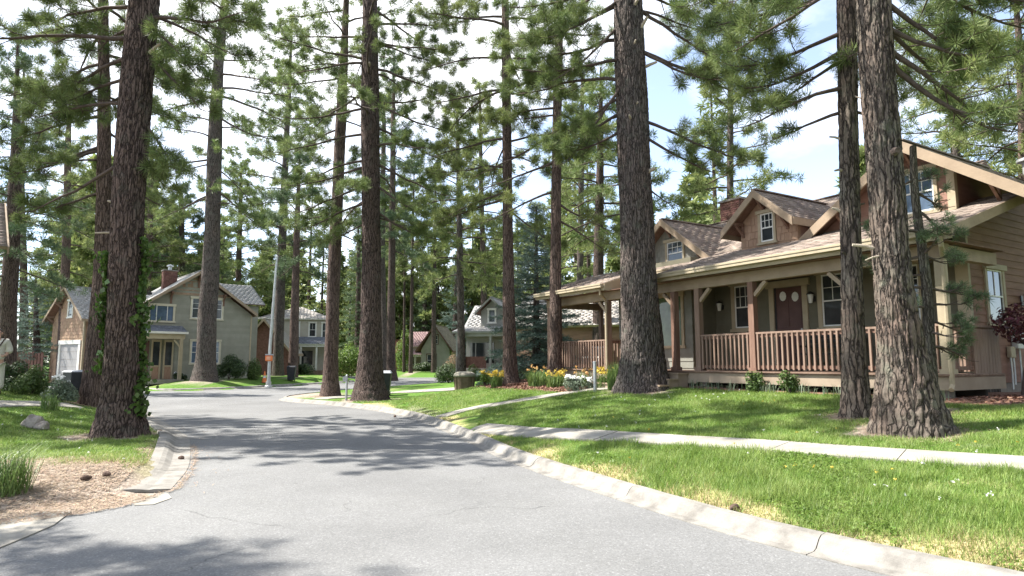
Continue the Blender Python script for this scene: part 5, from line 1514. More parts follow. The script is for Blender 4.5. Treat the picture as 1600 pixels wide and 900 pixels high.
# electricity meter on the side wall, little yard sign below it
mw = lambda s, z, o=0.0: sw.p(s, z, o)
mt = thing('electric_meter', 'grey meter box with conduits on the shaded side wall', 'meter', (0, 0, 0))
mt.parent = None
mt.location = (HX, HY, 0); mt.rotation_euler = (0, 0, R(HROT))
sw.box(MB(), 2.05, 2.42, 1.95, 2.35, 0.03, 0.16).build('meter_box', METERBOX, mt, bevel=0.02)
sw.box(MB(), 1.78, 2.02, 1.75, 2.0, 0.03, 0.12).build('cable_box', TRIM, mt, bevel=0.015)
for s, zt, zb in ((1.84, 1.76, 1.05), (1.97, 1.76, 1.15), (2.30, 1.96, 1.02)):
    MB().tube([mw(s, zt, 0.08), mw(s - 0.01, (zt + zb) / 2, 0.09), mw(s - 0.06, zb, 0.10)], 0.022, 8).build('conduit', STEEL, mt)
MB().tube([mw(2.23, 2.18, 0.16), mw(2.23, 2.18, 0.22)], 0.07, 14).build('meter_dial', LAMPGLASS, mt)
ys = thing('yard_sign', 'small white sign on two legs beside the meter conduits', 'sign', (HX, HY, 0), R(HROT))
sw.box(MB(), 2.12, 2.44, 1.30, 1.55, 0.55, 0.565).build('sign_board', PAPER, ys)
sw.box(MB(), 2.13, 2.43, 1.49, 1.53, 0.566, 0.568).build('sign_stripe', INK, ys)
for i in range(4): sw.box(MB(), 2.16 + i * 0.065, 2.20 + i * 0.065, 1.36 + (i % 2) * 0.015, 1.43 + (i % 3) * 0.012, 0.566, 0.568).build('sign_mark', INK, ys)
for s in (2.16, 2.40): sw.box(MB(), s - 0.015, s + 0.015, 0.95, 1.30, 0.55, 0.565).build('leg', PAPER, ys)
wl_ = thing('wall_lamp', 'black carriage lamp on the shaded side wall at the picture edge', 'lamp', (HX, HY, 0), R(HROT))
sw.box(MB(), 2.72, 2.82, 2.95, 3.2, 0.03, 0.05).build('back_plate', DARK, wl_)
o_ = mw(2.77, 0, 0.17)
MB().lathe([(0.03, 3.3), (0.09, 3.22), (0.085, 3.2), (0.06, 2.98), (0.03, 2.94)], 8, o_[:2]).build('lamp_body', DARK, wl_)
MB().lathe([(0.05, 3.0), (0.078, 3.19)], 8, (o_[0] + 0.012, o_[1])).build('lamp_glass', LAMPGLASS, wl_)

# ================================================================== the grey-green gabled house across the street
SAGE = mat('siding_sage', (0.225, 0.22, 0.175), (0.28, 0.275, 0.225), scale=1.5, rough=0.85, bump=0.1, bscale=30, island=0.06)
G = thing('green_house', 'sage green two-storey gabled house with cream trim across the street', 'house', (-21, 45, 0), R(42))
gwl = Wall((-4.9, 0), (1, 0)); gs = lambda x: x + 4.9
gpoly = [(0, 0.3), (7.55, 0.3), (7.55, 5.05), (3.8, 7.72), (0, 5.1)]
gb = MB(); gwl.poly(gb, gpoly, -7.0, 0.0); gwall = gb.build('wall', SAGE, G)
gh = [(gs(-1.56), gs(0.63), 4.66, 6.05), (gs(-4.15), gs(-2.5), 4.39, 5.4), (gs(-1.45), gs(0.58), 1.56, 3.1)]
siding(gwl, gpoly, 0.21, SAGE, gwall, gh + [(gs(-4.9), gs(-2.4), 0.3, 3.3)], separate=False, name='siding_boards')
shp = [(1.75, 6.30), (5.85, 6.30), (3.8, 7.72)]
shakes(gwl, shp, 0.24, SHAKE, gwall, separate=False)
gwl.box(MB(), 1.6, 6.0, 6.22, 6.30, 0.02, 0.05).build('belly_band', TRIM_TAN, G)
for i in (-1, 0, 1):
    b_ = MB(); x = 3.8 + i * 1.7 - 4.9; zt = 7.55 - abs(i) * 1.2
    b_.bar((x, 0, zt - 0.35), (x, -0.42, zt - 0.02), 0.1, 0.1); b_.bar((x, 0, zt), (x, -0.45, zt), 0.11, 0.11); b_.bar((x, -0.04, zt), (x, -0.04, zt - 0.75), 0.12, 0.08)
    b_.build('bracket', CEDAR, G)
def dbl(s0, s1, z0, z1, glass=GLASS):
    mid = (s0 + s1) / 2
    window(gwl, s0, mid - 0.0, z0, z1, G, tw=0.11, top_grid=(2, 2), glass=glass, trim=TRIM_PALE)
    window(gwl, mid + 0.001, s1, z0, z1, G, tw=0.11, top_grid=(2, 2), glass=glass, trim=TRIM_PALE)
dbl(*gh[0]); dbl(*gh[2], glass=GLASS_BLUE)
pw = window(gwl, *gh[1], G, tw=0.13, sash=False, glass=GLASS_BLUE, trim=TRIM_PALE)
gwl.box(MB(), gh[1][0] + 0.5, gh[1][0] + 0.54, 4.42, 5.4, 0.009, 0.03).build('mullion', SASH, pw)
gwl.box(MB(), gh[1][1] - 0.5, gh[1][1] - 0.46, 4.42, 5.4, 0.009, 0.03).build('mullion', SASH, pw)
gable_roof(G, -1.1, 3.95, 7.95, 0.71, -0.5, 7.2, SHINGLE_GREY, TRIM_TAN, seed=11, bh=0.22, course=0.2)
# cross roof to the right rear
roof_plane([(1.5, 2.6, 6.1), (4.6, 2.6, 6.1), (4.2, 4.6, 7.75), (1.1, 4.6, 7.75)], 0.08, CEDAR, G, SHINGLE_GREY, seed=13, course=0.2)
MB().box(2.66, 4.2, 3.0, 6.9, 0.3, 6.0).build('wall', SAGE, G)
brick_stack(G, -2.7, -1.85, 2.6, 3.2, 6.2, 8.15)
fl = MB().tube([(-2.27, 2.9, 8.2), (-2.27, 2.9, 8.5)], 0.13, 12); fl.lathe([(0.24, 8.5), (0.22, 8.57), (0.03, 8.65)], 12, (-2.27, 2.9)); fl.build('flue', STEEL, G)
MB().box(-4.0, -3.65, 1.4, 1.9, 6.25, 6.42).build('skylight', DARK, G)
MB().box(2.56, 2.66, -0.04, 0.06, 0.3, 5.0).build('corner_board', TRIM, G)
# entry porch
roof_plane([(-5.2, -1.45, 3.62), (-2.0, -1.45, 3.62), (-2.0, 0.0, 4.1), (-5.2, 0.0, 4.1)], 0.06, CEDAR, G, SHINGLE_SLATE, seed=15, course=0.2)
MB().box(-5.2, -2.0, -1.56, -1.455, 3.50, 3.64).build('gutter', WHITE, G)
MB().box(-5.1, -2.15, -1.40, -1.25, 3.16, 3.49).build('porch_beam', TRIM, G)
MB().box(-2.28, -2.15, -1.24, -0.02, 3.16, 3.49).build('porch_beam', TRIM, G)
for x in (-2.35, -4.95):
    MB().box(x - 0.1, x + 0.1, -1.4, -1.2, 0.45, 3.16).build('post', TRIM, G)
    MB().bar((x - 0.1, -1.3, 2.7), (x - 0.45, -1.3, 3.12), 0.09, 0.09).build('knee_brace', TRIM, G)
MB().box(-5.2, -2.1, -1.5, 0, 0.25, 0.52).build('porch_floor', concrete_path, G)
ewd = Wall((-4.9, -0.05), (1, 0))
for (a, b, m_) in ((-4.9, -3.95, DOOR),):
    ewd.box(MB(), gs(a), gs(b), 0.53, 3.05, 0.0, 0.03).build('door', m_, G)
for a, b in ((-3.82, -3.22), (-3.08, -2.48)):
    em = MB(); ewd.box(em, gs(a), gs(a) + 0.1, 0.53, 3.15, 0, 0.06); ewd.box(em, gs(b) - 0.1, gs(b), 0.53, 3.15, 0, 0.06); ewd.box(em, gs(a) + 0.1, gs(b) - 0.1, 3.0, 3.15, 0, 0.06); ewd.box(em, gs(a) + 0.1, gs(b) - 0.1, 1.35, 1.45, 0, 0.06)
    e_ = em.build('sidelight', TRIM, G)
    ewd.box(MB(), gs(a) + 0.1, gs(b) - 0.1, 1.45, 3.0, 0.0, 0.02).build('pane', GLASS, e_)
    ewd.box(MB(), gs(a) + 0.1, gs(b) - 0.1, 0.53, 1.35, 0.0, 0.025).build('panel', SHAKE, e_)

# ---- garage with the tan shingled gable
K = thing('garage', 'tan shingled garage with a steep gable and grey sectional door', 'garage', (-31.06, 45, 0), R(-32))
kw = Wall((-2.6, 0), (1, 0)); ks = lambda x: x + 2.6
kpoly = [(0, 0.2), (4.7, 0.2), (4.7, 4.75), (2.45, 6.85), (0, 4.75)]
kc = kw.poly(MB(), kpoly, -5.0, 0.0).build('wall', SHAKE, K)
kd = (ks(-1.3), ks(1.75), 0.3, 2.9)
shakes(kw, kpoly, 0.24, SHAKE, kc, [kd, (ks(-0.45), ks(0.3), 4.8, 5.95)], separate=False, w=(0.14, 0.3))
window(kw, ks(-0.48), ks(0.3), 4.8, 5.95, K, tw=0.1, trim=WHITE, top_grid=(2, 2))
km = MB(); kw.box(km, kd[0] - 0.02, kd[0] + 0.24, 0.2, 2.9, 0, 0.07); kw.box(km, kd[1] - 0.24, kd[1] + 0.02, 0.2, 2.9, 0, 0.07); kw.box(km, kd[0] - 0.06, kd[1] + 0.06, 2.9, 3.18, 0, 0.09)
kf = km.build('door_frame', WHITE, K)
GDOOR = mat('garage_door_grey', (0.26, 0.25, 0.245), (0.31, 0.30, 0.295), scale=2, rough=0.6)
for i in range(5):
    kw.box(MB(), kd[0] + 0.24, kd[1] - 0.24, 0.3 + i * 0.52, 0.3 + i * 0.52 + 0.505, 0.0, 0.025).build('door_panel', GDOOR, kf)
gable_roof(K, -0.15, 2.9, 7.0, 0.84, -0.5, 5.0, SHINGLE_GREY, TRIM_TAN, seed=21, bh=0.2, course=0.2)
for t in (-0.9, -0.45, 0.0, 0.45):
    x = -0.15 + 2.9 * t * 0.9; z = 7.0 - 0.84 * abs(x + 0.15) - 0.15
    b_ = MB(); b_.bar((x, 0, z), (x, -0.48, z), 0.14, 0.14); b_.bar((x, 0, z - 0.4), (x, -0.4, z - 0.06), 0.1, 0.1); b_.build('bracket', CEDAR_PALE, K)
MB().box(2.0, 2.12, -0.06, 0.05, 0.2, 4.7).build('corner_board', TRIM, K)
MB().box(2.12, 3.4, 0.9, 5.0, 0.2, 4.6).build('wall', SIDE_GREY, K)
roof_plane([(2.1, 0.6, 4.6), (3.6, 0.6, 4.6), (3.6, 3.4, 6.4), (2.1, 3.4, 6.4)], 0.08, CEDAR, K, SHINGLE_GREY, seed=23, course=0.2)

# ---- little house builder for the far street
def small_house(name, label, loc, rz, w, d, zb, ze, rise, wallm, roofm, ridge='x', over=0.35, trim=WHITE, wins=(), porch=None, hip=False, ztop_course=0.25, extra=None):
    h = thing(name, label, 'house', (loc[0], loc[1], 0), R(rz))
    cw = MB().box(0, w, 0, d, zb - 0.4, ze).build('wall', wallm, h)
    f = Wall((0, 0), (1, 0))
    if ridge == 'x':
        if hip:
            i = min(d / 2, w / 2 - 0.3)
            A, B_, C, D_ = (-over, -over, ze), (w + over, -over, ze), (w + over, d + over, ze), (-over, d + over, ze)
            E_, F_ = (i, d / 2, ze + rise), (w - i, d / 2, ze + rise)
            roof_plane([A, B_, F_, E_], 0.1, trim, h, roofm, seed=31, course=ztop_course, tab=0.34)
            roof_plane([C, D_, E_, F_], 0.1, trim, h, roofm, seed=32, course=ztop_course, tab=0.34)
            roof_plane([D_, A, E_, tuple(np.array(E_) + 1e-3)], 0.1, trim, h, roofm, seed=33, course=ztop_course, tab=0.34)
            roof_plane([B_, C, tuple(np.array(F_) + 1e-3), F_], 0.1, trim, h, roofm, seed=34, course=ztop_course, tab=0.34)
        else:
            roof_plane([(-over, -over, ze - 0.15), (w + over, -over, ze - 0.15), (w + over, d / 2, ze + rise), (-over, d / 2, ze + rise)], 0.12, trim, h, roofm, seed=35, course=ztop_course, tab=0.34)
            roof_plane([(w + over, d + over, ze - 0.15), (-over, d + over, ze - 0.15), (-over, d / 2, ze + rise), (w + over, d / 2, ze + rise)], 0.12, trim, h, roofm, seed=36, course=ztop_course, tab=0.34)
            for x in (0.0, w - 0.1):
                MB().prism([(x, 0, ze), (x, d, ze), (x, d / 2, ze + rise - 0.15)], (0.1, 0, 0)).build('gable_wall', wallm, h)
    else:
        f.poly(MB(), [(0, ze), (w, ze), (w / 2, ze + rise - 0.12)], -d, 0.0).build('gable_wall', wallm, h)
        gable_roof(h, w / 2, w / 2 + over, ze + rise, (rise + 0.15) / (w / 2 + over), -over, d, roofm, trim, seed=37, course=ztop_course, bh=0.25)
    for (s0, s1, z0, z1) in wins:
        window(f, s0, s1, z0, z1, h, trim=trim, tw=0.1, top_grid=(2, 1))
    if porch:
        x0, x1, dep, zp, zr2, rm, n = porch
        roof_plane([(x0 - 0.2, -dep - 0.2, zp), (x1 + 0.2, -dep - 0.2, zp), (x1 + 0.2, 0.0, zr2), (x0 - 0.2, 0.0, zr2)], 0.1, trim, h, rm, seed=38, course=ztop_course, tab=0.34)
        MB().box(x0, x1, -dep - 0.05, -dep + 0.1, zp - 0.3, zp - 0.10).build('porch_beam', trim, h)
        MB().box(x0, x1, -dep, 0, zb - 0.3, zb + 0.3).build('porch_floor', DECK, h)
        for i in range(n):
            x = x0 + 0.1 + (x1 - x0 - 0.2) * i / (n - 1)
            MB().box(x - 0.08, x + 0.08, -dep, -dep + 0.14, zb + 0.3, zp - 0.3).build('post', trim, h)
    if extra: extra(h, f)
    return h
CREAM = mat('siding_cream', (0.36, 0.33, 0.265), (0.43, 0.395, 0.325), scale=2, rough=0.85)
def cream_extra(h, f):
    f.box(MB(), 2.9, 3.6, 0.7, 2.8, 0.0, 0.05).build('door', DOOR, h)
    f.box(MB(), 3.9, 5.0, 1.4, 2.8, 0.0, 0.04).build('window', GLASS, h)
    MB().box(2.6, 5.6, -1.45, -1.35, 0.7, 1.4).build('porch_rail', CREAM, h)
small_house('cream_house', 'cream two-storey house with pale hipped roof and slate-roofed porch', (-24.9, 63.5), 14, 6.6, 8, 0.55, 6.0, 1.5, CREAM, SHINGLE_PALE, hip=True,
            wins=((2.9, 3.7, 4.2, 5.6), (4.5, 5.3, 4.2, 5.6), (5.75, 6.5, 4.0, 5.6)), porch=(2.4, 7.0, 1.6, 3.45, 4.2, SHINGLE_SLATE, 4), extra=cream_extra)
RUST = mat('rust_shingle', (0.10, 0.048, 0.036), (0.17, 0.09, 0.07), scale=5, rough=0.9, bump=0.3, bscale=20, island=0.2)
small_house('outbuilding', 'rust red shingled outbuilding between the green and cream houses', (-24.8, 58.0), 6, 4.6, 4, 0.55, 2.6, 3.0, RUST, SHINGLE_PALE, ridge='y', trim=TRIM_TAN)
small_house('red_shed', 'distant orange-red shed behind the slim pines', (-18.2, 96), -8, 3.6, 4, 0.5, 3.2, 1.9, RUST, mat('roof_orange', (0.30, 0.13, 0.085), (0.38, 0.18, 0.12), scale=4, rough=0.9, island=0.1), trim=TRIM_TAN)
def maroon_extra(h, f):
    pass
small_house('maroon_cottage', 'far cottage with dusty maroon roof and posted porch', (-14.2, 86), -12, 4.4, 5, 0.5, 3.9, 1.9, CREAM, SHINGLE_RED, trim=WHITE, wins=((0.5, 1.3, 1.3, 2.4), (2.8, 3.6, 1.3, 2.4)), porch=(-0.4, 4.4, 1.8, 2.65, 3.2, SHINGLE_RED, 5))
small_house('brown_gable_house', 'far sage house with a dark brown steep front gable', (-11.3, 80), -8, 3.6, 6, 0.5, 3.2, 3.1, SAGE, SHINGLE, ridge='y', trim=mat('barge_brown', (0.09, 0.05, 0.035), (0.13, 0.075, 0.055)), over=0.6, wins=((1.4, 2.2, 3.9, 5.0), (0.7, 2.0, 1.2, 2.6)))
GREYH = mat('siding_pale_grey', (0.24, 0.24, 0.22), (0.30, 0.30, 0.275), scale=2, rough=0.85)
def dormer_extra(h, f):
    dw = Wall((1.0, 0.0), (1, 0))
    dw.poly(MB(), [(0, 3.6), (1.5, 3.6), (1.5, 4.95), (0.75, 5.65), (0, 4.95)], -2.5, 0).build('dormer_wall', GREYH, h)
    window(dw, 0.45, 1.05, 4.2, 5.05, h, trim=WHITE, tw=0.08, top_grid=None)
    gable_roof(h, 1.75, 1.05, 5.85, 0.95, -0.4, 3.0, SHINGLE_GREY, GREYH, seed=51, bh=0.15, course=0.2)
    f.box(MB(), 0.3, 1.9, 1.6, 2.9, 0, 0.03).build('window', GLASS, h)
    f.box(MB(), 2.4, 3.2, 1.3, 3.1, 0, 0.05).build('door', CREAM, h)
    for i in range(3): MB().box(2.1, 3.3, -2.2 - 0.3 * i, -1.9 - 0.3 * i, 0.6, 1.28 - 0.2 * i).build('step', concrete_path, h)
    MB().box(0.0, 1.9, -1.9, -1.8, 1.3, 2.0).build('porch_rail', RUST, h)
small_house('dormer_house', 'pale grey house with a small white-windowed dormer and deep porch beyond the bin', (-3.0, 42), -14, 5.6, 6, 0.75, 3.5, 2.1, GREYH, SHINGLE_GREY, trim=GREYH, porch=(-0.1, 4.4, 1.8, 3.55, 3.95, SHINGLE_GREY, 3), extra=dormer_extra, ztop_course=0.2)
def brown_extra(h, f):
    siding(f, [(0, 0.9), (7.5, 0.9), (7.5, 3.7), (0, 3.7)], 0.25, SIDE_TAN, h, [(0.85, 1.35, 2.2, 2.8)], separate=False, name='siding_boards')
small_house('neighbour_house', 'brown clapboard house half hidden by the blue spruce', (0.2, 35.2), -16, 7.5, 7, 1.0, 3.75, 1.9, SIDE_TAN, SHINGLE_PALE, trim=TRIM_TAN, wins=((0.85, 1.35, 2.2, 2.8),), extra=brown_extra, ztop_course=0.2)
# eave of a house cut by the left picture edge
E_ = thing('edge_house', 'tan eave and wall corner of a house cut by the left picture edge', 'house', (-20.1, 18.7, 0), R(42))
MB().box(-6, 3.55, 0, 6, 0.5, 5.4).build('wall', SIDE_TAN, E_)
roof_plane([(-6, -0.6, 5.45), (4.0, -0.6, 5.45), (4.0, 3, 7.6), (-6, 3, 7.6)], 0.1, TRIM_TAN, E_, SHINGLE, seed=91)
roof_plane([(4.0, 6.6, 5.45), (-6, 6.6, 5.45), (-6, 3, 7.6), (4.0, 3, 7.6)], 0.1, TRIM_TAN, E_, SHINGLE, seed=92)
MB().prism([(3.45, 0, 5.4), (3.45, 6, 5.4), (3.45, 3, 7.3)], (0.1, 0, 0)).build('gable_wall', SIDE_TAN, E_)
board((4.02, -0.62, 5.46), (4.02, 3, 7.62), 0.25, 0.05, TRIM_TAN, E_)
MB().box(3.45, 3.6, -0.06, 0.04, 0.5, 5.4).build('corner_board', TRIM, E_)

# ------------------------------------------------------------------ fences
def fence(label, a, b, h, m, bw=0.14, gap=0.02, jitter=0.05, rails=True):
    a = Vector(a); b = Vector(b); L = (b - a).length; d = (b - a).normalized(); rz = math.atan2(d.y, d.x)
    f = thing('fence', label, 'fence', (a.x, a.y, gz(a.x, a.y)), rz)
    n = int(L / (bw + gap))
    for i in range(n):
        x = i * (bw + gap); t = h + random.uniform(-jitter, jitter); c = random.uniform(-0.01, 0.01)
        MB().box(x, x + bw, c, c + 0.022, 0.02, t).build('fence_board', m, f)
    for z in (0.35, h - 0.3): MB().box(0, L, 0.036, 0.08, z, z + 0.09).build('fence_rail', m, f)
    i = 0
    while i * 2.4 < L:
        MB().box(i * 2.4 - 0.05, i * 2.4 + 0.05, 0.081, 0.18, 0, h + 0.06).build('fence_post', m, f); i += 1
FENCE_RED = mat('fence_red', (0.13, 0.065, 0.05), (0.20, 0.11, 0.085), scale=3, rough=0.85, stretch=(3, 3, 0.5))
FENCE_TAN = mat('fence_tan', (0.24, 0.135, 0.085), (0.33, 0.20, 0.13), scale=3, rough=0.85, stretch=(3, 3, 0.5))
fence('weathered dark red board fence left of the garage', (-40.5, 47.5), (-33.0, 45.6), 2.0, FENCE_RED, 0.22, 0.07, 0.08)
fence('brown board fence seen between the two trunks at the street end', (-22.5, 80.5), (-17.6, 79.5), 1.7, FENCE_TAN, 0.3, 0.03)
fence('short brown fence in front of the orange-red shed', (-16.8, 88), (-14.4, 88.4), 1.9, FENCE_TAN, 0.3, 0.03)

# ------------------------------------------------------------------ leaves, bushes, flowers
LEAF = {
    'dark': mat('leaf_dark', (0.035, 0.065, 0.02), (0.075, 0.115, 0.04), scale=3, rough=0.5, island=0.35, trans=0.25, spec=0.4),
    'mid': mat('leaf_mid', (0.07, 0.12, 0.028), (0.12, 0.175, 0.05), scale=3, rough=0.5, island=0.3, trans=0.3, spec=0.4),
    'bright': mat('leaf_bright', (0.11, 0.19, 0.03), (0.19, 0.27, 0.06), scale=3, rough=0.5, island=0.25, trans=0.4, spec=0.35),
    'ivy': mat('leaf_ivy', (0.05, 0.105, 0.02), (0.11, 0.18, 0.04), scale=4, rough=0.45, island=0.3, trans=0.35, spec=0.4),
    'silver': mat('leaf_silver', (0.14, 0.19, 0.12), (0.24, 0.28, 0.20), scale=4, rough=0.6, island=0.3, trans=0.3),
    'red': mat('leaf_red', (0.055, 0.02, 0.022), (0.13, 0.04, 0.045), scale=4, rough=0.45, island=0.4, trans=0.3, spec=0.4),
    'rose': mat('leaf_rose', (0.25, 0.16, 0.10), (0.33, 0.25, 0.15), scale=4, rough=0.6, island=0.3, trans=0.3),
    'grass': mat('blade_grass', (0.15, 0.245, 0.042), (0.27, 0.345, 0.10), scale=2.2, rough=0.5, island=0.35, trans=0.42, spec=0.35),
    'clump': mat('blade_clump', (0.12, 0.20, 0.05), (0.21, 0.29, 0.10), scale=5, rough=0.5, island=0.3, trans=0.35, spec=0.35),
    'straw': mat('blade_straw', (0.34, 0.28, 0.13), (0.50, 0.42, 0.24), scale=3, rough=0.8, island=0.25, trans=0.2),
}
PETAL = {'yellow': mat('petal_yellow', (0.62, 0.45, 0.06), (0.70, 0.55, 0.12), scale=6, rough=0.6, island=0.1, trans=0.3), 'orange': mat('petal_orange', (0.58, 0.33, 0.12), (0.64, 0.42, 0.18), scale=6, rough=0.6, island=0.1, trans=0.3),
         'white': mat('petal_white', (0.75, 0.75, 0.72), (0.85, 0.85, 0.82), scale=6, rough=0.6, trans=0.3), 'pink': mat('petal_pink', (0.6, 0.18, 0.2), (0.7, 0.3, 0.3), scale=6, rough=0.6, trans=0.3)}
def leaf_mesh(P, N, size, rg, aspect=0.6):
    """little folded diamonds at P facing roughly N"""
    n = len(P); N = unit(N + rg.normal(0, 0.45, (n, 3)))
    T = unit(np.cross(N, rg.normal(size=(n, 3)))); S = np.cross(N, T)
    sz = (size * rg.uniform(0.6, 1.25, n))[:, None]
    V = np.stack([P - T * sz * 0.5, P + S * sz * aspect * 0.5 + N * sz * 0.1, P + T * sz * 0.55, P - S * sz * aspect * 0.5 + N * sz * 0.1], 1).reshape(-1, 3)
    i = np.arange(n)[:, None] * 4
    return V, np.concatenate([i + np.array([[0, 1, 2]]), i + np.array([[0, 2, 3]])])
def bush(label, loc, rx, ry, h, leaf, n, size, seed, name='bush', cat='bush', lumps=9, low=0.04, flowers=None, twiggy=False):
    rg = np.random.default_rng(seed)
    t = thing(name, label, cat, loc)
    C = rg.normal(size=(lumps, 3)); C = unit(C) * rg.uniform(0.25, 0.75, (lumps, 1)); C[:, 2] = np.abs(C[:, 2]) * 0.95 - 0.1
    k = rg.integers(0, lumps, n); d = unit(rg.normal(size=(n, 3))); r = rg.uniform(0.25, 1, n) ** 0.4 * rg.uniform(0.32, 0.5, lumps)[k]
    Q = C[k] + d * r[:, None]
    Q[:, 2] = np.clip(Q[:, 2] + 0.35, 0.03, None) / 1.35
    P = Q * np.array([rx, ry, h]); P[:, 2] = np.maximum(P[:, 2], low)
    V, F = leaf_mesh(P, d * np.array([1, 1, 1]) + np.array([0, 0, 0.3]), np.full(n, size), rg)
    np_mesh('crown' if cat == 'tree' else 'foliage', V, F, LEAF[leaf], t)
    if cat == 'tree': MB().tube([(0, 0, -0.2), (0.03, 0, h * 0.3), (0, 0.04, h * 0.62)], [0.02 * h + 0.03, 0.014 * h + 0.02, 0.02], 8).build('trunk', TWIG, t)
    mb = MB()
    for i in range(7):
        e = C[i % lumps] * np.array([rx, ry, h]) * 0.8; e[2] = abs(e[2]) + h * 0.3
        mb.tube([(0.04 * math.cos(i * 1.3), 0.04 * math.sin(i * 1.3), -0.05), tuple(e * np.array([0.45, 0.45, 0.5])), tuple(e)], [0.018, 0.012, 0.006], 5)
    mb.build('limbs' if cat == 'tree' else 'stems', TWIG, t)['kind'] = 'stuff'
    if flowers:
        col, m_ = flowers
        top = np.argsort(-(P[:, 2] / h + rg.normal(0, 0.12, n)))[:m_]
        FV, FF = [], []; o = 0
        for q in top:
            a = leaf_mesh(np.repeat(P[q][None] + np.array([[0, 0, 0.05]]), 6, 0) + rg.normal(0, 0.018, (6, 3)), np.repeat(np.array([[0, -0.3, 1.0]]), 6, 0), np.full(6, 0.085), rg, 0.7)
            FV.append(a[0]); FF.append(a[1] + o); o += len(a[0])
        np_mesh('blossoms', np.concatenate(FV), np.concatenate(FF), PETAL[col], t)
    return t
def blades(P, h, w, lean, rg, seg=2):
    """arching grass blades: base points, height, width"""
    n = len(P); az = rg.uniform(0, 2 * np.pi, n); d = np.stack([np.cos(az), np.sin(az), np.zeros(n)], 1); s = np.stack([-d[:, 1], d[:, 0], d[:, 2]], 1)
    H_ = (h * rg.uniform(0.55, 1.15, n))[:, None]; Ln = (lean * rg.uniform(0.2, 1.3, n))[:, None] * H_; W_ = (w * rg.uniform(0.7, 1.2, n))[:, None] / 2
    up = np.array([0, 0, 1.0])
    if seg == 1:
        V = np.stack([P - s * W_, P + s * W_, P + up * H_ + d * Ln], 1).reshape(-1, 3)
        return V, np.arange(len(V)).reshape(-1, 3)
    M_ = P + up * H_ * 0.62 + d * Ln * 0.3; T_ = P + up * H_ * (1 - 0.25 * np.clip(Ln / H_, 0, 1)) + d * Ln
    V = np.stack([P - s * W_, P + s * W_, M_ + s * W_ * 0.8, M_ - s * W_ * 0.8, T_], 1).reshape(-1, 3)
    i = np.arange(n)[:, None] * 5
    return V, np.concatenate([i + np.array([[0, 1, 2]]), i + np.array([[0, 2, 3]]), i + np.array([[3, 2, 4]])])
def clump(label, loc, r, h, n, leaf, seed, name='plant', cat='plant', w=0.02, lean=0.6, flowers=None):
    rg = np.random.default_rng(seed); t = thing(name, label, cat, loc)
    a = rg.uniform(0, 6.28, n); q = np.sqrt(rg.random(n)) * r
    P = np.stack([q * np.cos(a), q * np.sin(a), np.full(n, -0.02)], 1)
    V, F = blades(P, np.full(n, h), np.full(n, w), lean, rg)
    np_mesh('foliage', V, F, LEAF[leaf], t)
    if flowers:
        col, m_ = flowers; FV, FF = [], []; o = 0; st = MB()
        for i in range(m_):
            aa = rg.uniform(0, 6.28); rr = math.sqrt(rg.random()) * r * 1.5; c = np.array([rr * math.cos(aa), rr * math.sin(aa), h * rg.uniform(0.75, 1.1)])
            st.tube([(c[0] * 0.3, c[1] * 0.3, 0), tuple(c)], [0.006, 0.004], 4, False)
            b = leaf_mesh(np.repeat(c[None], 9, 0) + rg.normal(0, 0.03, (9, 3)), rg.normal(size=(9, 3)) + np.array([0, -0.3, 0.8]), np.full(9, 0.07), rg, 0.75)
            FV.append(b[0]); FF.append(b[1] + o); o += len(b[0])
        st.build('stalks', LEAF[leaf], t)['kind'] = 'stuff'
        np_mesh('blossoms', np.concatenate(FV), np.concatenate(FF), PETAL[col], t)
    return t

def at(u, v): return hit(u, v)
bush('dark rounded bush at the left edge beside the standing figure', atY(28, 628, 17.5), 0.75, 0.6, 1.0, 'dark', 5200, 0.055, 401) if False else None
def gnd(u, D):
    x = (u - 800) / FOC * D * 1.0067
    return (x, D, gz(x, D))
bush('dark green bush at the left edge of the corner lawn', gnd(34, 18.8), 0.75, 0.6, 1.0, 'dark', 5200, 0.06, 401)
bush('sunlit bush with paler tips right of the dark edge bush', gnd(62, 18.3), 0.5, 0.55, 0.95, 'mid', 4200, 0.06, 402)
bush('small silvery shrub in front of the slender reddish pine', gnd(106, 17.8), 0.48, 0.42, 0.72, 'silver', 2600, 0.06, 403, flowers=('white', 14))
clump('tall green grass clump at the left picture edge', at(6, 772), 0.26, 0.62, 380, 'clump', 404, 'grass_clump', 'grass', 0.010, 1.0)
clump('wispy grass tuft behind the stump', at(78, 640), 0.2, 0.42, 160, 'clump', 405, 'grass_clump', 'grass', 0.014, 0.4)
bush('round dark bush at the right corner of the green house', gnd(364, 43.5), 1.2, 1.0, 2.0, 'dark', 5200, 0.11, 406)
bush('smaller round bush between the green house and the lamp post', gnd(402, 45.0), 0.85, 0.8, 1.75, 'mid', 3400, 0.11, 407)
bush('low bush under the lower windows of the green house', gnd(287, 43.0), 0.55, 0.45, 0.75, 'dark', 1800, 0.09, 408, flowers=('white', 10))
bush('pale sunlit tree-shrub at the garage corner', gnd(68, 51.5), 1.2, 1.0, 4.6, 'mid', 2600, 0.14, 409, 'shrub', 'shrub')
bush('round clipped bush before the grey pine on the far lawn', gnd(702, 46.0), 1.1, 1.0, 1.7, 'dark', 4200, 0.10, 410)
bush('rosy-tan leafless-looking shrub behind the clipped bush', gnd(710, 58.0), 1.2, 1.0, 3.0, 'rose', 2600, 0.12, 411, 'shrub', 'shrub')
bush('low dark bush under the maroon cottage porch', gnd(667, 78.0), 1.5, 1.0, 1.4, 'dark', 2200, 0.16, 412)
bush('dark bush beside the steps of the dormer house', gnd(742, 38.5), 0.7, 0.6, 1.3, 'mid', 2200, 0.09, 413)
bush('dark bush under the small window of the brown clapboard house', gnd(828, 31.5), 0.95, 0.7, 1.15, 'dark', 3600, 0.09, 414)
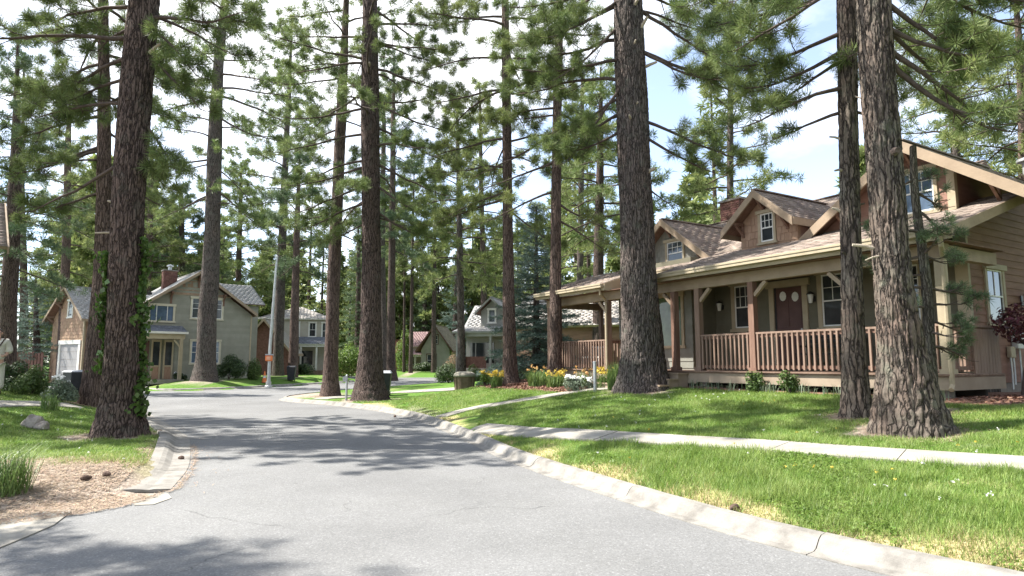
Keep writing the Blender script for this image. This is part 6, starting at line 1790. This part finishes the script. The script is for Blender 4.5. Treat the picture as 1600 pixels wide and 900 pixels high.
bush('low hedge bush before the cream house porch', gnd(478, 60.0), 1.6, 0.8, 1.5, 'dark', 2600, 0.13, 415)
bush('yellow-green street tree beyond the forked-root pine', gnd(548, 74.0), 2.2, 2.2, 5.2, 'bright', 5200, 0.2, 416, 'young_tree', 'tree')
bush('yellow-green sapling left of the maroon cottage', gnd(634, 82.0), 1.5, 1.4, 6.5, 'bright', 3600, 0.2, 417, 'young_tree', 'tree')
bush('pale broadleaf tree crown behind the brown house roof', gnd(1298, 30.0), 2.6, 2.4, 9.6, 'bright', 9000, 0.16, 418, 'broadleaf_tree', 'tree')
# the flower bed
def bed(hx, hy):
    p = np.array([HX, HY]) + hx_ * hx + hy_ * hy
    return (p[0], p[1], gz(p[0], p[1]))
bush('green and yellow bedding plant at the foot of the straight brown pine', at(757, 603), 0.30, 0.26, 0.55, 'bright', 900, 0.06, 430, 'flowering_plant', 'plant', flowers=('yellow', 14))
clump('yellow flowering clump touching the straight brown pine', at(776, 605), 0.2, 0.5, 220, 'clump', 431, 'flowering_plant', 'plant', 0.02, 0.5, ('yellow', 26))
clump('largest lily clump with pinkish buds in the mulch', at(841, 603), 0.34, 0.58, 480, 'clump', 432, 'flowering_plant', 'plant', 0.02, 0.7, ('orange', 7))
clump('yellow lily clump before the left porch skirt', at(868, 604), 0.3, 0.45, 340, 'clump', 433, 'flowering_plant', 'plant', 0.02, 0.7, ('yellow', 18))
bush('bushy silver-leaved plant with white blooms by the front walk', at(900, 611), 0.42, 0.36, 0.55, 'silver', 1500, 0.055, 434, 'flowering_plant', 'plant', flowers=('white', 24))
clump('orange blooming clump behind the silver plant', at(912, 604), 0.22, 0.55, 160, 'clump', 435, 'flowering_plant', 'plant', 0.018, 0.6, ('orange', 8))
clump('orange and yellow clump right of the thin metal post', at(947, 606), 0.26, 0.52, 200, 'clump', 436, 'flowering_plant', 'plant', 0.018, 0.6, ('yellow', 20))
clump('tall upright green clump against the huge plated pine', at(963, 609), 0.24, 0.78, 420, 'clump', 437, 'plant', 'plant', 0.02, 0.35)
bush('low white-flowered tuft beside the thin metal post', at(922, 608), 0.2, 0.18, 0.3, 'silver', 500, 0.05, 438, 'flowering_plant', 'plant', flowers=('white', 10))
# along the porch skirt
for i, (x, r_, hh, lb) in enumerate(((-3.95, 0.34, 0.62, 'leafy green plant against the porch skirt below the front door'), (-3.0, 0.34, 0.62, 'second leafy plant against the porch skirt, right of the one below the door'))):
    bush(lb, bed(x, -0.48), r_, 0.26, hh, 'mid', 1300, 0.06, 440 + i, 'plant', 'plant')
rg_ = np.random.default_rng(77)
WEED = []
for i in range(26):
    x = -6.0 + i * 0.24 + rg_.uniform(-0.08, 0.08); WEED.append(bed(x, -0.42 + rg_.uniform(-0.12, 0.1)))
Pw = np.repeat(np.array(WEED), 14, 0) + np.concatenate([rg_.normal(0, 0.06, (26 * 14, 2)), np.zeros((26 * 14, 1))], 1)
Vw, Fw = blades(Pw, np.full(len(Pw), 0.28), np.full(len(Pw), 0.016), 0.8, rg_)
tag(np_mesh('weeds', Vw, Fw, LEAF['silver']), 'straggling weeds along the foot of the porch', 'weeds', kind='stuff')
bush('low broad-leaved green bush below the meter', bed(2.4, 1.7), 0.75, 0.6, 0.62, 'mid', 1800, 0.12, 445, 'bush', 'bush')
bush('small leafy plant in front of the meter bush', bed(2.3, 0.3), 0.35, 0.3, 0.3, 'bright', 500, 0.11, 446, 'plant', 'plant')
# red-leaved small tree by the side wall
rt = thing('ornamental_tree', 'small crooked tree with dark red leaves against the side wall', 'tree', bed(0.55, 1.55))
MB().tube([(0, 0, -0.1), (0.10, 0.02, 0.45), (0.22, 0.0, 0.85), (0.20, 0.05, 1.15)], [0.045, 0.035, 0.028, 0.02], 8).build('trunk', TWIG, rt)
for k in range(6):
    a = k * 1.05; MB().tube([(0.21, 0.02, 0.85 + 0.04 * k), (0.21 + 0.25 * math.cos(a), 0.25 * math.sin(a), 1.2), (0.21 + 0.5 * math.cos(a), 0.45 * math.sin(a), 1.35 + 0.05 * k)], [0.018, 0.012, 0.006], 6).build('branch', TWIG, rt)
n = 900; d = unit(rg_.normal(size=(n, 3))); P = d * (rg_.uniform(0.2, 1, n) ** 0.5)[:, None] * np.array([0.62, 0.55, 0.42]) + np.array([0.2, 0, 1.42])
V, F = leaf_mesh(P, d + np.array([0, 0, 0.4]), np.full(n, 0.10), rg_); np_mesh('crown', V, F, LEAF['red'], rt)

# ------------------------------------------------------------------ ivy on the kerb pine
def ivy(label, side, v0, v1, n, seed):
    rg = np.random.default_rng(seed); z0, z1 = Z(v1, D1), Z(v0, D1)
    z = rg.uniform(z0, z1, n); c = AX1.at(z); r = AX1.rad(z)
    spread = 0.42 + 0.25 * np.sin(z * 3.1 + seed)
    th = (math.pi if side < 0 else 0.0) + rg.normal(-0.1 if side > 0 else 0.1, 1, n) * spread * (0.45 if side > 0 else 0.55)
    out = 0.03 + np.abs(rg.normal(0, 0.075, n)) * (1 + 0.6 * np.sin(z * 5.0 + 1))
    nrm = np.stack([np.cos(th), np.sin(th), np.full(n, 0.15)], 1)
    P = c + np.stack([np.cos(th), np.sin(th), np.zeros(n)], 1) * (r + out)[:, None]
    base = c[0] * 0 + np.array([float(np.interp(z0, AX1.z, AX1.x)), D1, z0])
    t = thing('ivy', label, 'ivy', tuple(base))
    V, F = leaf_mesh(P - base, nrm + np.array([0, 0, -0.35]), 0.135 * rg.uniform(0.5, 1.1, n), rg, 0.85); np_mesh('leaves', V, F, LEAF['ivy'], t)
    zz = np.linspace(z0, z1, 24); cc = AX1.at(zz); rr = AX1.rad(zz); tt = (math.pi if side < 0 else 0.0) + 0.25 * np.sin(zz * 2.3)
    pts = [tuple(np.array([cc[i, 0] + math.cos(tt[i]) * (rr[i] + 0.02), cc[i, 1] + math.sin(tt[i]) * (rr[i] + 0.02), zz[i]]) - base) for i in range(24)]
    MB().tube(pts, 0.014, 6).build('stem', TWIG, t)
ivy('ivy strand climbing the left side of the massive dark pine', -1, 396, 585, 800, 501)
ivy('ivy strand climbing the right side of the massive dark pine', 1, 372, 650, 720, 502)

# ------------------------------------------------------------------ bins, posts, lamp, rock
BINBLACK = mat('bin_black', (0.022, 0.024, 0.028), (0.035, 0.037, 0.042), scale=4, rough=0.45)
BINGREY = mat('bin_lid_grey', (0.35, 0.36, 0.38), (0.42, 0.43, 0.45), scale=4, rough=0.5)
BINBROWN = mat('bin_brown', (0.13, 0.09, 0.06), (0.20, 0.145, 0.10), scale=6, rough=0.8, bump=0.3, bscale=40)
BINTOP = mat('bin_stone_top', (0.24, 0.22, 0.175), (0.32, 0.295, 0.24), scale=6, rough=0.85, bump=0.3, bscale=40)
def wheelie(label, loc, rz, lid=BINBLACK, s=1.0):
    b = thing('wheeled_bin', label, 'bin', loc, rz, 'wheeled bins'); 
    w0, w1, h = 0.23 * s, 0.30 * s, 1.0 * s
    MB().hexa([(-w0, -w0, 0.06), (w0, -w0, 0.06), (w0, w0, 0.06), (-w0, w0, 0.06), (-w1, -w1, h), (w1, -w1, h), (w1, w1, h), (-w1, w1, h)]).build('body', BINBLACK, b, bevel=0.02)
    MB().hexa([(-w1 - 0.03, -w1 - 0.05, h), (w1 + 0.03, -w1 - 0.05, h), (w1 + 0.03, w1 + 0.05, h), (-w1 - 0.03, w1 + 0.05, h), (-w1 + 0.05, -w1 + 0.04, h + 0.09), (w1 - 0.05, -w1 + 0.04, h + 0.09), (w1 - 0.05, w1, h + 0.11), (-w1 + 0.05, w1, h + 0.11)]).build('lid', lid, b, bevel=0.015)
    for sx in (-1, 1): MB().tube([(sx * (w0 - 0.04), w0 + 0.06, 0.1), (sx * (w0 + 0.02), w0 + 0.06, 0.1)], 0.1, 14).build('wheel', DARK, b)
    MB().tube([(-w1 + 0.06, w1 + 0.10, h - 0.05), (w1 - 0.06, w1 + 0.10, h - 0.05)], 0.018, 8).build('handle', DARK, b)
wheelie('black wheeled bin on the lawn right of the lamp post', gnd(460.5, 47.0), 0.2)
wheelie('black wheeled bin with pale lid peeking out behind the forked-root pine', gnd(604, 29.0), 0.1, BINGREY, 1.0)
wheelie('dark bin with pale lid left of the slender reddish pine', gnd(126, 33.0), -0.4, BINGREY, 1.15)
wheelie('pale-topped bin showing between the two near left trunks', gnd(160, 33.5), -0.3, BINGREY, 1.15)
db = thing('domed_bin', 'brown litter bin with a domed stone-coloured top at the lawn corner', 'bin', gnd(727, 28.5), 0.1)
MB().lathe([(0.36, 0.0), (0.40, 0.04), (0.44, 0.62), (0.46, 0.66)], 20).build('body', BINBROWN, db, smooth=False)
MB().lathe([(0.49, 0.661), (0.49, 0.73), (0.44, 0.81), (0.30, 0.87), (0.10, 0.89)], 20).build('dome', BINTOP, db, smooth=True)
for i in range(10):
    a = i * 0.628; MB().bar((0.40 * math.cos(a), 0.40 * math.sin(a), 0.05), (0.455 * math.cos(a), 0.455 * math.sin(a), 0.64), 0.05, 0.02).build('stave', BINBROWN, db)
for nm, lb, (u, v), hgt, top in (('marker_post', 'short grey metal post beside the forked-root pine', (541, 626), 0.98, True), ('marker_post', 'thin pale metal post in the flower bed beside the huge plated pine', (930, 613), 0.82, False)):
    p = thing(nm, lb, 'post', hit(u, v))
    MB().tube([(0, 0, -0.1), (0, 0, hgt)], 0.045 if top else 0.05, 12).build('pole', STEEL, p)
    if top:
        MB().tube([(-0.05, -0.035, hgt - 0.12), (-0.05, -0.075, hgt - 0.12)], 0.10, 16).build('reflector', BINGREY, p)
        MB().lathe([(0.05, hgt), (0.035, hgt + 0.03), (0.01, hgt + 0.04)], 12).build('cap', STEEL, p)
    else:
        MB().lathe([(0.055, hgt), (0.055, hgt + 0.03), (0.03, hgt + 0.04)], 12).build('cap', STEEL, p)
ORANGE = mat('orange_plastic', (0.70, 0.17, 0.05), (0.80, 0.24, 0.08), scale=6, rough=0.5)
lp = thing('lamp_post', 'slim grey street pole with an orange box on the far lawn', 'street lamp', gnd(426, 42.0))
MB().tube([(0, 0, -0.1), (0, 0, 2.5), (0.07, 0, 5.0), (0.2, 0, 8.6)], [0.12, 0.10, 0.085, 0.06], 12).build('pole', STEEL, lp)
MB().lathe([(0.24, 0.0), (0.24, 0.12), (0.17, 0.16), (0.17, 0.4)], 12).build('base', STEEL, lp)
MB().lathe([(0.075, 8.58), (0.09, 8.62), (0.03, 8.7)], 10, (0.2, 0)).build('cap', STEEL, lp)
ob = MB().box(-0.2, 0.26, -0.26, -0.12, 1.72, 2.1).build('orange_box', ORANGE, lp, bevel=0.06); MB().box(-0.10, 0.16, -0.275, -0.262, 1.80, 2.02).build('box_face', mat('box_face', (0.75, 0.38, 0.25)), ob)
MB().box(-0.2, 0.28, -0.27, -0.11, 2.1, 2.18).build('box_hood', BINGREY, lp)
cn = thing('traffic_cone', 'small orange traffic cone left of the slim street pole', 'cone', gnd(419.5, 44.0))
MB().box(-0.2, 0.2, -0.2, 0.2, 0, 0.04).build('base', DARK, cn)
MB().lathe([(0.17, 0.04), (0.11, 0.35)], 14).build('lower_cone', ORANGE, cn); MB().lathe([(0.109, 0.35), (0.085, 0.5)], 14).build('white_band', WHITE, cn); MB().lathe([(0.084, 0.5), (0.03, 0.8)], 14).build('upper_cone', ORANGE, cn)
def rock(name, label, cat, loc, dims, seed, m):
    rg = np.random.default_rng(seed); b = bmesh.new(); bmesh.ops.create_icosphere(b, subdivisions=3, radius=1)
    off = rg.normal(0, 1, (12, 3))
    for v in b.verts:
        p = np.array(v.co); k = 1 + sum(0.10 * math.sin(float(p @ o) * 2.5 + i) for i, o in enumerate(off)) * 0.5
        v.co = Vector((p[0] * dims[0] * k, p[1] * dims[1] * k, max(p[2], -0.35) * dims[2] * k + dims[2] * 0.3))
    me = bpy.data.meshes.new(name); b.to_mesh(me); b.free()
    o = link_mesh(name, me, m); o.location = loc
    return tag(o, label, cat)
STONE = mat('stone', (0.17, 0.145, 0.125), (0.36, 0.32, 0.28), scale=5, rough=0.9, bump=0.7, bscale=18, detail=9)
rock('boulder', 'larger weathered rock on the corner lawn', 'rock', at(50, 668), (0.23, 0.18, 0.21), 3, STONE)
rock('boulder', 'smaller rock leaning on the weathered boulder', 'rock', at(66, 671), (0.13, 0.12, 0.13), 4, STONE)
rock('boulder', 'flat stone at the foot of the huge plated pine', 'rock', at(1008, 612.5), (0.14, 0.1, 0.06), 5, STONE)
tag(rock('ball', 'red ball by the porch steps', 'ball', bed(-7.62, -0.05)[:2] + (DK + 0.09,), (0.11, 0.11, 0.11), 9, PETAL['pink']), None)
# fallen cones and bits of bark on the road edge
CONE = mat('pine_cone', (0.07, 0.045, 0.035), (0.12, 0.08, 0.06), scale=9, rough=0.9)
for i, (u, v, lb) in enumerate(((250, 676, 'dark pine cone in the gutter beside the ivy-clad pine'), (283, 719, 'pine cone lying in the left gutter below the bulge'), (1148, 799, 'pine cone on the near right kerb'), (895, 742, 'pine cone in the right gutter by the pavement end'), (166, 745, 'pine cone on the bare earth near the kerb'), (133, 752, 'pine cone on the bare earth further from the kerb'), (617, 652, 'dark pine cone on the kerb near the forked-root pine'))):
    x, y, z = hit(u, v); t = thing('pine_cone', lb, 'pine cone', (x, y, z + 0.03), i * 1.1)
    mb = MB(); mb.lathe([(0.012, -0.06), (0.04, -0.03), (0.042, 0.01), (0.028, 0.05), (0.008, 0.075)], 9); mb.v = [(a, c, b) for a, b, c in mb.v]
    mb.build('scales', CONE, t)

# ------------------------------------------------------------------ the person at the left edge
SKIN = mat('skin', (0.48, 0.29, 0.21), (0.52, 0.32, 0.235), scale=8, rough=0.55)
CLOTH = mat('cream_cloth', (0.52, 0.49, 0.42), (0.60, 0.57, 0.50), scale=5, rough=0.9, bump=0.3, bscale=14, stretch=(2, 2, 0.5))
HAIR = mat('hair_dark', (0.04, 0.028, 0.02), (0.07, 0.05, 0.035), scale=20, rough=0.6)
STRAP = mat('strap_brown', (0.06, 0.035, 0.025))
def skin_mesh(name, verts, edges, radii, m, parent, root=0, sub=2):
    me = bpy.data.meshes.new(name); me.from_pydata(verts, edges, []); me.update()
    o = bpy.data.objects.new(name, me); COL.objects.link(o); o.parent = parent
    sk = o.modifiers.new('skin', 'SKIN'); sk.use_smooth_shade = True
    sv = me.skin_vertices[0].data if me.skin_vertices else None
    if sv is None:
        bpy.context.view_layer.objects.active = o
        bpy.ops.object.mode_set(mode='OBJECT'); me.update()
        b = bmesh.new(); b.from_mesh(me); b.verts.layers.skin.verify(); b.to_mesh(me); b.free()
        sv = me.skin_vertices[0].data
    for i, r in enumerate(radii):
        sv[i].radius = r if hasattr(r, '__len__') else (r, r); sv[i].use_root = (i == root)
    ss = o.modifiers.new('smooth', 'SUBSURF'); ss.levels = sub; ss.render_levels = sub
    me.materials.append(m)
    return o
PX, PY = -13.86, 17.3
pz = gz(PX, PY)
per = thing('person', 'person in a loose cream shirt and pale trousers at the left picture edge', 'person', (PX, PY, pz), R(35))
# body facing local -y, one surface
bv = [(0, 0, 0.95), (0, 0, 1.15), (0, 0, 1.38), (0, 0, 1.47), (0, -0.01, 1.53), (0, -0.02, 1.62), (0, -0.01, 1.70),
      (0.10, 0, 0.90), (0.11, 0, 0.50), (0.11, 0.02, 0.09), (0.12, -0.13, 0.035), (-0.10, 0, 0.90), (-0.11, 0.0, 0.50), (-0.11, 0.04, 0.09), (-0.12, -0.11, 0.035),
      (0.19, 0, 1.40), (0.25, 0.05, 1.14), (0.20, -0.14, 1.02), (0.16, -0.22, 1.02), (-0.19, 0, 1.40), (-0.25, 0.05, 1.14), (-0.19, -0.13, 1.02), (-0.15, -0.21, 1.02)]
be = [(0, 1), (1, 2), (2, 3), (3, 4), (4, 5), (5, 6), (0, 7), (7, 8), (8, 9), (9, 10), (0, 11), (11, 12), (12, 13), (13, 14), (2, 15), (15, 16), (16, 17), (17, 18), (2, 19), (19, 20), (20, 21), (21, 22)]
brd = [(0.15, 0.11), (0.14, 0.10), (0.15, 0.10), 0.055, 0.06, (0.082, 0.098), (0.06, 0.07), 0.085, 0.06, 0.04, (0.04, 0.03), 0.085, 0.06, 0.04, (0.04, 0.03), 0.06, 0.045, 0.03, 0.032, 0.06, 0.045, 0.03, 0.032]
skin_mesh('body', bv, be, brd, SKIN, per)
for sx in (1, -1):
    for j, (dx, ln) in enumerate(((0.022, 0.065), (0.008, 0.078), (-0.007, 0.074), (-0.02, 0.058))):
        b0 = (sx * (0.155 + dx), -0.235, 1.02)
        MB().tube([b0, (b0[0] - sx * 0.012, b0[1] - ln * 0.6, 1.012), (b0[0] - sx * 0.02, b0[1] - ln * 0.85, 0.985)], [0.0095, 0.009, 0.007], 8).build('finger', SKIN, per, smooth=True)
    MB().tube([(sx * 0.13, -0.21, 1.035), (sx * 0.112, -0.245, 1.045), (sx * 0.108, -0.275, 1.035)], [0.011, 0.010, 0.008], 8).build('thumb', SKIN, per, smooth=True)
# shirt: a loose tunic with wide sleeves
sv_ = [(0, 0, 0.86), (0, 0, 1.05), (0, 0, 1.25), (0, 0, 1.40), (0.19, 0, 1.41), (0.25, 0.05, 1.20), (0.25, 0.0, 1.06), (-0.19, 0, 1.41), (-0.25, 0.05, 1.20), (-0.25, 0.0, 1.06)]
skin_mesh('shirt', sv_, [(0, 1), (1, 2), (2, 3), (3, 4), (4, 5), (5, 6), (3, 7), (7, 8), (8, 9)], [(0.215, 0.165), (0.20, 0.15), (0.185, 0.135), (0.15, 0.105), 0.09, 0.105, 0.105, 0.09, 0.105, 0.105], CLOTH, per)
tv = [(0, 0, 0.90), (0.10, 0, 0.78), (0.115, 0, 0.45), (0.12, 0.02, 0.10), (-0.10, 0, 0.78), (-0.115, 0, 0.45), (-0.12, 0.03, 0.10)]
skin_mesh('trousers', tv, [(0, 1), (1, 2), (2, 3), (0, 4), (4, 5), (5, 6)], [(0.19, 0.14), 0.115, 0.105, 0.10, 0.115, 0.105, 0.10], CLOTH, per)
hv = [(0, 0.035, 1.60), (0, 0.02, 1.70), (0, -0.02, 1.735)]
skin_mesh('hair', hv, [(0, 1), (1, 2)], [(0.085, 0.075), (0.088, 0.09), (0.06, 0.06)], HAIR, per)
for sx in (1, -1):
    MB().lathe([(0.004, -0.012), (0.012, 0.0), (0.004, 0.012)], 8).build('eye', DARK, per).location = (sx * 0.032, -0.105, 1.63)
    MB().lathe([(0.008, -0.03), (0.018, 0.0), (0.008, 0.03)], 8).build('ear', SKIN, per).location = (sx * 0.085, 0.0, 1.62)
    MB().hexa([(sx * 0.12 - 0.045, -0.21, 0), (sx * 0.12 + 0.045, -0.21, 0), (sx * 0.12 + 0.04, 0.09, 0), (sx * 0.12 - 0.04, 0.09, 0), (sx * 0.12 - 0.035, -0.19, 0.05), (sx * 0.12 + 0.035, -0.19, 0.05), (sx * 0.12 + 0.035, 0.08, 0.09), (sx * 0.12 - 0.035, 0.08, 0.09)]).build('shoe', STRAP, per, bevel=0.015)
MB().tube([(0, -0.108, 1.635), (0, -0.128, 1.60), (0, -0.108, 1.59)], [0.008, 0.014, 0.008], 8).build('nose', SKIN, per, smooth=True)
MB().tube([(-0.025, -0.108, 1.562), (0, -0.114, 1.56), (0.025, -0.108, 1.562)], [0.004, 0.007, 0.004], 6).build('mouth', mat('lip', (0.36, 0.16, 0.13)), per, smooth=True)
MB().tube([(0.17, -0.03, 1.50), (0.06, -0.155, 1.28), (-0.12, -0.185, 1.0)], 0.016, 6).build('strap', STRAP, per)

# ------------------------------------------------------------------ ground colour needs the trees' feet
make_ground()

# ------------------------------------------------------------------ grass blades, clover and litter
def in_paths(x, y):
    bad = np.zeros(len(x), bool)
    for C, hw in PATHS:
        d2 = np.full(len(x), 1e9)
        for i in range(0, len(C) - 1):
            a, b = C[i], C[i + 1]; e = b - a; L = e @ e
            t = np.clip(((x - a[0]) * e[0] + (y - a[1]) * e[1]) / L, 0, 1)
            np.minimum(d2, (x - a[0] - t * e[0]) ** 2 + (y - a[1] - t * e[1]) ** 2, out=d2)
        bad |= d2 < (hw - 0.02) ** 2
    return bad
def lawn_blades():
    rg = np.random.default_rng(99)
    n = 2600000
    # sample in polar-ish fashion so that density falls with distance
    D = 4.6 * (26 / 4.6) ** rg.random(n)
    u = rg.uniform(-40, 1640, n); x = (u - 800) / FOC * D; y = D
    keep = rg.random(n) < np.clip(0.20 + 0.028 * (D - 5), 0.2, 0.62)
    x, y = x[keep], y[keep]
    coarse = ~((x > -5.5) & (x < -0.8) & (y > 4) & (y < 17))
    x, y = x[coarse], y[coarse]
    e = road_dist(x, y); k = e > np.where(x < -3.5, 0.58, 0.34); x, y, e = x[k], y[k], e[k]
    hx, hy = house_xy(x, y)
    k = ~((hy > -0.45) & (hx > -14) & (hx < 5)); x, y, e = x[k], y[k], e[k]
    k = ~in_paths(x, y); x, y, e = x[k], y[k], e[k]
    d, m_, s = zones(x, y, e)
    for (tx, ty, tr) in TREE_FEET:
        d = np.maximum(d, sstep(tr + 0.48, tr + 0.05, np.hypot(x - tx, y - ty) + (vnoise(x, y, 2.2, 21) - 0.5) * 0.9))
    r = rg.random(len(x))
    green = (r > d * 1.15) & (m_ < 0.5) & (r > s * 0.85)
    dry = (~green) & (m_ < 0.5) & (d < 0.75) & (rg.random(len(x)) < 0.5) & (s > 0.2)
    z = terrain(x, y, e)
    tall = 0.6 + 0.9 * vnoise(x, y, 1.1, 31) + 0.5 * (vnoise(x, y, 2.7, 32) > 0.72)
    verge = (x > 0) & (y < 10.5) & (e < 3.2)
    h = np.where(verge, 0.085, 0.055) * tall * np.where((x < -3), 1.0, 1.0)
    out = []
    for msk, mat_, nm, lb, hh in ((green, LEAF['grass'], 'grass', 'green lawn and verge grass blades', h), (dry, LEAF['straw'], 'dry_grass', 'dry straw-coloured grass along the kerb and bare earth', h * 0.6)):
        P = np.stack([x[msk], y[msk], z[msk] - 0.006], 1)
        w = 0.004 + 0.0006 * y[msk]
        V, F = blades(P, hh[msk], w, 0.95, rg, seg=1)
        tag(np_mesh(nm, V, F, mat_), lb, 'grass', kind='stuff')
    # clover patches and small flowers in the verge
    V0 = []; k = verge & green & (vnoise(x, y, 1.6, 41) > 0.66) & (rg.random(len(x)) < 0.30)
    P = np.stack([x[k], y[k], z[k] + 0.035], 1)
    if len(P):
        V, F = leaf_mesh(P, np.tile([0, 0, 1.0], (len(P), 1)), np.full(len(P), 0.035), rg, 0.9)
        tag(np_mesh('clover', V, F, LEAF['bright']), 'clover leaves low among the verge grass', 'clover', kind='stuff')
    for col, cnt, lb in (('white', 80, 'white clover heads dotted over the grass'), ('yellow', 20, 'yellow dandelions dotted over the verge')):
        idx = np.nonzero(green & (e > 0.8) & (y < 17) & ((x > 0) if col == 'yellow' else True) & (rg.random(len(x)) < 0.5) & (vnoise(x, y, 0.9, 55) > (0.5 if col == 'white' else 0.35)))[0]
        idx = rg.choice(idx, cnt, replace=False)
        P = np.repeat(np.stack([x[idx], y[idx], z[idx] + np.clip(h[idx] * 0.9, 0.05, 0.16)], 1), 7, 0) + rg.normal(0, 0.008, (cnt * 7, 3))
        V, F = leaf_mesh(P, rg.normal(size=(len(P), 3)) * 0.5 + np.array([0, 0, 1]), np.full(len(P), 0.02), rg, 0.9)
        tag(np_mesh('wild_flowers', V, F, PETAL[col]), lb, 'flowers', kind='stuff')
lawn_blades()
def litter():
    """needle straw on the bare earth and round the trunks, scraps on the road edge"""
    rg = np.random.default_rng(123); n = 75000
    x = rg.uniform(-11, -3.5, n); y = rg.uniform(5.5, 13, n); e = road_dist(x, y)
    d, m_, s = zones(x, y, e); k = (e > -0.1) & (rg.random(n) < d); P = [np.stack([x[k], y[k]], 1)]
    for (tx, ty, tr) in TREE_FEET:
        if ty < 30 and -13 < tx < 8:
            q = 1300; a = rg.uniform(0, 6.28, q); r = tr * 0.8 + np.abs(rg.normal(0, 0.28, q)); P.append(np.stack([tx + r * np.cos(a), ty + r * np.sin(a)], 1))
    q = 350; t = rg.integers(0, len(OUT_L), q); P.append(OUT_L[t] + rg.normal(0, 0.25, (q, 2)) * np.array([1, 1]))
    P = np.concatenate(P); e = road_dist(P[:, 0], P[:, 1]); P = P[~((e > -0.02) & (e < 0.62) & (P[:, 1] > 8.2))]; z = np.maximum(terrain(P[:, 0], P[:, 1]), 0.004)
    az = rg.uniform(0, np.pi, len(P)); L = rg.uniform(0.05, 0.12, len(P)); w = 0.0035 + 0.0003 * P[:, 1]
    dx, dy = np.cos(az), np.sin(az); B_ = np.stack([P[:, 0], P[:, 1], z + 0.006 + rg.uniform(0, 0.012, len(P))], 1)
    V = np.stack([B_ + np.stack([-dy * w, dx * w, 0 * w], 1), B_ - np.stack([-dy * w, dx * w, 0 * w], 1), B_ + np.stack([dx * L, dy * L, rg.uniform(-0.004, 0.02, len(P))], 1)], 1).reshape(-1, 3)
    tag(np_mesh('needle_litter', V, np.arange(len(V)).reshape(-1, 3), mat('fallen_needles', (0.20, 0.14, 0.095), (0.38, 0.29, 0.21), scale=6, rough=0.9, island=0.35)), 'fallen brown pine needles on bare earth and round the trunks', 'needles', kind='stuff')
    # bark chips in the beds
    q = 5200; hx = np.concatenate([rg.uniform(-15.4, -9, q), rg.uniform(0.2, 4, q // 3)]); hy = np.concatenate([rg.uniform(-2.2, -0.2, q), rg.uniform(-0.5, 1.9, q // 3)])
    X = HX + hx_[0] * hx + hy_[0] * hy; Y = HY + hx_[1] * hx + hy_[1] * hy; zz = terrain(X, Y)
    P = np.stack([X, Y, zz + 0.02], 1)
    V, F = leaf_mesh(P, np.tile([0, 0, 1.2], (len(P), 1)), np.full(len(P), 0.09), rg, 0.5)
    tag(np_mesh('bark_mulch', V, F, mat('bark_chip', (0.13, 0.06, 0.04), (0.30, 0.18, 0.13), scale=6, rough=0.9, island=0.4)), 'reddish bark mulch in the flower beds', 'mulch', kind='stuff')
litter()
